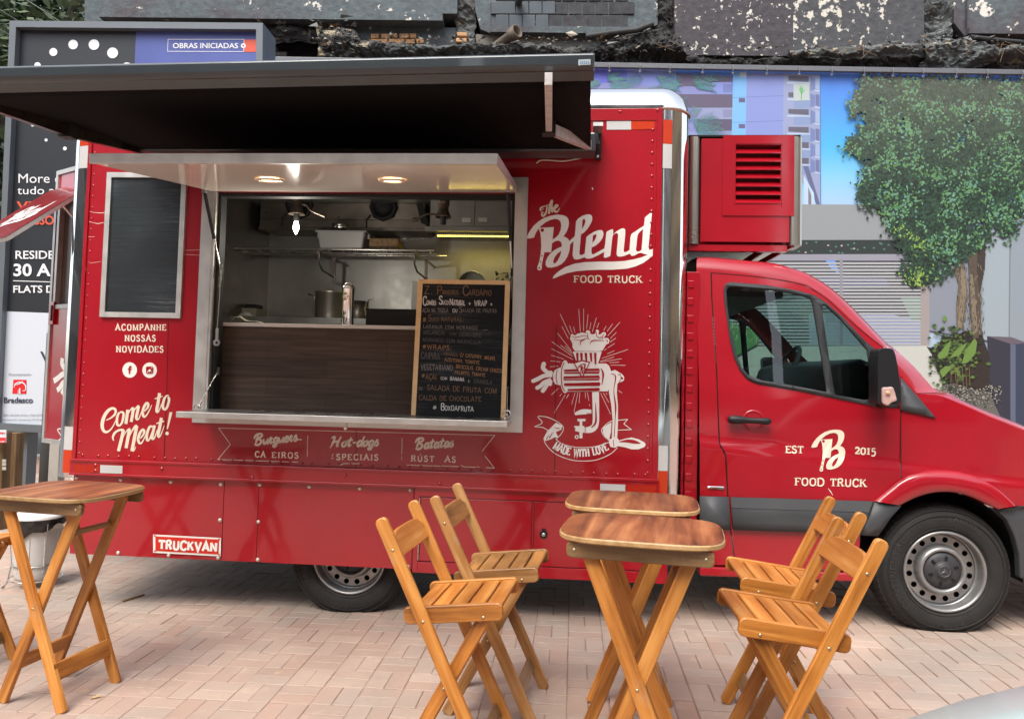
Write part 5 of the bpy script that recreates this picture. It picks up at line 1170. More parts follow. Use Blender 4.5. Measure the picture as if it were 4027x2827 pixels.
# ================================================================== WHEELS
M_RIM = mat('silver steel rim', (.36, .36, .355), .36, metal=.7, var=.12, vscale=12)
def wheel(cx, cz, y0, name, letter=True, zg=0.0, dirt=False):
    """outer face toward -Y at y0"""
    T = .352; o = Vector((cx, y0, cz)); root = MB()
    prof = [(.212, .012), (.222, -.002), (.245, -.012), (.285, -.014), (.315, -.006), (.335, .012), (.3465, .028), (T, .05), (T+.001, .10), (T, .16), (.340, .19), (.3, .205), (.22, .2)]
    b = MB().m(M_RUBBER); b.lathe(prof, o, (0, 1, 0), 72)
    M_TR = mat('tread block', (.026, .024, .022), .8, var=.2, vscale=30)
    b.m(M_TR)
    nb = 64
    for k in range(nb):
        a = 2*math.pi*k/nb
        for (ya, yb, r0, r1, sk_) in ((.022, .062, T-.012, T+.006, .0), (.072, .105, T-.01, T+.006, .5), (.115, .15, T-.01, T+.006, 0), (.155, .185, T-.016, T+.004, .5)):
            aa = a+sk_*2*math.pi/nb; wv = 2*math.pi/nb*.40
            vs = []
            for r_ in (r0, r1):
                for (t_, y_) in ((aa-wv, ya), (aa+wv, ya), (aa+wv, yb), (aa-wv, yb)):
                    rr = r_-(.010 if (y_ == .022 and r_ == r1) else 0)
                    vs.append(o+Vector((math.cos(t_)*rr, y_, math.sin(t_)*rr)))
            b.add(vs, [(4,5,6,7),(0,1,5,4),(1,2,6,5),(2,3,7,6),(3,0,4,7)])
    b.m(M_RUBBER)
    for rr, dy in ((.300, -.0145), (.326, -.003), (.232, -.0085)): b.lathe([(rr-.0025, dy+.003), (rr-.001, dy-.002), (rr+.001, dy-.002), (rr+.0025, dy+.003)], o, (0, 1, 0), 64)
    for i, v in enumerate(b.v):
        if v.z < zg+.002:
            v.y += -.012*(1 if v.y < y0+.1 else -1)*min(1, (zg-v.z)/.03); v.z = zg+.002
    wh = thing_part(name); ty = b.build('tyre', None, wh)
    # rim: lip, pressed disc with round holes, raised ring
    b = MB(); b.lathe([(.214, .014), (.217, .0), (.212, -.008), (.203, -.006), (.199, .012), (.198, .04), (.196, .075), (.190, .068), (.1815, .064)], o, (0, 1, 0), 64)
    b.lathe([(.137, .066), (.130, .036), (.122, .016), (.112, .012), (.104, .018), (.098, .032), (.094, .05)], o, (0, 1, 0), 56)
    loops = [[Vector((.182*math.cos(2*math.pi*k/64), .182*math.sin(2*math.pi*k/64), 0)) for k in range(64)], [Vector((.136*math.cos(2*math.pi*k/48), .136*math.sin(2*math.pi*k/48), 0)) for k in range(48)]]
    for h_ in range(16):
        a = 2*math.pi*(h_+.5)/16; c_ = Vector((.1605*math.cos(a), .1605*math.sin(a), 0)); loops.append([c_+Vector((.0155*math.cos(2*math.pi*k/14), .0155*math.sin(2*math.pi*k/14), 0)) for k in range(14)])
    fl = [p for l in loops for p in l]; tri = tessellate_polygon(loops); b.add([o+Vector((p.x, .064+(.002 if False else 0), p.y)) for p in fl], [tuple(t) for t in tri])
    rm = b.build('rim', M_RIM, wh)
    b = MB(); b.lathe([(.20, .12), (.0005, .12)], o, (0, 1, 0), 32); b.lathe([(.2, .08), (.2, .12)], o, (0, 1, 0), 32); b.build('brake_drum', M_GAP, rm)
    b = MB().m(mat('hub cap plastic', (.045, .046, .05), .5, var=.1)); b.lathe([(.099, .035), (.094, .022), (.06, .016), (.042, .014), (.038, .006), (.034, .004), (.0005, .004)], o, (0, 1, 0), 40)
    b.m(M_GAP)
    for k in range(6):
        a = 2*math.pi*(k+.3)/6; d = Vector((math.cos(a), 0, math.sin(a))); t = Vector((-math.sin(a), 0, math.cos(a)))
        b.add([o+d*r_+t*s_*.006+Vector((0, yy, 0)) for yy in (.012, .028) for r_, s_ in ((.058, -1), (.080, -1), (.080, 1), (.058, 1))], [(0,1,2,3),(0,1,5,4),(1,2,6,5),(2,3,7,6),(3,0,4,7)])
    b.m(mat('hub emblem', (.09, .09, .095), .35))
    b.lathe([(.031, .003), (.0295, .0005), (.027, .0005), (.0255, .003)], o, (0, 1, 0), 28)
    for k in range(3):
        a = R(90)+2*math.pi*k/3; d = Vector((math.cos(a), 0, math.sin(a))); t = Vector((-math.sin(a), 0, math.cos(a)))
        b.add([o+t*.0055+Vector((0, .003, 0)), o-t*.0055+Vector((0, .003, 0)), o+d*.027+Vector((0, .002, 0)), o+Vector((0, -.001, 0))], [(0, 2, 3), (1, 3, 2)])
    b.build('hub_cap', None, wh)
    if letter:
        M_TL = mat('tyre lettering', (.031, .029, .028), .6)
        for txt, a0, a1, r_, hh_ in letter:
            D = Decal(lambda x, y, l: Vector((0, 0, 0)))
            def arcT(a, bb, a0=a0, a1=a1, r_=r_): t = R(a0+(a1-a0)*a); rr = r_+bb; return (cx+rr*math.cos(t), cz+rr*math.sin(t))
            def fn(x, y, l):
                rr = math.hypot(x-cx, y-cz); yy = -.0125-.002 if rr < .29 else -.0125+(rr-.29)*.25-.002
                return Vector((x, y0+yy-l, y))
            D.fn = fn; D.base = .001
            letters(D, txt, 0, 0, 1, 0, hh_, wt=.24, serif=False, gap=.2, wthin=.8, arc=arcT)
            D.build('tyre_lettering', M_TL, ty)
    return wh
def thing_part(name):
    o = bpy.data.objects.new(name, None); COL.objects.link(o); o.parent = truck; o.location = -wloc(truck); return o
wheel(2.016, .315, .105, 'front_wheel', (('CONTINENTAL', 225, 142, .262, .03), ('VANCO', 88, 58, .272, .028), ('VANCO', 290, 256, .272, .028)), zg=gz(2.016))
wheel(-1.262, .335+gz(-1.262)-.02, .12, 'rear_wheel', (('CONTINENTAL', 270, 195, .262, .03),), zg=gz(-1.262))
# ================================================================== THINGS IN AND ON THE TRUCK
def base(u, v, Y): return P(u, v, Y)
rz0 = r0.z+.012
# plastic tub on the wire shelf, bowl in it, wrapped box beside it
p = P(*K(1252, 870), 1.14); q = P(*K(1690, 875), 1.14); w_ = q.x-p.x
t = thing('plastic_tub', 'frosted plastic tub on the wire shelf with a steel bowl on top', 'tub', (p.x+w_/2, 1.25, rz0))
b = MB(); hgt = P(*K(1240, 705), 1.14).z-rz0
def tub(b, sx, sy, ex, ey, h): b.add([(-sx,-sy,0),(sx,-sy,0),(sx,sy,0),(-sx,sy,0),(-ex,-ey,h),(ex,-ey,h),(ex,ey,h),(-ex,ey,h)], [(3,2,1,0),(0,1,5,4),(1,2,6,5),(2,3,7,6),(3,0,4,7)])
tub(b, w_*.44, .1, w_*.5, .115, hgt); b.build('tub_body', mat('milky plastic', (.34, .35, .34), .35, var=.08), t, local=True, bevel=.012)
b = MB(); ex = w_*.5+.008
for s in (-1, 1): b.box((-ex, s*.118-.006, hgt-.012), (ex, s*.118+.006, hgt)); b.box((s*ex-.006, -.112, hgt-.012), (s*ex+.006, .112, hgt))
for s in (-1, 1): b.box((s*ex-.01, -.05, hgt-.05), (s*ex+.01, .05, hgt-.014))
b.build('rim', MATS['milky plastic'], t, local=True, bevel=.003)
b = MB(); b.box((-ex+.01, -.112, hgt-.014), (ex-.01, .112, hgt-.006)); b.build('lid', MATS['milky plastic'], t, local=True)
p = P(*K(1450, 705), 1.2); hb2 = (P(*K(1450, 625), 1.2).z-p.z)
b = MB(); b.lathe([(.0005, 0), (.045, .0), (.058, hb2*.5), (.066, hb2), (.064, hb2), (.055, hb2*.5), (.0005, .006)], (0, 0, 0), (0, 0, 1), 28)
o = b.build('steel_bowl', M_CHROME); o.location = (p.x, 1.25, rz0+hgt); tag(o, 'small shiny steel bowl resting on the plastic tub', 'bowl')
p, q = P(*K2(112, 870), 1.14), P(*K2(372, 870), 1.14); h_ = P(*K2(112, 772), 1.14).z-rz0
t = thing('cardboard_box', 'brown patterned cardboard box on the wire shelf right of the plastic tub', 'box', ((p.x+q.x)/2, 1.22, rz0)); w_ = (q.x-p.x)/2
b = MB(); b.box((-w_, -.06, h_*.28), (w_, .1, h_)); b.build('box_top', mat('kraft print', (.26, .165, .08), .7, var=.45, vscale=45), t, local=True, bevel=.003)
b = MB(); b.box((-w_+.008, -.055, 0), (w_-.004, .09, h_*.27)); b.build('wrapped_tray', mat('film wrapped brown', (.10, .075, .055), .15, var=.5, vscale=60), t, local=True)
# stock pot
pl, pr = P(*K(1190, 1470), 1.22), P(*K(1462, 1470), 1.22); rr = (pr.x-pl.x)/2; top = P(*K(1325, 1247), 1.22).z; cx = (pl.x+pr.x)/2
t = thing('stock_pot', 'large dull aluminium stock pot with two side handles on the work counter', 'pot', (cx, 1.35, gp.z)); h_ = top-gp.z
b = MB(); b.lathe([(.0005, 0), (rr*.97, 0), (rr, .012), (rr, h_-.01), (rr+.006, h_), (rr-.004, h_), (rr-.006, .01)], (0, 0, 0), (0, 0, 1), 40); b.build('pot_body', mat('spun aluminium', (.42, .40, .36), .38, metal=.9, rvar=.1, vscale=8), t, local=True)
b = MB(); b.lathe([(rr-.006, h_-.004), (rr*.5, h_+.004), (.0005, h_+.006)], (0, 0, 0), (0, 0, 1), 32); b.lathe([(.012, h_+.004), (.016, h_+.02), (.0005, h_+.024)], (0, 0, 0), (0, 0, 1), 12); b.build('lid', MATS['spun aluminium'], t, local=True)
for s in (-1, 1): b = MB(); b.tube([(s*rr, -.04, h_-.06), (s*(rr+.02), -.04, h_-.04), (s*(rr+.05), -.03, h_-.02), (s*(rr+.05), .03, h_-.02), (s*(rr+.02), .04, h_-.04), (s*rr, .04, h_-.06)], .006, 8); b.build('handle', M_STEEL, t, local=True)
# second pot half hidden
t = thing('saucepan', 'dark saucepan half hidden between the stock pot and the black crate', 'pan', (P(*K(1610, 1470), 1.35).x, 1.42, gp.z))
b = MB(); b.lathe([(.0005, 0), (.07, 0), (.075, .01), (.075, .15), (.07, .15), (.07, .01)], (0, 0, 0), (0, 0, 1), 28); b.build('pan_body', M_INOXD, t, local=True)
b = MB(); b.tube([(.07, -.05, .04), (.074, -.06, .14), (.1, -.06, .158), (.125, -.06, .16)], .005, 8); b.build('handle', M_STEEL, t, local=True)
# canister on the serving counter
pl, pr = P(*K(1466, 1540), .2), P(*K(1574, 1540), .2); rr = (pr.x-pl.x)/2; cx = (pl.x+pr.x)/2; h_ = P(*K(1520, 1200), .23).z-ct
t = thing('steel_canister', 'tall polished steel canister with a round crest on the white counter', 'canister', (cx, .23, ct))
b = MB(); b.lathe([(.0005, 0), (rr*.98, 0), (rr, .006), (rr, h_-.03), (rr+.003, h_-.026), (rr+.003, h_-.012), (rr*.9, h_-.004), (.0005, h_)], (0, 0, 0), (0, 0, 1), 36); b.build('can_body', M_CHROME, t, local=True)
b = MB(); e_ = lambda a, z: ((rr+.0008)*math.sin(a), -(rr+.0008)*math.cos(a), z); zc_ = h_*.71
for k in range(16):
    a = 2*math.pi*k/16; r1, r2 = .55, .42
    f = lambda a_, r_: e_(-.25+r_*1.1*math.cos(a_), zc_+r_*rr*1.3*math.sin(a_))
    b.quad(f(a, r1), f(a+.28, r1), f(a+.28, .0 if k % 3 else .2), f(a, .0 if k % 3 else .2))
b.build('crest', mat('printed gold', (.45, .38, .2), .4), t, local=True)
b = MB().m(mat('printed leaf green', (.02, .06, .05), .4))
for a, z0, z1, w2 in ((-.5, .06, .11, .2), (-.3, .02, .07, .16), (.1, .03, .06, .15), (-.15, .09, .11, .12)): b.add([e_(a-w2, h_*z0*3.2), e_(a, h_*z0*2.6), e_(a+w2, h_*z1*2.8), e_(a, h_*z1*3.4)], [(0, 1, 2, 3)])
b.build('leaf_print', None, t, local=True)
b = MB(); b.tube([(-rr*.6, 0, h_-.004), (-rr*.4, 0, h_+.012), (rr*.4, 0, h_+.012), (rr*.6, 0, h_-.004)], .004, 6); b.build('handle', M_STEEL, t, local=True)
# black crate
pl, pr = P(*K2(90, 1545), .28), P(*K2(560, 1545), .28)
p0 = P(*K2(90, 1412), .28)
t = thing('black_crate', 'matt black crate on the counter behind the menu board', 'crate', ((pl.x+pr.x)/2, .3, ct)); w2 = (pr.x-pl.x)/2
b = MB(); b.box((-w2, -.03, 0), (w2, .16, p0.z-ct)); b.build('crate_body', mat('matt black', (.012, .013, .014), .7), t, local=True, bevel=.004)
b = MB(); b.box((-w2-.002, -.036, p0.z-ct-.012), (w2+.002, .165, p0.z-ct-.002)); b.build('rim', MATS['matt black'], t, local=True, bevel=.002)
# griddle, trays, packet at left
gr0, gr1 = P(*K(420, 1512), 1.0), P(*K(1400, 1550), 1.0)
o = MB(); o.box((gr0.x, 1.02, 1.0), (gr1.x, 1.09, gr0.z)); 
t = thing('griddle', 'steel griddle with a perforated front below the work counter', 'griddle', (gr0.x, 1.06, ct-.1))
b = MB(); b.box((0, -.04, 0), (gr1.x-gr0.x, .03, gr0.z-ct+.08)); b.build('griddle_front', M_INOXD, t, local=True)
b = MB()
for i in range(64):
    for j in range(4): b.disc((.05+i*.014+(0.06 if i > 31 else 0), -.0405, .1+j*.012), (0, -1, 0), .0035, 6)
b.build('vent_holes', mat('warm dark', (.1, .07, .04), .6), t, local=True)
p = P(*K(450, 1465), 1.3); q = P(*K(705, 1465), 1.3)
t = thing('baking_tray', 'pale baking tray with a dark lid at the left end of the work counter', 'tray', ((p.x+q.x)/2, 1.35, gp.z)); w2 = (q.x-p.x)/2; h_ = P(*K(450, 1405), 1.3).z-gp.z
b = MB(); b.box((-w2, -.06, 0), (w2, .14, h_)); b.build('tray_body', mat('stained enamel', (.32, .29, .22), .5, var=.2), t, local=True, bevel=.004)
b = MB(); b.box((-w2+.01, 0, h_), (w2-.02, .12, h_+.035)); b.build('lid', M_DARK, t, local=True, bevel=.004)
p = P(*K(608, 1475), 1.14); b = MB()
vs = []
for i in range(9):
    for j in range(5):
        x = -.05+.1*i/8; y = -.03+.06*j/4; vs.append((x, y, .003+.034*math.sin(math.pi*i/8)**.5*math.sin(math.pi*j/4)**.5+rnd.uniform(-.003, .003)))
b.add(vs, [(i*5+j, i*5+j+1, (i+1)*5+j+1, (i+1)*5+j) for i in range(8) for j in range(4)], True); b.add([(-.05,-.03,0),(.05,-.03,0),(.05,.03,0),(-.05,.03,0)], [(0,1,2,3)])
o = b.build('food_packet', mat('clear wrapped white', (.5, .5, .48), .2, var=.3, vscale=50)); o.location = (p.x, 1.15, gp.z); tag(o, 'small white plastic packet lying at the front edge of the work counter', 'packet')
p = P(*K(395, 1465), .5); b = MB(); vs = []
for i in range(7):
    for j in range(4): vs.append((-.1+.2*i/6, -.08+.16*j/3, .003+.05*(1-i/6)*abs(math.sin(i*.9+j*.5))))
b.add(vs, [(i*4+j, i*4+j+1, (i+1)*4+j+1, (i+1)*4+j) for i in range(6) for j in range(3)], True)
zz_ = ct+.0
o = b.build('wrapping_paper', mat('waxed paper', (.42, .38, .28), .6, var=.1)); o.location = (OX0+.14, .24, ct); tag(o, 'crumpled waxed paper sheet at the left end of the white counter', 'paper')
# dish ring, leafy greens, clear bag near the sink
p = P(*K2(1030, 1140), .96); b = MB()
for rr, yy in ((.098, 0), (.088, .015), (.08, .05)): b.tube([(rr*math.cos(t), yy, rr*math.sin(t)*.98) for t in [math.pi*2*k/28 for k in range(29)]], .005, 6)
b.lathe([(.096, 0), (.09, .02), (.03, .03), (.0005, .03)], (0, 0, 0), (0, 1, 0), 28)
o = b.build('glass_plate', mat('greenish glass', (.42, .45, .36), .1, spec=.8)); o.location = (p.x, 1.05, p.z-.035); tag(o, 'round clear plate standing upright in the sink behind the menu board', 'plate')
p = P(*K2(1340, 1130), .9); b = MB()
for k in range(46):
    a, z = rnd.uniform(0, 6.28), rnd.uniform(-.04, .05); r_ = rnd.uniform(.01, .085); c_ = Vector((math.cos(a)*r_, math.sin(a)*r_*.6, z)); d1 = Vector((rnd.gauss(0, 1), rnd.gauss(0, 1), rnd.gauss(0, 1))).normalized()*.018; d2 = Vector((rnd.gauss(0, 1), rnd.gauss(0, 1), rnd.gauss(0, 1))).normalized()*.012
    b.add([c_-d1, c_-d2, c_+d1, c_+d2], [(0, 1, 2, 3)])
o = b.build('salad_greens', mat('dull leaf', (.10, .12, .025), .5, var=.4, vscale=30)); o.location = (p.x, .98, p.z-.01); tag(o, 'small heap of green salad leaves by the right edge of the serving hatch', 'salad')
b = MB(); vs = []
for i in range(13):
    for j in range(5): t_ = i/12; vs.append((.018*math.sin(j*1.5+i*.7)*(.4+t_), -.004*j, -.42*t_+.008*math.sin(i*1.3)))
    pass
vs = [(x+.022*(j_-2)*(.3+.7*(k_/12)), y, z) for (x, y, z), k_, j_ in zip(vs, [i for i in range(13) for _ in range(5)], [j for _ in range(13) for j in range(5)])]
b.add(vs, [(i*5+j, i*5+j+1, (i+1)*5+j+1, (i+1)*5+j) for i in range(12) for j in range(4)], True)
p = P(2012, 1088, .03); o = b.build('plastic_bag', mat('clear film', (.6, .6, .55), .2, alpha=.45)); o.location = (p.x, .03, p.z); tag(o, 'empty clear plastic bag hanging beside the menu board', 'bag')
# grinder lamps under the hatch head
M_IRON = mat('tinned iron', (.13, .105, .085), .42, metal=.7, var=.3, vscale=20)
def grinder_lamp(nm, px, Y, label, lit, flip):
    s = -1 if flip else 1
    top = P(px[0], px[1], Y); t = thing(nm, label, 'lamp', tuple(top), 0, 'meat grinder lamps over the serving hatch')
    k = .0125
    b = MB(); b.lathe([(.012, .06), (.014, .02), (.034, .01), (.037, -.03), (.03, -.05), (.033, -.075), (.046, -.10), (.050, -.112), (.047, -.112), (.03, -.09)], (0, 0, 0), (0, 0, 1), 24); b.lathe([(.0005, 0), (.026, 0), (.03, .012), (.03, .04), (.0005, .045)], (0, -.045, -.012), (0, 1, 0), 20); b.build('grinder_body', M_IRON, t, local=True)
    b = MB(); pts = crom([(s*.03, -.02, -.05), (s*.07, -.03, -.06), (s*.10, -.035, -.09), (s*.145, -.035, -.112), (s*.165, -.035, -.116)], 5) if not flip else crom([(-.03, -.02, -.10), (-.08, -.03, -.096), (-.12, -.035, -.11), (-.15, -.035, -.13)], 5)
    b.tube(pts, .006, 8); e_ = Vector(pts[-1]); b.tube([e_, e_+Vector((s*.03, 0, -.012 if not flip else -.005))], .012, 8); b.build('crank', M_IRON, t, local=True)
    b = MB(); b.lathe([(.017, -.10), (.018, -.15), (.014, -.155), (.0005, -.155)], (0, 0, 0), (0, 0, 1), 16); b.build('socket', M_DARK, t, local=True)
    b = MB(); b.tube([(0, 0, .06), (0, .0, .24)], .009, 8); b.build('stem', M_DARK, t, local=True)
    if lit:
        b = MB(); b.lathe([(.012, -.155), (.013, -.165), (.0185, -.187), (.0165, -.205), (.008, -.224), (.0005, -.236)], (0, 0, 0), (0, 0, 1), 20); b.build('bulb', mat('lit bulb', (1, .95, .85), .3, emit=6, ecol=(1, .93, .8)), t, local=True)
        ld = bpy.data.lights.new('bulb light', 'POINT'); ld.energy = 3.2; ld.color = (1, .93, .82); ld.shadow_soft_size = .03
        o = bpy.data.objects.new('bulb light', ld); COL.objects.link(o); o.location = top+Vector((0, -.03, -.29))
grinder_lamp('grinder_lamp', K(1080, 400), .30, 'hanging iron meat grinder lamp with a lit bulb, over the left of the hatch', True, False)
grinder_lamp('grinder_lamp', K2(795, 425), .30, 'hanging iron meat grinder lamp without a bulb, in front of the wall cabinets', False, True)
# string with bottle opener
p = P(867, 1062, -.02); q = P(854, 1290, -.03)
t = thing('bottle_opener', 'steel bottle opener hanging on a string at the left side of the hatch', 'bottle opener', tuple(q))
b = MB(); d = p-q; b.tube([(0, 0, 0), tuple(d*.55+Vector((.004, 0, 0))), tuple(d)], .0022, 6); b.tube([tuple(d), tuple(d+Vector((.012, -.01, -.05))), tuple(d+Vector((.002, -.01, -.1)))], .003, 6); b.build('string', mat('grey string', (.45, .42, .36), .9), t, local=True)
b = MB(); b.plank((0, 0, 0), (.001, 0, -.07), (1, 0, 0), .018, .005, .4); b.lathe([(.008, -.003), (.020, -.003), (.020, .003), (.008, .003), (.008, -.003)], (.001, 0, -.084), (0, 1, 0), 18, False); b.build('opener', M_STEEL, t, local=True)
# chalk board menu on the shelf
cb = [P(1617, 1620, -.12), P(1988, 1638, -.12), P(2001.6, 1100, -.045), P(1639, 1096, -.045)]
zb_ = 1.0805; dz_ = zb_-(cb[0].z+cb[1].z)/2
org = Vector((cb[0].x, -.12, zb_)); ex_ = Vector((1, 0, 0)); wq = cb[1].x-cb[0].x; hq = (cb[3]-cb[0]).length-dz_ ; ez_ = Vector((0, .075, (cb[3].z-zb_))).normalized()
skx = (cb[3].x-cb[0].x)/hq
t = thing('menu_board', 'tall pine framed chalk board with a handwritten menu standing on the shelf', 'chalkboard', (cb[0].x+wq/2, -.12, zb_))
nrm = ex_.cross(ez_)
def CB(s, h, n=0): return org+ex_*(wq*s+skx*h*hq*0)+ez_*(hq*h)+nrm*n
b = MB()
fw = .026/wq; fh = .024/hq
def bar(s0, s1, h0, h1, m0): 
    b.m(m0); b.add([CB(s0, h0, -.006), CB(s1, h0, -.006), CB(s1, h1, -.006), CB(s0, h1, -.006), CB(s0, h0, .008), CB(s1, h0, .008), CB(s1, h1, .008), CB(s0, h1, .008)], [(0,3,2,1),(4,5,6,7),(0,1,5,4),(1,2,6,5),(2,3,7,6),(3,0,4,7)])
M_PINE = mat('raw pine frame', (.74, .50, .25), .55, var=.12, vscale=18)
bar(0, fw, 0, 1, M_PINE); bar(1-fw, 1, 0, 1, M_PINE); bar(fw, 1-fw, 1-fh, 1, M_PINE); b.build('board_frame', None, t, bevel=.003)
b = MB(); b.add([CB(fw*.9, .0, .002), CB(1-fw*.9, .0, .002), CB(1-fw*.9, 1-fh*.9, .002), CB(fw*.9, 1-fh*.9, .002)], [(0, 1, 2, 3)]); slate = b.build('slate', m_slate('chalk slate', .05), t)
CBQ = [(103, 1505), (1135, 1530), (1172, 45), (163, 45)]
def cbd(x, y, l):
    # zoom pixels on the board -> board plane, following its edges
    h = max(0, min(1.0, (1517-y)/1472)); xl = 103+60*h; xr = 1135+37*h
    return CB((x-xl)/(xr-xl), h, .002+l)
def mk(cols): return {k: mat('chalk '+k, v, .9) for k, v in cols.items()}
CH = mk({'white': (.62, .62, .6), 'grey': (.23, .22, .21), 'faint': (.11, .108, .105), 'orange': (.42, .235, .11), 'rust': (.22, .135, .08)})
lines = [('Z.', 'rust', 235, 205, 330, 203, 88), ('P', 'rust', 372, 206, 425, 208, 90), ('INHEIROS', 'rust', 432, 208, 610, 210, 50), ('C', 'rust', 660, 215, 720, 215, 110), ('ARDÁPIO', 'rust', 722, 214, 970, 214, 62),
 ('C', 'white', 222, 330, 262, 330, 96), ('OMBO:', 'white', 264, 326, 372, 326, 50), ('S', 'white', 398, 318, 434, 318, 92), ('UCO', 'white', 436, 318, 502, 320, 44), ('N', 'white', 516, 322, 552, 322, 70), ('ATURAL', 'white', 556, 324, 680, 326, 56), ('+', 'white', 718, 324, 750, 324, 56), ('WRAP', 'white', 785, 326, 920, 328, 58), ('+', 'white', 955, 328, 990, 328, 54),
 ('AÇAI NA TIGELA', 'grey', 218, 408, 500, 404, 46), ('OU', 'white', 548, 402, 600, 402, 40), ('S', 'grey', 620, 402, 650, 402, 66), ('ALADA DE FRUTAS', 'grey', 652, 400, 1028, 398, 40),
 ('#', 'orange', 220, 515, 262, 512, 52), ('S', 'rust', 284, 500, 318, 500, 64), ('UCO', 'rust', 322, 500, 394, 500, 36), ('NATURAL:', 'rust', 428, 500, 668, 500, 46),
 ('LARANJA COM MORANGO', 'grey', 228, 580, 822, 584, 38), ('_', 'grey', 880, 588, 945, 586, 40), ('MELANCIA', 'faint', 232, 648, 462, 648, 44), ('COM', 'faint', 515, 650, 590, 652, 32), ('GENGIBRE', 'faint', 624, 660, 864, 664, 46),
 ('MORANGO COM MARACUJA', 'faint', 225, 722, 858, 742, 40), ('#WRAPS:', 'orange', 218, 800, 540, 812, 46), ('CAIPIRA', 'faint', 208, 908, 412, 914, 72), ('FRANGO', 'rust', 460, 872, 610, 878, 34), ('C/ CATUPIRY, MILHO,', 'orange', 636, 880, 1020, 908, 38),
 ('AZEITONA, TOMATE', 'orange', 465, 930, 846, 956, 36), ('VEGETARIANO:', 'grey', 205, 1028, 570, 1030, 60), ('BROCOLIS, CREAM CHEESE', 'orange', 592, 1002, 1104, 1042, 38), ('PALMITO, TOMATE', 'orange', 578, 1062, 910, 1088, 36),
 ('#', 'orange', 212, 1112, 250, 1112, 44), ('AÇAI', 'rust', 262, 1130, 378, 1132, 62), ('COM', 'white', 425, 1128, 494, 1130, 30), ('BANANA', 'white', 528, 1132, 682, 1142, 38), ('E', 'white', 728, 1150, 740, 1150, 22), ('GRANOLA', 'faint', 788, 1155, 985, 1170, 44),
 ('OU', 'grey', 184, 1244, 226, 1244, 34), ('SALADA DE FRUTA COM', 'rust', 280, 1240, 1034, 1262, 54), ('CALDA DE CHOCOLATE', 'rust', 190, 1350, 868, 1350, 50), ('#', 'white', 340, 1446, 386, 1444, 44), ('B', 'white', 432, 1450, 470, 1450, 72), ('OXDAFRUTA', 'white', 474, 1450, 788, 1456, 50)]
byc = {}
for tx, c, xa, ya, xb, yb, hh_ in lines:
    D = byc.setdefault(c, Decal(cbd)); letters(D, tx, xa, ya, xb, yb, hh_, wt=.10 if c != 'white' else .135, serif=False, gap=.22, jit=.03, wthin=.95)
for c, D in byc.items(): D.build('chalk_writing', CH[c], slate)

# ================================================================== FOLDING TABLES AND CHAIRS
PINE = [(.21, .068, .011), (.48, .178, .030), (.66, .30, .072)]
W_P = wood('varnished pine', PINE, wear=.25); W_P2 = wood('orange slat pine', [(.28, .085, .015), (.46, .17, .033), (.6, .28, .075)], across=26, wear=.2)
W_TOP = wood('red brown laminate', [(.06, .015, .006), (.24, .078, .027), (.44, .18, .068)], along=1.0, across=15, rough=.42, wear=.28)
W_EDGE = wood('pale table edge', [(.34, .19, .075), (.46, .28, .12), (.55, .36, .18)], wear=.3); W_OLD = wood('greyed timber', [(.12, .065, .025), (.21, .12, .05), (.30, .18, .085)], wear=.35)
M_SCREW = mat('brass screw', (.5, .42, .28), .35, metal=.8)
def screw(b, x, y, z, dy): b.lathe([(.0055, 0), (.005, .0018), (.0005, .0024)], (x, y, z), (0, dy, 0), 10)
def make_table(name, label, loc, rz, group):
    t = thing(name, label, 'table', loc, rz, group)
    h = .862; L, W = .262, .222
    out = []
    for k in range(40):
        a = 2*math.pi*k/40; c, s = math.cos(a), math.sin(a); e = 2/4.2
        out.append((L*math.copysign(abs(c)**e, c), W*math.copysign(abs(s)**e, s)))
    for nm, z, thk, mm, sc_ in (('table_top', h-.009, .0185, W_EDGE, 1), ('top_laminate', h+.0010, .0012, W_TOP, .985)):
        b = MB(); b.board(Vector((0, 0, z)), Vector((0, 1, 0)), Vector((-1, 0, 0)), Vector((0, 0, 1)), [(q*sc_, p*sc_) for p, q in out], thk, cham=.004 if sc_ == 1 else .0004)
        o = b.build(nm, mm, top if sc_ < 1 else t, local=True)
        if sc_ == 1: top = o
    for s in (-1, 1):
        b = MB().m(W_OLD); b.plank((-.225, s*.175, h-.045), (.225, s*.175, h-.045), (0, 0, 1), .05, .02, .3); b.m(M_SCREW); screw(b, -.2, s*.185, h-.045, s); screw(b, .2, s*.185, h-.045, s); b.build('apron', None, t, local=True)
    for s in (-1, 1):   # outer pair runs down to the right, inner pair down to the left
        for d, yy in ((1, s*.150), (-1, s*.126)):
            b = MB().m(W_P); b.plank((-d*.168, yy, h-.03), (d*.158, yy, .0), (1, 0, 0), .046, .022, .2); b.m(M_SCREW); screw(b, 0, yy+s*.011, .40, s)
            b.build('leg', None, t, local=True)
    b = MB(); x = .158-.326*.165; b.plank((.158-.065+.021, -.16, .155), (.158-.065+.021, .16, .155), (-.35, 0, 1), .07, .014, .1); b.build('stretcher', W_P, t, local=True)
    b = MB(); b.plank((-.158+.062+.018, -.136, .17), (-.158+.062+.018, .136, .17), (.35, 0, 1), .066, .014, .1); b.build('stretcher', W_P, t, local=True)
    b = MB(); b.plank((.108, -.115, .70), (.108, .115, .70), (0, 0, 1), .022, .02, .1); b.build('stretcher', W_OLD, t, local=True)
    return t
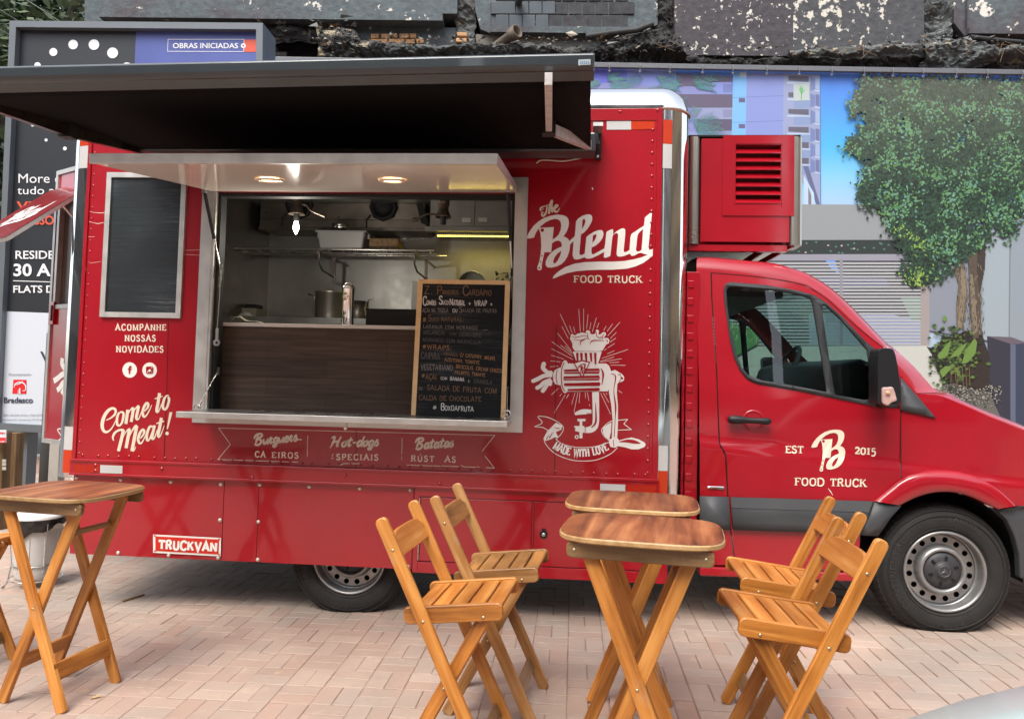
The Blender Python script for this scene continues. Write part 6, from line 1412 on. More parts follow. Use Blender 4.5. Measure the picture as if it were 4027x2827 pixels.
def make_chair(name, label, loc, rz, group, W_P=None, W_P2=None):
    W_P = W_P or MATS['varnished pine']; W_P2 = W_P2 or MATS['orange slat pine']
    t = thing(name, label, 'chair', loc, rz, group)
    # seat tilts back a little
    zs = lambda x: .565+.12*x
    SL = Vector((1, 0, .12)).normalized(); UP = Vector((-.12, 0, 1)).normalized()
    for s in (-1, 1):
        b = MB().m(W_P); b.plank((-.172, s*.160, zs(-.172)-.004), (.17, s*.160, zs(.17)-.004), UP, .058, .019, .3); b.m(M_SCREW); screw(b, .105, s*.1695, zs(.105)-.02, s); b.build('seat_rail', None, t, local=True)
    for k in range(5):
        x = -.118+k*.064
        b = MB(); b.plank((x, -.150, zs(x)+.012), (x, .150, zs(x)+.012), SL, .056, .014, .08); b.build('seat_slat', W_P2, t, local=True)
    A_, B_ = Vector((-.262, 0, .868)), Vector((.166, 0, 0))
    for s in (-1, 1):
        b = MB().m(W_P); o = Vector((0, s*.181, 0)); b.plank(A_+o, B_+o, (1, 0, 0), .045, .02, .42); b.m(M_SCREW)
        q = A_.lerp(B_, .12); screw(b, q.x, s*.191, q.z, s); q = A_.lerp(B_, .385); screw(b, q.x, s*.191, q.z, s); b.build('back_post', None, t, local=True)
        b = MB().m(W_P); b.plank((.112, s*.138, .565), (-.195, s*.138, 0), (1, 0, 0), .044, .02, .2); b.m(M_SCREW); screw(b, -.03, s*.148, .303, s); b.build('leg', None, t, local=True)
    # arched back board between the posts
    out = [(-.172, -.04), (.172, -.04), (.172, .016), (.158, .022), (.140, .038), (.12, .048), (.06, .052), (-.06, .052), (-.12, .048), (-.14, .038), (-.158, .022), (-.172, .016)]
    d = (A_-B_).normalized(); c = A_.lerp(B_, .115); b = MB(); b.board(c, Vector((0, 1, 0)), d, Vector((0, 1, 0)).cross(d), out, .02); b.build('back_board', W_P2, t, local=True)
    q = A_.lerp(B_, .875); b = MB(); b.plank((q.x-.012, -.17, q.z), (q.x-.012, .17, q.z), d, .055, .016, .1); b.build('stretcher', W_OLD, t, local=True)
    q = Vector((-.195+.307*.24, 0, .565*.24)); b = MB(); b.plank((q.x, -.127, q.z), (q.x, .127, q.z), (.48, 0, .88), .05, .016, .1); b.build('stretcher', W_OLD, t, local=True)
    b = MB(); b.tube([(.09, -.14, .525), (.09, .14, .525)], .008, 8); b.build('hinge_rod', W_OLD, t, local=True)
    return t
def at(x, y): return (x, y, gz(x))
tb = make_table('folding_table', 'varnished folding table nearest the viewer, between the two pairs of chairs', at(.238, -1.63), -.14, 'high folding tables')
dup(tb, at(.247, -1.085), -.10, 'varnished folding table directly behind the nearest table, by the truck', 'high folding tables')
dup(tb, at(-2.16, -1.06), -.13, 'varnished folding table at the left, beside the white litter bin', 'high folding tables')
ch = make_chair('folding_chair', 'orange slatted folding chair left of the nearest table, closer of the left pair', at(-.372, -1.455), -.09, 'folding chairs at the tables')
make_chair('folding_chair', 'weathered slatted folding chair in the left pair, nearer the truck', at(-.275, -.985), -.09, 'folding chairs at the tables',
    wood('sun faded pine', [(.17, .075, .022), (.37, .175, .055), (.52, .29, .115)], wear=.45), wood('weathered slat', [(.15, .075, .028), (.31, .155, .05), (.50, .23, .065)], across=26, wear=.6))
dup(ch, at(.700, -1.56), math.pi+.015, 'slatted folding chair right of the nearest table, closer of the right pair', 'folding chairs at the tables')
dup(ch, at(.817, -1.09), math.pi-.03, 'slatted folding chair in the right pair, nearer the truck cab', 'folding chairs at the tables')
q = G(26, 2142, .585)
dup(ch, at(q.x-.25, q.y+.02), -.06, 'folding chair cut off by the left edge of the view, only its seat corner showing', 'folding chairs at the tables')

# small litter on the paving
a_, c_ = G(480, 2368), G(567, 2342); b = MB(); b.plank(a_+Vector((0, 0, .008)), c_+Vector((0, 0, .009)), (0, 1, 0), .016, .012, .3)
o = b.build('stick', W_OLD); tag(o, 'short brown stick lying on the paving behind the left table', 'stick')
q = G(382, 2742); b = MB(); b.add([q+Vector(v) for v in ((-.02, -.012, .002), (-.004, .006, .008), (.02, .012, .003), (.006, -.008, .006), (-.016, -.024, .004))], [(0, 1, 3), (1, 2, 3), (0, 3, 4)])
o = b.build('dry_leaf', mat('dry leaf', (.5, .36, .16), .7)); tag(o, 'small yellow dry leaf scrap on the paving by the left table', 'leaf')
# ================================================================== LITTER BIN
q = G(112, 2312); bx, by = q.x, q.y+.06
t = thing('litter_bin', 'white plastic litter bin in a wire stand with a black bag, under the left table', 'bin', at(bx, by))
dsc = (Vector((bx, by, .2))-CPOS).dot(CF); pxm = FPX/dsc
r1 = 92/pxm; r0_ = 74/pxm; z0 = .055; z1 = P(112, 2026, by).z-gz(bx)
print('BIN', dsc, r1, z1)
b = MB(); b.lathe([(.0005, z0), (r0_*.95, z0), (r0_, z0+.015), (r0_+.004, z0+.06), (r1-.012, z1-.06), (r1-.008, z1-.02), (r1, z1-.016), (r1, z1), (r1-.006, z1), (r0_-.01, z0+.02)], (0, 0, 0), (0, 0, 1), 44)
for k in range(10): a = 2*math.pi*k/10; b.tube([(math.cos(a)*(r0_+.004), math.sin(a)*(r0_+.004), z0+.05), (math.cos(a)*(r1-.012), math.sin(a)*(r1-.012), z1-.08)], .003, 5)
b.build('bucket', mat('white bin plastic', (.62, .61, .58), .35, var=.06), t, local=True)
b = MB(); b.lathe([(r1+.004, z1-.004), (r1+.004, z1+.012), (r1-.01, z1+.02), (.0005, z1+.026)], (0, 0, 0), (0, 0, 1), 44); b.build('lid', mat('bin lid white', (.75, .74, .72), .3), t, local=True)
b = MB(); n = 56; vs = []
for j in range(5):
    for k in range(n):
        a = 2*math.pi*k/n; drop = (.03+.10*(.5+.5*math.sin(a*1.0+4.2))+.012*math.sin(a*7)) * j/4
        rr = r1+.006+.006*math.sin(a*11+j*1.7)+.004*math.sin(a*23)*j/4 - (r1-r0_)*.25*(drop/.3); vs.append((rr*math.cos(a), rr*math.sin(a), z1-.006-drop))
b.add(vs, [(j*n+k, j*n+(k+1) % n, (j+1)*n+(k+1) % n, (j+1)*n+k) for j in range(4) for k in range(n)], True); b.build('bin_liner', mat('black film', (.03, .028, .026), .22, var=.6, vscale=14), t, local=True)
b = MB(); rs_ = r0_+.012
b.tube([(rs_*math.cos(2*math.pi*k/32), rs_*math.sin(2*math.pi*k/32), z0+.09) for k in range(33)], .004, 6); b.tube([((rs_+.015)*math.cos(2*math.pi*k/32), (rs_+.015)*math.sin(2*math.pi*k/32), z0+.0) for k in range(33)], .004, 6)
for a in (R(215), R(325), R(90)):
    c, s = math.cos(a), math.sin(a); b.tube([(c*rs_, s*rs_, z0+.09), (c*(rs_+.02), s*(rs_+.02), .03), (c*(rs_+.05), s*(rs_+.05), .004), (c*(rs_+.035), s*(rs_+.035), .006), (c*(rs_+.015), s*(rs_+.015), z0)], .0045, 6); b.tube([(c*rs_, s*rs_, z0+.09), (c*(r1+.008), s*(r1+.008), z1-.03)], .003, 6)
b.build('wire_stand', M_STEEL, t, local=True)
# ================================================================== BILLBOARD on the left
BY = 2.9
BP = plane(Vector((-3.6, BY, 0)), -.045)
q0 = BP(54, 93); 
t = thing('billboard', 'tall grey framed property billboard with dark, blue and white panels behind the truck', 'billboard', (BP(500, 1700).x, BY, gz(-4)))
cor = [BP(2, 1712), BP(1042+1, 1745), BP(1042, 102), BP(54.6, 93)]
def bq(b, pts, o0, o1):
    n = len(pts); A_ = [BP(u, v, o0) for u, v in pts]; B2 = [BP(u, v, o1) for u, v in pts]; b.add(A_+B2, [tuple(range(n)), tuple(reversed(range(n, 2*n)))]+[(i, (i+1) % n, (i+1) % n+n, i+n) for i in range(n)])
M_BBF = mat('grey sign frame', (.155, .175, .19), .4, metal=.2, var=.06)
b = MB()
LT, LB, RT_, RB = (54.6, 93), (-16, 1690), (1042, 102), (1030, 1740)
iLT, iLB, iRT, iRB = (79, 118), (4, 1662), (1016, 127), (1005, 1712)
for pts in ([LT, RT_, iRT, iLT], [LB, LT, iLT, iLB], [RT_, RB, iRB, iRT], [LB, iLB, iRB, RB]): bq(b, pts, .06, -.3)
bb = b.build('sign_frame', M_BBF, t)
b = MB(); bq(b, [iLT, iRT, iRB, iLB], -.01, -.28); pan = b.build('sign_panel', mat('dark panel', (.028, .032, .037), .42), t)
def bdec(s=1, x0=0, y0=0, o=.01): return lambda x, y, l: BP(x0+x/s, y0+y/s, l-.009)
Z1 = zm(2.0145, 0, 0)
D = Decal(bdec()); D.poly([Z1(1075, 250), Z1(2046, 250), Z1(2040, 640), Z1(1058, 640)]); D.build('blue_panel', mat('sign blue', (.085, .115, .36), .42, var=.12, vscale=1.2), t)
D = Decal(bdec()); D.poly([(-10, 1223), (1010, 1262), (1005, 1712), (4, 1662)]); D.poly([(-12, 1223), (3, 1223), (4, 1664), (-14, 1664)]); D.build('white_panel', mat('sign white', (.62, .67, .73), .4), t)
D = Decal(bdec(2.0145)); D.base = .004
for x, y, r_ in ((420,413,32),(577,354,38),(742,355,42),(890,420,43),(295,520,26),(1003,535,40),(257,990,14),(363,1110,12),(512,1177,15)): D.poly(D.circ(x, y, r_))
D.rib([(1930,313),(1330,313),(1326,408),(1926,410)], 4, False); D.rib([(1931,313),(1929,410)], 4, False); D.poly(D.circ(1927,363,20)); 
M_SW = mat('print white', (.8, .82, .84), .45); wd = D.build('printed_dots', M_SW, t)
D = Decal(bdec(2.0145)); D.base = .004
D.rib([(1935,315),(2040,315)], .1); D.poly([(1932,314),(2042,314),(2040,412),(1930,412)])
D.poly([zm(2.3033, 0, 600)(97, 180)[0:1][0:1] and (97/2.3033*2.0145, (600+180/2.3033)*2.0145), (108/2.3033*2.0145, (600+182/2.3033)*2.0145), (70/2.3033*2.0145, (600+620/2.3033)*2.0145), (58/2.3033*2.0145, (600+620/2.3033)*2.0145)])
D.build('orange_mark', mat('print orange', (.75, .11, .06), .45), t)
D = Decal(bdec(2.0145)); D.base = .008; D.poly(D.circ(1927,363,7)); D.build('printed_dots', mat('dot red', (.6, .1, .12), .45), t)
Zt = lambda x, y, l: BP(x/2.3033, 600+y/2.3033, l-.009); Zl = lambda x, y, l: BP(x/2.3033, 1200+y/2.3033, l-.009); Zo = lambda x, y, l: BP(x/2.0145, y/2.0145, l-.009)
def stext(txt, fn, x0, y0, x1, h_, m, bold=0.0): sans(txt, fn, x0, y0, x1, h_, 'sign_lettering', m, t, bold, .006)
stext('OBRAS INICIADAS', Zo, 1368, 383, 1885, 42, M_SW, .018)
M_OR = MATS['print orange']
stext('More c', Zt, 165, 275, 545, 88, M_SW); stext('tudo ac', Zt, 155, 378, 548, 76, M_SW)
stext('VISI', Zt, 148, 522, 395, 82, M_OR, .02); stext('NOSSO', Zt, 148, 652, 486, 82, M_OR, .02)
stext('RESIDENC', Zt, 138, 962, 660, 76, M_SW, .012); stext('30 A', Zt, 120, 1116, 458, 112, M_SW, .025); stext('56', Zt, 500, 1116, 612, 112, M_SW, .025)
stext('FLATS DE 26', Zt, 118, 1268, 665, 66, M_SW, .02)
D = Decal(Zt); D.base = .005; D.rib([(116,1161),(620,1178)], 7, False); D.build('sign_rule', M_SW, t)
M_DG = mat('print charcoal', (.04, .042, .05), .5)
stext('Vendas', Zl, 362, 515, 800, 100, M_DG, .02); stext('Financiamento:', Zl, 78, 638, 285, 24, mat('print grey', (.2, .21, .24), .5)); stext('Bradesco', Zl, 32, 884, 296, 52, mat('print slate', (.055, .065, .09), .5), .03)
stext('CRECI ABYARA: 20.363-J. CRECI EZTEC', Zl, 22, 1004, 398, 17, MATS['print grey']); stext('sob número R.11 da matrícula 137.315 em 1', Zl, 20, 1044, 396, 17, MATS['print grey'])
sans('PINHEIROS', Zo, 382, 962, 800, 30, 'sign_lettering', M_SW, t, .0, .006)
D = Decal(Zl); D.base = .004; D.poly([(118,674),(238,676),(236,803),(108,800)]); D.build('bank_emblem', mat('emblem red', (.7, .025, .03), .4), t)
D = Decal(Zl); D.base = .008; D.rib([(128,745),(135,715),(170,698),(210,705),(232,735),(228,770),(200,775)], [4,8,10,10,9,7,3]); D.rib([(134,722),(175,712),(200,695),(205,685)], [5,8,6,3]); D.rib([(178,750),(178,802)], 11, False); D.rib([(164,768),(164,802)], 5, False); D.build('emblem_mark', M_SW, t)
for u in (70, 600, 930):
    p = BP(u, 1700); b = MB(); b.box((p.x-.07, p.y+.05, gz(p.x)-.05), (p.x+.07, p.y+.19, p.z+.4)); b.build('leg', M_BBF, t)
# dark round post and pale square post behind the open door
p = P(193, 1890, 2.0); b = MB(); b.lathe([(.0005, 0), (.078, 0), (.078, 1.7), (.0005, 1.7)], (0, 0, 0), (0, 0, 1), 28)
o = b.build('bollard_post', mat('dark green grey post', (.05, .055, .055), .5, var=.1)); o.location = (p.x, 2.0, gz(p.x)); tag(o, 'dark round steel post below the open rear door', 'post')
p = P(221, 1890, 1.9); b = MB(); b.box((-.045, -.045, 0), (.045, .045, 1.9)); o = b.build('concrete_post', mat('pale concrete', (.38, .36, .32), .8, var=.15, bump=.3), bevel=.006); o.location = (p.x, 1.9, gz(p.x)); tag(o, 'pale grey square post between the dark post and the truck corner', 'post')
# timber posts at the left edge
WT = wood('rough timber', [(.10, .055, .02), (.17, .10, .042), (.24, .15, .07)], along=1.5, across=16, rough=.8)
for u0, u1, Y, tp, lab in ((-8, 26, 2.05, 1700, 'brown timber post at the left edge carrying a small red and white sign'), (28, 76, 2.35, 1700, 'weathered timber post right behind the post with the small sign')):
    a, c = P(u0, 1870, Y), P(u1, 1870, Y); zt_ = P(u0, tp, Y).z; x = (a.x+c.x)/2
    t2 = thing('timber_post', lab, 'post', at(x, Y)); b = MB(); b.plank((0, 0, 0), (-.01, 0, zt_-gz(x)), (1, 0, 0), c.x-a.x, .1, .03); b.build('post', WT, t2, local=True)
    if u0 < 0:
        b = MB()
        for v in (1812, 1826, 1842): q = P(18, v, Y-.055); b.box((q.x-x-.02, -.058, q.z-gz(x)-.012), (q.x-x+.014, -.05, q.z-gz(x)+.014))
        b.build('latch', mat('worn catch', (.45, .42, .36), .6), t2, local=True)
Y = 2.0
t = thing('small_sign', 'small red and white sign nailed to the timber post at the left edge', 'sign', tuple(P(5, 1715, Y-.06)))
fS = lambda u, v, l: P(u, v, Y-.075-l)
b = MB(); b.prism([fS(u, v, 0) for u, v in ((-60, 1691), (24, 1691), (22, 1741), (-60, 1741))], (0, .012, 0)); b.build('sign_board', M_SW, t)
D = Decal(fS); D.poly([(-60, 1719), (23, 1720), (22, 1741), (-60, 1741)]); D.build('red_band', mat('sign red', (.7, .04, .05), .5), t)
sans('zzo', fS, -14, 1705, 20, 8.5, 'sign_lettering', MATS['sign red'], t, .05, .004); sans('imoveis', fS, -22, 1713, 19, 3.4, 'sign_lettering', mat('sign blue ink', (.08, .2, .45), .5), t, 0, .004)
sans('om.br', fS, -14, 1738, 20, 6, 'sign_lettering', M_SW, t, .03, .004)

# ================================================================== RUINED WALL above the printed banner
WD = 8.95
fH = Vector((CF.x, CF.y, 0)).normalized()
WP_ = plane(CPOS+fH*WD, math.atan2(fH.x, fH.y))
wt = thing('ruined_wall', 'weathered dark grey wall with peeling paint and broken masonry above the banner', 'wall', tuple(Vector((WP_(2000, 1500).x, WP_(2000, 1500).y, gz(0)))))
def m_wall(name, c0, c1, flake, dens, fs=3.2):
    m = bpy.data.materials.new(name); m.use_nodes = True; t = m.node_tree; bs = t.nodes['Principled BSDF']; tc = nd(t, 'ShaderNodeTexCoord')
    n = nd(t, 'ShaderNodeTexNoise', i_Scale=.55, i_Detail=5.0, i_Roughness=.6); t.links.new(tc.outputs['Object'], n.inputs['Vector'])
    rp = ramp(t, [(.44, c0), (.54, c1)], n.outputs[0])
    n1 = nd(t, 'ShaderNodeTexNoise', i_Scale=14.0, i_Detail=7.0); t.links.new(tc.outputs['Object'], n1.inputs['Vector'])
    mr = nd(t, 'ShaderNodeMapRange', i_1=.3, i_2=.7, i_3=.75, i_4=1.25); t.links.new(n1.outputs[0], mr.inputs[0]); vm = nd(t, 'ShaderNodeVectorMath', operation='SCALE'); t.links.new(rp.outputs[0], vm.inputs[0]); t.links.new(mr.outputs[0], vm.inputs[3])
    n2 = nd(t, 'ShaderNodeTexNoise', i_Scale=fs, i_Detail=8.0, i_Roughness=.62, i_Distortion=.12); t.links.new(tc.outputs['Object'], n2.inputs['Vector'])
    n3 = nd(t, 'ShaderNodeTexNoise', i_Scale=.42, i_Detail=2.0); t.links.new(tc.outputs['Object'], n3.inputs['Vector'])
    ad = nd(t, 'ShaderNodeMath', operation='MULTIPLY_ADD'); ad.inputs[1].default_value = .55; t.links.new(n3.outputs[0], ad.inputs[0]); t.links.new(n2.outputs[0], ad.inputs[2])
    st = nd(t, 'ShaderNodeMapRange', i_1=dens, i_2=dens+.012); t.links.new(ad.outputs[0], st.inputs[0])
    mx = nd(t, 'ShaderNodeMix', data_type='RGBA'); mx.inputs[7].default_value = (*flake, 1); t.links.new(st.outputs[0], mx.inputs[0]); t.links.new(vm.outputs[0], mx.inputs[6])
    t.links.new(mx.outputs[2], bs.inputs['Base Color']); bs.inputs['Roughness'].default_value = .75
    sm = nd(t, 'ShaderNodeMath', operation='SUBTRACT'); t.links.new(n1.outputs[0], sm.inputs[0]); t.links.new(st.outputs[0], sm.inputs[1])
    bp = nd(t, 'ShaderNodeBump', i_Strength=.55, i_Distance=.02); t.links.new(sm.outputs[0], bp.inputs['Height']); t.links.new(bp.outputs[0], bs.inputs['Normal']); return m
MW1 = m_wall('peeling blue grey plaster', (.085, .108, .116), (.072, .066, .074), (.66, .63, .56), .925, 5.0)
MW2 = m_wall('flaking dark plaster', (.062, .055, .060), (.054, .049, .056), (.62, .60, .53), .915, 15.0)
MW4 = m_wall('stained bare render', (.13, .125, .11), (.20, .18, .14), (.42, .36, .24), .95, 6.0)
MW3 = m_wall('flaking slate plaster', (.075, .086, .094), (.062, .064, .07), (.60, .58, .5), .855, 12.0)
def wq(b, pts, o0, o1=-.25):
    n = len(pts); A_ = [WP_(u, v, o0) for u, v in pts]; B2 = [WP_(u, v, o1) for u, v in pts]; b.add(A_+B2, [tuple(range(n)), tuple(reversed(range(n, 2*n)))]+[(i, (i+1) % n, (i+1) % n+n, i+n) for i in range(n)])
Zb = zm(2.0145, 1000, 0); Zc_ = zm(2.0145, 2000, 0); Zd = zm(2.0145, 3000, 0)
TOPV = -420
for pts, o, m in (([(418, TOPV), (1800, TOPV), (1800, 70), (418, 56)], .10, MW1), ([(338, TOPV), (420, TOPV), (418, 92), (336, 92)], .02, MW1), ([(418, 56), (1745, 72), (1745, 106), (416, 92)], .16, MW1),
                  ([(1930, TOPV), (2505, TOPV), (2505, 118), (1932, 112)], .02, MW1), ([(2640, TOPV), (3110, TOPV), (3110, 232), (2650, 228)], .08, MW2), ([(3110, TOPV), (3620, TOPV), (3620, 205), (3110, 212)], .081, MW3), ([(3785, TOPV), (4500, TOPV), (4500, 140), (3785, 128)], .10, MW1),
                  ([(3740, TOPV), (3787, TOPV), (3787, 128), (3786, 152), (3742, 98)], .05, MW1), ([(3785, 128), (4500, 140), (4500, 160), (3783, 152)], .14, MW1), ([(1932, 112), (2505, 118), (2504, 144), (1928, 136)], .07, MW1), ([(1400, 104), (1792, 106), (1792, 200), (1400, 190)], -.03, MW1), ([(1870, 130), (2470, 140), (2470, 215), (1870, 205)], -.04, MW4), ([(2505, TOPV), (2585, TOPV), (2585, 100), (2505, 140)], .015, MW1), ([(1870, TOPV), (1932, TOPV), (1930, 134), (1890, 118), (1868, 40)], .015, MW1),
                  ([(340, TOPV), (4500, TOPV), (4500, 1500), (340, 1500)], -.22, mat('sooty masonry', (.028, .025, .023), .9, var=.4, vscale=3, bump=.8, bscale=18))):
    b = MB(); wq(b, pts, o, -.4 if o > -.2 else -.6); b.build('wall_panel', m, wt)
# rough broken edge, pilasters and rubble
def rough(name, poly_top, poly_bot, o0, dep, m, nx, ny, amp, seed):
    """strip between an upper and a lower pixel line, strongly displaced"""
    b = MB(); vs = []
    for j in range(ny+1):
        t = j/ny
        for i in range(nx+1):
            s = i/nx; a = resample(poly_top, nx+1)[i] if False else PT[0][i]; c = PT[1][i]
            u, v = a[0]+(c[0]-a[0])*t, a[1]+(c[1]-a[1])*t
            q = Vector((u*.012, v*.016, seed)); nz = noise.fractal(q, 1.0, 2.1, 5); n2 = noise.noise(q*3.1); n3 = noise.noise(q*7)
            vs.append(WP_(u+12*n2, v+10*noise.noise(q*2.3+Vector((5, 2, 1)))*(1 if 0 < j else .4), o0+dep*math.sin(math.pi*min(1, t*1.15))*.6+amp*nz+amp*.4*n3))
    b.add(vs, [(j*(nx+1)+i, j*(nx+1)+i+1, (j+1)*(nx+1)+i+1, (j+1)*(nx+1)+i) for j in range(ny) for i in range(nx)]); return b.build(name, m, wt)
M_RUB = m_wall('charred rubble', (.05, .05, .047), (.10, .112, .11), (.34, .29, .2), .88, 7.0)
M_RUB2 = m_wall('black rubble', (.012, .011, .010), (.03, .028, .026), (.16, .13, .09), .97, 9.0)
for (tp, bt, o0, dep, m, nx, ny, amp, sd_) in (
    ([(520, 100), (820, 100), (1240, 100), (1300, 120)], [(520, 175), (860, 168), (1250, 168), (1310, 190)], -.02, .12, M_RUB2, 60, 10, .07, 1.0),
    ([(1250, 105), (1330, 105), (1400, 118), (1420, 165)], [(1260, 235), (1330, 232), (1400, 225), (1420, 222)], .05, .16, M_RUB, 30, 16, .08, 2.0),
    ([(1400, 168), (1560, 180), (1700, 190), (1900, 185), (2050, 185), (2340, 200), (2460, 195)], [(1400, 240), (1560, 240), (1700, 235), (1900, 232), (2050, 235), (2340, 262), (2460, 262)], .08, .14, M_RUB, 150, 10, .08, 3.0),
    ([(2330, 205), (2440, 150), (2600, 120), (2660, 150), (2680, 225)], [(2330, 268), (2440, 268), (2600, 262), (2660, 265), (2690, 268)], .08, .18, M_RUB2, 70, 18, .10, 4.0),
    ([(2660, 218), (3000, 226), (3300, 212), (3620, 200)], [(2660, 275), (3000, 278), (3300, 285), (3620, 288)], .02, .08, M_RUB2, 140, 8, .06, 5.0),
    ([(3080, 215), (3300, 203), (3560, 188), (3700, 190)], [(3080, 240), (3300, 248), (3560, 240), (3700, 250)], .12, .1, M_RUB, 110, 7, .06, 6.0),
    ([(3600, TOPV), (3640, -100), (3690, -100), (3745, TOPV)], [(3610, 200), (3650, 210), (3700, 210), (3745, 160)], .02, .05, M_RUB, 24, 70, .08, 7.0),
    ([(3600, 190), (3700, 165), (3780, 160), (3900, 200), (4100, 205)], [(3600, 288), (3720, 290), (3800, 292), (3900, 255), (4100, 262)], .08, .2, M_RUB, 70, 18, .10, 8.0),
    ([(3880, 195), (4000, 200), (4200, 200)], [(3880, 290), (4000, 295), (4200, 300)], -.03, .05, M_RUB2, 50, 10, .05, 9.0),
    ([(1800, TOPV), (1830, TOPV), (1872, TOPV)], [(1790, 195), (1830, 215), (1868, 220)], .0, .03, M_RUB, 14, 80, .06, 10.0),
    ([(2580, TOPV), (2610, TOPV), (2652, TOPV)], [(2575, 150), (2610, 220), (2655, 240)], .0, .03, M_RUB2, 14, 80, .06, 11.0)):
    PT = [resample(tp, nx+1), resample(bt, nx+1)]
    rough('broken_edge', tp, bt, o0, dep, m, nx, ny, amp, sd_)
dbm = [mat('pale chip', (.42, .38, .30), .9), mat('grey chip', (.20, .21, .20), .9), mat('rust chip', (.26, .15, .07), .9), mat('black chip', (.02, .02, .02), .9)]
b = MB(); r5 = random.Random(5)
for k in range(520):
    z_ = r5.random()
    if z_ < .40: u = r5.uniform(1260, 2480); v = r5.uniform(172, 205)
    elif z_ < .7: u = r5.uniform(2480, 3620); v = 214+r5.gauss(8, 9)-max(0, u-3000)*.02
    elif z_ < .9: u = r5.uniform(3560, 4060); v = r5.uniform(165, 225)
    else: u = r5.uniform(1240, 1420); v = r5.uniform(108, 190)
    p = WP_(u, v, .17+r5.uniform(0, .10)); s_ = r5.uniform(.005, .014)*(2.0 if r5.random() < .08 else 1); b.m(r5.choice((dbm[0], dbm[1], dbm[1], dbm[1], dbm[2], dbm[3], dbm[3])))
    q = [p+Vector((r5.gauss(0, 1)*1.7, r5.gauss(0, 1), r5.gauss(0, .8)))*s_ for _ in range(4)]; b.add(q, [(0, 1, 2), (0, 1, 3), (1, 2, 3), (0, 2, 3)])
tag(b.build('debris', None, wt), kind='stuff')
b = MB()
for k in range(26):
    u = r5.choice((r5.uniform(1270, 1420), r5.uniform(2450, 2680), r5.uniform(3080, 3620), r5.uniform(3650, 4027))); v = r5.uniform(190, 225); p = WP_(u, v, .22)
    b.tube([p, p+Vector((r5.uniform(-.1, .1), -.05, -.04)), p+Vector((r5.uniform(-.2, .2), -.08, r5.uniform(-.2, .0)))], .0025, 4)
tag(b.build('dry_roots', mat('dry root', (.22, .15, .09), .9), wt), kind='stuff')
# bare orange bricks, ceramic tiles, pipes
b = MB().m(mat('orange brick', (.55, .31, .15), .85, var=.3, vscale=9, bump=.5, bscale=60)); 
for row, (y, xs) in enumerate(((287, [(920,988),(1003,1078),(1086,1135),(1148,1225),(1228,1284)]), (330, [(905,1057),(1062,1190),(1195,1275),(1282,1345)]), (378, [(930,1000),(1010,1100),(1120,1220)]))):
    for xa, xb in xs: wq(b, [Zb(xa, y-19), Zb(xb, y-19), Zb(xb-3, y+19), Zb(xa+3, y+19)], rnd.uniform(-.0, .02), -.2)
for y, xs in ((305, [(1612,1690)]), (350, [(1605,1688)])):
    for xa, xb in xs: wq(b, [Zb(xa, y-15), Zb(xb, y-12), Zb(xb, y+20), Zb(xa, y+18)], .12, -.2)
for xa, xb in ((1840, 1905), (1915, 1975), (1985, 2060)): wq(b, [Zd(xa, 418), Zd(xb, 418), Zd(xb, 448), Zd(xa, 448)], .03, -.2)
b.build('bare_bricks', None, wt, bevel=.01)
b = MB().m(mat('grimy brick', (.05, .042, .04), .9, var=.4, vscale=8, bump=.5, bscale=50))
for row in range(7):
    for k in range(8):
        u = 530+k*70+(row % 2)*35; v = 165+row*26; wq(b, [(u, v), (u+64, v), (u+64, v+22), (u, v+22)], -.1+rnd.uniform(-.015, .015), -.3)
b.build('sooty_bricks', None, wt, bevel=.012)
b = MB()
tl = mat('slate blue tile', (.075, .09, .10), .3, var=.25, vscale=2); td = mat('torn tile bed', (.05, .05, .054), .85, var=.4, vscale=12, bump=.5, bscale=40)
rr_ = random.Random(3)
for row in range(-9, 2):
    for k in range(12):
        u = 1935+k*52+(row % 2)*26-12; v = 12+row*52
        if u < 1930: u = 1930
        bare = u > 2145-row*6 and rr_.random() < .86 and row > -8
        if u+50 > 2510: continue
        j_ = rr_.uniform(-3, 3) if bare else 0
        b.m(td if bare else tl); wq(b, [(u+2+j_, v+2), (u+(49 if bare else 51), v+2), (u+(49 if bare else 51)+j_, v+50), (u+2, v+50)], (.036 if bare else .045)+(rr_.uniform(-.008, .008) if bare else 0), .0)
b.build('wall_tiles', None, wt, bevel=.004)
b = MB()
p0 = WP_(*Zb(1940, 362), .02); p1 = WP_(*Zb(2085, 318), .24); ax = (p1-p0).normalized(); L_ = (p1-p0).length; b.lathe([(.06, -.1), (.06, L_*.6), (.075, L_*.62), (.08, L_), (.07, L_), (.055, L_*.6), (.05, -.05)], p0, ax, 24)
b.build('clay_pipe', mat('clay pipe', (.17, .14, .11), .8, var=.3), wt)
b = MB(); b.tube([WP_(u, v, .2) for u, v in (Zc_(600, 350), Zc_(800, 320), Zc_(990, 300), Zc_(1120, 250))], .035, 10); b.tube([WP_(u, v, .16) for u, v in (Zd(1580, 340), Zd(1800, 365), Zd(2200, 400))], .025, 8); b.tube([WP_(*Zc_(75, 40), .0), WP_(*Zc_(95, 52), .25)], .04, 10)
b.build('drain_pipe', mat('sooty pipe', (.035, .036, .038), .6, var=.2), wt)

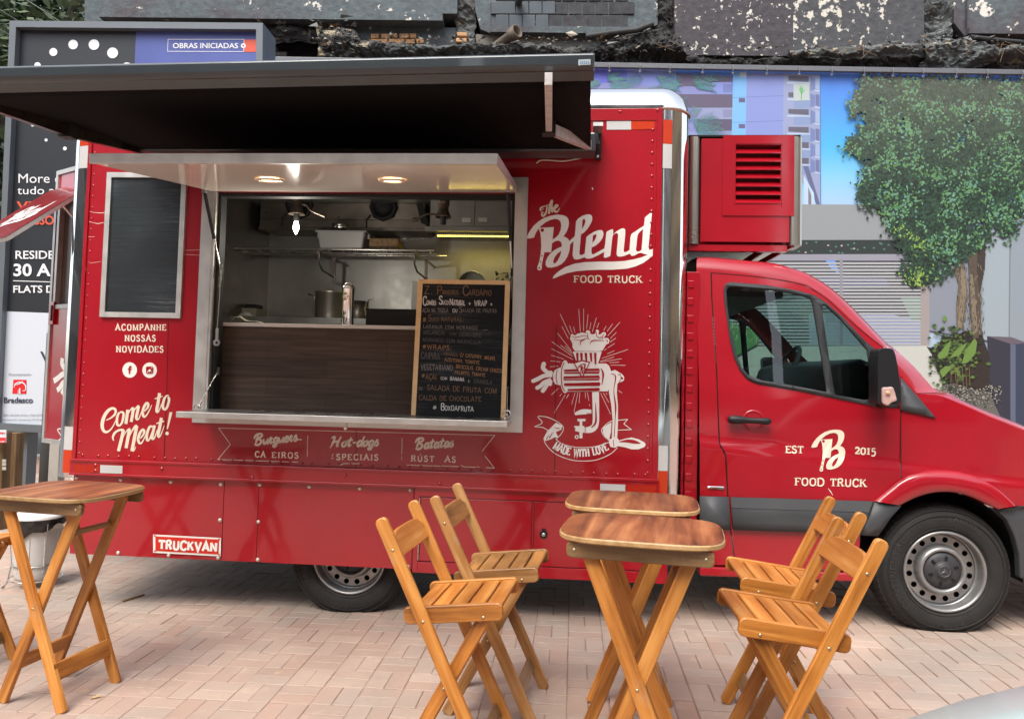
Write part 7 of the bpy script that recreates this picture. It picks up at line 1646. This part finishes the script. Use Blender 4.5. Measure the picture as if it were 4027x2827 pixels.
# ================================================================== PRINTED BANNER on its rail
BW = 8.6
BN = plane(CPOS+fH*BW, math.atan2(fH.x, fH.y))
bt = thing('banner', 'wide printed banner showing an apartment tower, a gate and a leafy tree', 'banner', tuple(BN(3000, 1800)))
def m_print():
    m = bpy.data.materials.new('printed mesh'); m.use_nodes = True; t = m.node_tree; bs = t.nodes['Principled BSDF']
    at_ = nd(t, 'ShaderNodeVertexColor', layer_name='tint'); t.links.new(at_.outputs[0], bs.inputs['Base Color']); bs.inputs['Roughness'].default_value = .55; return m
MP = m_print()
KPR = .80
def T(r, g, b_): c = srgb(r, g, b_); return (c[0]*KPR*.9, c[1]*KPR, c[2]*KPR)
class Pr:
    def __init__(s, off, st=.00003): s.b = MB(); s.off = off; s.k = 0; s.st = st
    def poly(s, pts, c, l=None):
        s.k += 1; s.b.c = T(*c) if max(c) > 1 else c
        n = len(pts); s.b.add([BN(u, v, s.off+(s.k % (300 if s.st > 1e-6 else 20000))*s.st) for u, v in pts], [tuple(t) for t in tessellate_polygon([[Vector((u, v, 0)) for u, v in pts]])]); return s
    def line(s, a, c_, w_, col):
        if min(a[1]-(a[0]-2330)*.0173, c_[1]-(c_[0]-2330)*.0173) < 276: return s
        d = Vector((c_[0]-a[0], c_[1]-a[1])).normalized(); nx, ny = -d.y*w_/2, d.x*w_/2
        return s.poly([(a[0]+nx, a[1]+ny), (c_[0]+nx, c_[1]+ny), (c_[0]-nx, c_[1]-ny), (a[0]-nx, a[1]-ny)], col)
    def build(s, nm): return s.b.build(nm, MP, bt)
# sky of the picture, in bands
s = Pr(0.0); V0, V1 = 268, 1760; nb = 160
stops = [(268, (92, 138, 236)), (420, (92, 166, 250)), (560, (92, 194, 252)), (680, (150, 214, 255)), (800, (192, 216, 250)), (1760, (200, 205, 215))]
def skyc(v):
    for (a, ca), (c, cc_) in zip(stops, stops[1:]):
        if v <= c: f = max(0, (v-a)/(c-a)); return tuple(x+(y-x)*f for x, y in zip(ca, cc_))
    return stops[-1][1]
b = s.b
for k in range(nb):
    va, vb = V0+(V1-V0)*k/nb, V0+(V1-V0)*(k+1)/nb
    sl_ = lambda v, u: v+(u-2330)*.0173
    b.c = T(*skyc((va+vb)/2)); b.add([BN(1000, sl_(va, 1000)), BN(4700, sl_(va, 4700)), BN(4700, sl_(vb, 4700)), BN(1000, sl_(vb, 1000))], [(0, 1, 2, 3)])
b.build('banner_cloth', MP, bt)
bo = lambda m, y0, x0: None
# tower
s = Pr(.002)
s.poly([(2300,250),(2470,250),(2475,310),(2330,400)], (120,120,225)); s.poly([(2330,330),(2880,300),(2880,545),(2330,545)], (150,150,205)); s.poly([(2465,272),(2660,276),(2660,340),(2465,330)], (142,152,222))
s.poly([(2660,290),(2880,300),(2880,345),(2660,340)], (110,96,125)); s.poly([(2800,325),(2880,325),(2880,375),(2800,380)], (150,158,225)); s.poly([(2660,372),(2880,372),(2880,425),(2660,425)], (112,98,122)); s.poly([(2720,425),(2880,425),(2880,470),(2720,470)], (165,165,205)); s.poly([(2740,470),(2880,470),(2880,520),(2740,520)], (105,92,118)); s.poly([(2700,520),(2880,515),(2880,545),(2700,545)], (158,158,205))
for k in range(9): s.line((2845+k*4, 332), (2845+k*4, 365), 1.2, (80, 75, 120)); s.line((2845+k*4, 432), (2845+k*4, 462), 1.2, (110, 100, 130))
s.poly([(2883,286),(2936,288),(2932,545),(2877,545)], (140,196,250)); s.poly([(2936,288),(3082,290),(3078,545),(2932,545)], (152,160,222)); s.poly([(2910,286),(2934,286),(2934,305),(2908,305)], (215,225,240))
for v in (384, 482): s.line((2880, v+1), (3080, v-6), 1.6, (110,115,180))
for v in (395, 497): s.poly([(2905,v-8),(2930,v-8),(2930,v+9),(2905,v+9)], (112,100,140))
s.poly([(3082,290),(3225,296),(3226,820),(3100,640),(3078,545)], (168,172,208))
for k, v in enumerate((300, 365, 430, 500, 560, 622)):
    s.poly([(3100,v),(3180,v+1),(3180,v+24),(3100,v+18)], (110,104,120)); s.poly([(3095,v+24),(3185,v+26),(3210,v+34),(3095,v+30)], (205,215,235)); s.poly([(3122,v+30),(3185,v+30),(3185,v+62),(3122,v+62)], (185,180,175) if k == 0 else (150,165,205)); s.poly([(3186,v+2),(3205,v+12),(3205,v+52),(3186,v+60)], (130,140,190)); s.poly([(3207,v+6),(3222,v+10),(3222,v+56),(3207,v+50)], (120,124,170) if k % 2 else (175,190,225)); s.line((3204, v+58), (3224, v+60), 3, (220,230,245))
s.poly([(3120,332),(3182,332),(3182,396),(3120,398)], (205,210,205))
for k in range(14): a = rnd.uniform(-2.6, -.5); s.line((3151, 372), (3151+rnd.uniform(8,18)*math.cos(a), 365+rnd.uniform(12,26)*math.sin(a)), 2, (120,195,130)); 
s.line((3151, 365), (3151, 394), 3, (110,170,120))
s.poly([(3158,655),(3178,655),(3226,810),(3226,830),(3215,820)], (112,112,150)); s.poly([(3160,690),(3200,760),(3205,810),(3160,806)], (205,222,245)); s.poly([(3178,735),(3190,770),(3190,806),(3178,804)], (140,130,140)); s.line((3225, 296), (3227, 815), 3, (95,130,190))
s.build('printed_tower')
# palms
s = Pr(.011, .000005)
for cx, cy, n_, L_ in ((2380,330,9,120),(2560,300,9,150),(2700,330,11,190),(2700,500,12,190),(2560,480,9,150)):
    for k in range(n_):
        a = rnd.uniform(-3.4, .4); r_ = rnd.uniform(.5, 1)*L_; ex2, ey2 = cx+r_*math.cos(a), cy+r_*.8*math.sin(a)+r_*.12
        for q in range(9):
            f = .25+.75*q/9; px, py = cx+(ex2-cx)*f, cy+(ey2-cy)*f+22*f*f-11*f
            for sg in (-1, 1): aa = a+sg*.7; s.line((px, py), (px+30*math.cos(aa), py+26*math.sin(aa)+9), 2.0, (rnd.randint(84,130), rnd.randint(128,172), rnd.randint(140,180)))
s.build('printed_palms')
# gatehouse, gate, walls, drive
s = Pr(.013)
s.poly([(2600,805),(3560,806),(3560,945),(2600,948)], (164,163,166)); s.poly([(2600,946),(3600,944),(3600,1002),(2600,1006)], (52,60,58)); s.poly([(2600,1002),(3660,1000),(3660,1026),(2600,1028)], (166,160,172))
s.poly([(2600,1026),(3622,1026),(3622,1365),(2600,1365)], (70,64,72)); s.poly([(3180,1090),(3480,1095),(3500,1130),(3180,1140)], (104,102,140)); s.poly([(3180,1235),(3480,1232),(3640,1265),(3640,1362),(3180,1358)], (168,176,214)); s.poly([(3540,1170),(3618,1170),(3618,1265),(3580,1255)], (130,165,140)); s.poly([(2830,1040),(3000,1040),(3010,1110),(2850,1110)], (60,62,70)); s.poly([(3245,1025),(3282,1025),(3300,1078),(3268,1060)], (120,165,245))
for k in range(60): u, v = rnd.uniform(2700, 3600), rnd.uniform(950, 1000); s.poly([(u, v), (u+6, v-4), (u+11, v), (u+6, v+4)], (95,140,125) if k % 6 else (215,190,170))
v = 1032
while v < 1360:
    s.poly([(2600, v), (3622, v+.5), (3622, v+8.5), (2600, v+8.5)], (192,188,190)); v += 13.2
for u in (2790, 3300): s.poly([(u,1022),(u+12,1022),(u+12,1365),(u,1365)], (160,152,160))
s.poly([(3618,1000),(3655,1000),(3652,1362),(3618,1362)], (176,160,158)); s.poly([(3652,960),(3880,960),(3880,1340),(3652,1300)], (150,152,164)); s.poly([(3860,820),(3972,820),(3966,1330),(3860,1335)], (172,180,188)); s.poly([(3968,800),(4060,800),(4060,1360),(3964,1340)], (158,164,174)); s.line((3970, 800), (3965, 1330), 5, (130,135,140)); s.poly([(4060,700),(4700,700),(4700,1400),(4060,1380)], (150,155,165))
s.poly([(2600,1362),(3650,1360),(3720,1540),(3720,1800),(2600,1800)], (214,208,200)); s.poly([(2600,1362),(2980,1362),(2840,1440),(2600,1470)], (92,88,84)); s.poly([(3640,1362),(3690,1440),(3710,1545),(3740,1545),(3745,1400)], (60,66,52))
s.poly([(3700,1512),(3790,1505),(3890,1550),(3935,1640),(3760,1620),(3700,1560)], (112,106,100)); s.poly([(3878,1322),(3970,1326),(4060,1360),(4060,1700),(3935,1650),(3890,1545)], (58,56,70)); s.poly([(3970,1352),(3990,1356),(3990,1660),(3970,1650)], (104,110,130)); s.poly([(3990,1352),(4700,1400),(4700,1800),(3990,1690)], (64,70,92)); s.poly([(3878,1322),(3974,1326),(4040,1350),(3976,1354)], (112,98,108))
s.build('printed_gate'); s = Pr(.023, .000005)
for k in range(420): u = rnd.uniform(3705, 3930); v = 1515+abs(rnd.gauss(0, 40)); s.poly([(u, v), (u+5, v-2), (u+6, v+2), (u+1, v+3)], rnd.choice(((160,152,140),(60,56,54),(190,182,170),(90,84,80))))
s.poly([(3700,1330),(3850,1290),(3885,1400),(3885,1540),(3780,1515),(3700,1480),(3660,1400)], (56,44,40)); s.poly([(2870,1300),(2980,1290),(2980,1350),(2880,1410)], (110,150,100))
s.build('printed_gravel'); s = Pr(.023, .000005)
for k in range(150): u = rnd.uniform(2862, 2985); v = rnd.uniform(1285, 1350); s.line((u, v), (u+rnd.uniform(-8,8), v-rnd.uniform(10,26)), 3, rnd.choice(((150,200,130),(110,160,100),(175,215,150))))
s.build('printed_grass')
# tree of the picture: trunks, branches, leaves
s = Pr(.025, .000005)
for pts, c in (([(3762,1020),(3790,1050),(3800,1150),(3782,1290),(3758,1300),(3756,1200),(3765,1120),(3745,1060)], (118,100,84)), ([(3800,1000),(3830,1000),(3858,960),(3872,1000),(3850,1150),(3852,1270),(3860,1330),(3820,1330),(3806,1200),(3806,1100)], (98,82,70)), ([(3840,920),(3872,900),(3868,1060),(3846,1160),(3836,1060)], (70,58,54)), ([(3775,1060),(3790,1060),(3795,1150),(3776,1290),(3762,1290),(3772,1160)], (146,128,106)), ([(3808,1080),(3820,1080),(3830,1180),(3840,1300),(3822,1320),(3814,1200)], (140,124,104))): s.poly(pts, c)
for k in range(220):
    u, v = rnd.uniform(3758, 3866), rnd.uniform(1030, 1310); s.line((u, v), (u+rnd.uniform(-3,3), v+rnd.uniform(5,16)), 2.2, rnd.choice(((60,50,44),(160,142,118),(92,78,66))))
for a, c in (((3770,1070),(3700,1060)),((3770,1060),(3740,1000)),((3850,960),(3900,860)),((3990,420),(3940,560)),((4010,450),(3900,640)),((4020,560),(3930,760)),((3640,690),(3720,850))): s.line(a, c, 4, (96,80,68))
s.build('printed_trunk')
s = Pr(.027, .000003)
crown = [(3390,300),(3340,400),(3330,450),(3400,470),(3360,540),(3320,560),(3310,590),(3400,640),(3370,720),(3370,800),(3480,860),(3480,900),(3560,1010),(3530,1080),(3600,1140),(3650,1120),(3700,1100),(3760,1040),(3800,1010),(3880,960),(3900,900),(3960,960),(4010,880),(4060,700),(4300,600),(4300,330),(4060,318),(3800,310),(3500,300)]
def inside(p, poly):
    c = False; j = len(poly)-1
    for i in range(len(poly)):
        if (poly[i][1] > p[1]) != (poly[j][1] > p[1]) and p[0] < (poly[j][0]-poly[i][0])*(p[1]-poly[i][1])/(poly[j][1]-poly[i][1])+poly[i][0]: c = not c
        j = i
    return c
cells = []
step = 19
for iy in range(300, 1150, step):
    for ix in range(3300, 4320, step):
        p = (ix+rnd.uniform(-8, 8), iy+rnd.uniform(-8, 8))
        if not inside(p, crown): continue
        nz = noise.noise(Vector((p[0]*.012, p[1]*.012, 3)))
        if nz < -.33 and p[0] > 3960: continue
        if nz < -.46: continue
        if not all(inside((p[0]+dx, p[1]+dy), crown) for dx, dy in ((-16, 0), (16, 0), (0, 16), (0, -14))): continue
        t_ = min(1, max(0, (p[1]-330)/420)); base_ = tuple(a+(c-a)*t_ for a, c in zip((118,114,100), (38,50,40)))
        jt = rnd.uniform(.86, 1.12)
        s.poly([(p[0]+(step*.82+rnd.uniform(-4, 6))*math.cos(2*math.pi*q/7+ix), p[1]+(step*.82+rnd.uniform(-4, 6))*math.sin(2*math.pi*q/7+ix)) for q in range(7)], tuple(c*jt for c in base_))
s.build('printed_crown')
s = Pr(.0285, .0000002); n_ = 0
while n_ < 12500:
    p = (rnd.uniform(3290, 4150), rnd.uniform(296, 1180)); q = (p[0]+rnd.gauss(0, 14), p[1]+rnd.gauss(0, 12))
    if not inside(p, crown): continue
    n_ += 1; cl = noise.noise(Vector((p[0]*.013, p[1]*.015, 9)))+.55*noise.noise(Vector((p[0]*.04, p[1]*.045, 4))); t_ = min(1, max(0, (p[1]-300)/450))
    fade = .62*(1-t_)
    if n_ < 6000 or cl < .05:     # leaves in the shaded depth of the printed crown
        g1 = rnd.choice(((44,66,50),(54,80,58),(36,54,42),(62,88,66),(48,74,60))); g1 = tuple((1-fade)*a+fade*c for a, c in zip(g1, (124,118,104))); sz = rnd.uniform(5, 11)
    else:                          # clumps that catch the printed light
        g1 = rnd.choice(((92,140,88),(112,158,106),(84,128,96),(128,168,126),(104,148,80),(112,160,142)))
        if p[0] < 3640+(p[1]-1000)*.3 and p[1] > 900: g1 = rnd.choice(((164,190,92),(140,172,84),(118,150,72)))
        g1 = tuple((1-.6*fade)*a+.6*fade*c for a, c in zip(g1, (150,160,140))); sz = rnd.uniform(4.5, 9.5)
    a = rnd.uniform(0, 6.28)
    s.poly([(q[0]+sz*math.cos(a), q[1]+sz*math.sin(a)), (q[0]+sz*.55*math.cos(a+1.7), q[1]+sz*.55*math.sin(a+1.7)), (q[0]-sz*.8*math.cos(a), q[1]-sz*.8*math.sin(a)), (q[0]+sz*.55*math.cos(a-1.7), q[1]+sz*.55*math.sin(a-1.7))], g1)
for k in range(420):
    a = rnd.uniform(0, 6.28); u = 3730+rnd.gauss(0, 45); v = 1400+rnd.gauss(0, 55)
    if not (3640 < u < 3880 and 1240 < v < 1545): continue
    sz = rnd.uniform(6, 15); s.poly([(u, v), (u+sz, v-sz*.5), (u+sz*1.6, v+sz*.2), (u+sz*.7, v+sz*.5)], rnd.choice(((78,98,48),(48,62,36),(108,130,62),(34,42,30),(92,118,52),(40,50,34))))
for pts in ([(3680,1400),(3720,1350),(3735,1340),(3720,1400),(3690,1410)], [(3776,1430),(3790,1380),(3826,1330),(3836,1345),(3830,1390),(3800,1425)], [(3725,1410),(3760,1370),(3800,1345),(3770,1395)], [(3690,1460),(3710,1440),(3745,1440),(3700,1485)], [(3700,1260),(3706,1240),(3720,1250),(3712,1266)]): s.poly(pts, (118,146,70))
for k in range(6): u = 3735+k*14; s.line((u, 1440), (u+rnd.uniform(-6, 6), 1520), 2.5, (128,100,72))
s.build('printed_leaves')
# rail, hooks
b = MB(); ra, rb = BN(1000, 242, .05), BN(4700, 306, .05); d = (rb-ra).normalized()
up = Vector((0, 0, 1)); nv = d.cross(up).normalized()
def beam(b, a, c, w_, h_):
    b.add([e+nv*x*w_/2+up*y*h_/2 for e in (a, c) for x, y in ((-1,-1),(1,-1),(1,1),(-1,1))], [(3,2,1,0),(4,5,6,7)]+[(k, (k+1)%4, (k+1)%4+4, k+4) for k in range(4)])
beam(b, ra, rb, .05, .058); b.build('rail', mat('galvanised rail', (.16, .165, .175), .4, metal=.3, var=.1), bt, bevel=.004)
b = MB()
hk = None
for u in (2394, 2513, 2630, 2757, 2875, 3007, 3133, 3260, 3386, 3498, 3616, 3745, 3866, 4002):
    v = 266+(u-2330)*.0173; p = BN(u, v, .06); b = MB(); b.tube([p+Vector((0, -.03, .02)), p+Vector((0, -.04, -.015)), p+Vector((0, -.03, -.055))], .005, 6); b.lathe([(.014, 0), (.014, .006), (.006, .006)], p+Vector((0, -.02, -.075)), (0, -1, 0), 10); b.build('hook', mat('zinc hook', (.2, .2, .2), .5), bt)

# ================================================================== TREES at the left, wires
def m_leaf(n, c0, c1):
    m = bpy.data.materials.new(n); m.use_nodes = True; t = m.node_tree; bs = t.nodes['Principled BSDF']; ge = nd(t, 'ShaderNodeNewGeometry')
    rp = ramp(t, [(0, c0), (.6, c1), (1, tuple(min(1, x*1.7) for x in c1))], ge.outputs['Random Per Island']); t.links.new(rp.outputs[0], bs.inputs['Base Color']); bs.inputs['Roughness'].default_value = .5
    bs.inputs['Transmission Weight'].default_value = 0; return m
ML = m_leaf('street tree leaf', (.035, .055, .028), (.075, .11, .05))
M_BARK = mat('bark', (.09, .075, .06), .9, var=.3, bump=.6, bscale=25)
def tree(name, label, x, y, h, R_, n, seed):
    r = random.Random(seed); t = thing(name, label, 'tree', (x, y, gz(x)), 0, 'street trees behind the billboard')
    b = MB(); b.tube([(0, 0, 0), (.05, 0, h*.3), (-.08, .1, h*.62)], .2, 10, rs=[.24, .18, .1]); tips = []
    for k in range(20):
        a = r.uniform(0, 6.28); z0 = h*r.uniform(.2, .6); e = Vector((math.cos(a)*R_*r.uniform(.3, .95), math.sin(a)*R_*r.uniform(.3, .95), h*r.uniform(.3, .98))); m_ = Vector((0, 0, z0)).lerp(e, .5)+Vector((0, 0, .3)); b.tube([(0, 0, z0), m_, e], .05, 6, rs=[.08, .05, .015]); tips += [e, m_.lerp(e, .5)]
    b.build('trunk', M_BARK, t, local=True)
    b = MB(); cl = [tp+Vector((r.gauss(0, .5), r.gauss(0, .5), r.gauss(0, .5))) for tp in tips for _ in range(4)]
    for k in range(n):
        c = r.choice(cl); p = c+Vector((r.gauss(0, .42), r.gauss(0, .42), r.gauss(0, .30))); u_ = Vector((r.gauss(0, 1), r.gauss(0, 1), r.gauss(0, .6))).normalized(); w2 = u_.orthogonal().normalized(); s_ = r.uniform(.06, .13)
        b.add([p-u_*s_, p+w2*s_*.4, p+u_*s_, p-w2*s_*.4], [(0, 1, 2, 3)])
    b.build('crown', ML, t, local=True)
for k, (u, d, h, R_, n) in enumerate(((20, 12.5, 9.4, 2.4, 17000), (240, 14, 9.6, 2.4, 15000), (-190, 11.5, 8.6, 2.2, 9000), (330, 17.5, 11.5, 2.8, 13000))):
    q = CPOS+ray(u, 1500)*d; tree('street_tree', ('leafy street tree behind the left edge of the billboard', 'leafy street tree rising over the top of the billboard', 'leafy street tree at the far left, mostly out of frame', 'taller street tree farther back beside the ruined wall')[k], q.x, q.y, h, R_, n, 20+k)
for k, (a, c) in enumerate((((0, 40), (80, 90)), ((95, -5), (245, 92)), ((0, 118), (52, 147)), ((0, 578), (24, 592)))):
    A_ = CPOS+ray(a[0]-(c[0]-a[0])*3, a[1]-(c[1]-a[1])*3)*9.5; B2 = CPOS+ray(c[0]+(c[0]-a[0])*2, c[1]+(c[1]-a[1])*2)*11; b = MB(); b.tube([A_, B2], .007, 6)
    o = b.build('overhead_wire', mat('wire grey', (.25, .26, .24), .6)); tag(o, ('thin overhead wire, upper one at the top left corner', 'thin overhead wire crossing the tree above the billboard', 'thin overhead wire meeting the billboard at its top left', 'thin overhead wire left of the billboard, lowest of all')[k], 'wire', 'overhead wires in front of the trees')

# ================================================================== PARKED CAR, only a corner of its bonnet in view
M_CAR = mat('pale silver car paint', (.42, .50, .48), .4, metal=.1, coat=.4, rvar=.03)
cx0 = 1.0; cyf = -3.02
t = thing('parked_car', 'pale silver car, only the curve of its bonnet in the bottom right corner', 'car', (cx0+2.0, -3.35, gz(3)))
# bonnet edge fitted through the visible curve; the car points left
YE = -2.72
curve = [(3560, 2827), (3650, 2795), (3760, 2762), (3880, 2730), (4027, 2695)]
b = MB(); rows = []
ns = 26
e0 = [P(u, v, YE) for u, v in curve]
xs = [p.x for p in e0]; zs_ = [p.z for p in e0]
print('CAR', e0[0], e0[-1])
x_n = xs[0]-.22
def prof_z(x):
    k = (x-xs[0])/(xs[-1]-xs[0]); zz = zs_[0]+(zs_[-1]-zs_[0])*(max(0, k)**.8) if k > 0 else zs_[0]-(1-math.sqrt(max(0, 1-(k/(.22/(xs[-1]-xs[0])))**2)))*.35
    return zz if k <= 1 else zs_[-1]+min(.14, (x-xs[-1])*.12)
CL = 1.5   # width toward the viewer
xsamp = [x_n+.22*(1-math.cos(R(90)*k/6)) for k in range(7)]+[xs[0]+(1.2)*k/12 for k in range(1, 13)]
for x in xsamp:
    z = prof_z(x); row = []
    for j in range(13):
        s = j/12; y = YE-CL*s; edge = 1-(2*s-1)**6; row.append(Vector((x, y, z+.02*edge)))
    rows.append([Vector((x, YE+.04, .28+gz(x))), Vector((x, YE+.055, z*.62)), Vector((x, YE+.035, z-.10))]+row+[Vector((x, YE-CL-.04, z-.1)), Vector((x, YE-CL-.04, .28))])
w_ = len(rows[0]); vs = [p for r_ in rows for p in r_]; b.add(vs, [(i*w_+j, i*w_+j+1, (i+1)*w_+j+1, (i+1)*w_+j) for i in range(len(rows)-1) for j in range(w_-1)], True); b.add(rows[0], [tuple(range(w_))])
b.build('bonnet', M_CAR, t)
xe = xsamp[-1]; ze = prof_z(xe)
b = MB(); pr_ = [(xe, .28), (xe, ze-.05), (xe+.55, ze+.42), (xe+1.7, ze+.44), (xe+2.3, ze+.1), (xe+2.6, ze-.02), (xe+2.65, .3)]
b.prism([Vector((x, YE+.03, z)) for x, z in pr_], (0, -CL-.06, 0)); b.build('cabin', M_CAR, t, bevel=.05, seg=3)
b = MB(); b.prism([Vector((x, YE+.036, z)) for x, z in [(xe+.15, ze+.04), (xe+.6, ze+.36), (xe+1.6, ze+.38), (xe+2.0, ze+.08)]], (0, -CL-.075, 0)); b.build('window', M_DARK, t)
sx0, sz0, sx1, sz1 = xe+.05, ze-.01, xe+.53, ze+.40; nn_ = Vector((-(sz1-sz0), 0, sx1-sx0)).normalized()*.012
b = MB(); b.prism([Vector((sx0, YE-.06, sz0))+nn_, Vector((sx1, YE-.14, sz1))+nn_, Vector((sx1, YE-CL+.14, sz1))+nn_, Vector((sx0, YE-CL+.06, sz0))+nn_], nn_*.5); b.build('windscreen', mat('dark car glass', (.02, .025, .027), .05, coat=1), t)
b = MB(); b.tube([Vector((sx0+.02, YE-.3, sz0+.03))+nn_*2, Vector((sx0+.2, YE-.75, sz0+.2))+nn_*2], .008, 6); b.build('wiper', M_BLACK, t)
b = MB(); b.prism([Vector((xs[0]-.1, YE+.045, .52)), Vector((xs[0]+.3, YE+.045, .60)), Vector((xs[0]+.3, YE+.045, .5)), Vector((xs[0]-.14, YE+.045, .44))], (0, -.3, 0)); b.build('headlight', mat('headlamp glass', (.6, .62, .62), .08, metal=.3, coat=1), t, bevel=.015)
for x in (xs[0]+.45, xe+1.9):
    b = MB().m(M_RUBBER); b.lathe([(.2, 0), (.29, .01), (.31, .04), (.31, .18), (.2, .2)], (x, YE-.16, .31+gz(x)), (0, 1, 0), 40); b.m(M_RIM); b.lathe([(.0005, .19), (.2, .18), (.2, .0)], (x, YE-.16, .31+gz(x)), (0, 1, 0), 32); b.build('wheel', None, t)

# ================================================================== UNSEEN BUILDINGS, added around the viewer for the paint and polished steel to mirror
def facade(label, px, py, L, h, wallc, rz=0):
    t = thing('unseen_building', label, 'building', (px, py, gz(px)), rz, 'unseen buildings added for reflections')
    b = MB(); b.box((-L/2, -7, -.8), (L/2, 0, h)); b.build('wall', mat(label[:24], wallc, .8, var=.12, vscale=.6), t, local=True)
    w_ = 1.2; n = int(L/2.4); win = None
    for fl in range(int(h/3)):
        for k in range(n):
            loc = (-L/2+L*(k+.5)/n, 0, 1+fl*3)
            if win is None:
                b = MB().m(M_DARK); b.box((-w_/2, -.02, 0), (w_/2, .012, 1.5)); b.m(mat('pale sill', (.45, .44, .42), .7)); b.box((-w_/2-.1, 0, -.1), (w_/2+.1, .1, -.002)); win = o = b.build('window', None, t, local=True)
            else: o = win.copy(); COL.objects.link(o)
            o.location = loc
facade('grey plastered building across the street from the truck', -13, -24, 17, 15, (.20, .19, .18))
facade('tall brown building across the street from the truck', 2.5, -26, 11, 21, (.16, .12, .10))
facade('pale rendered building across the street from the truck', 16.5, -23, 14, 13.5, (.34, .32, .29))
facade('dark grey building along the side street to the left', -19, -9, 20, 13, (.13, .13, .125), R(-90))
facade('ochre building along the side street to the right', 19, -9, 20, 12, (.20, .15, .09), R(90))
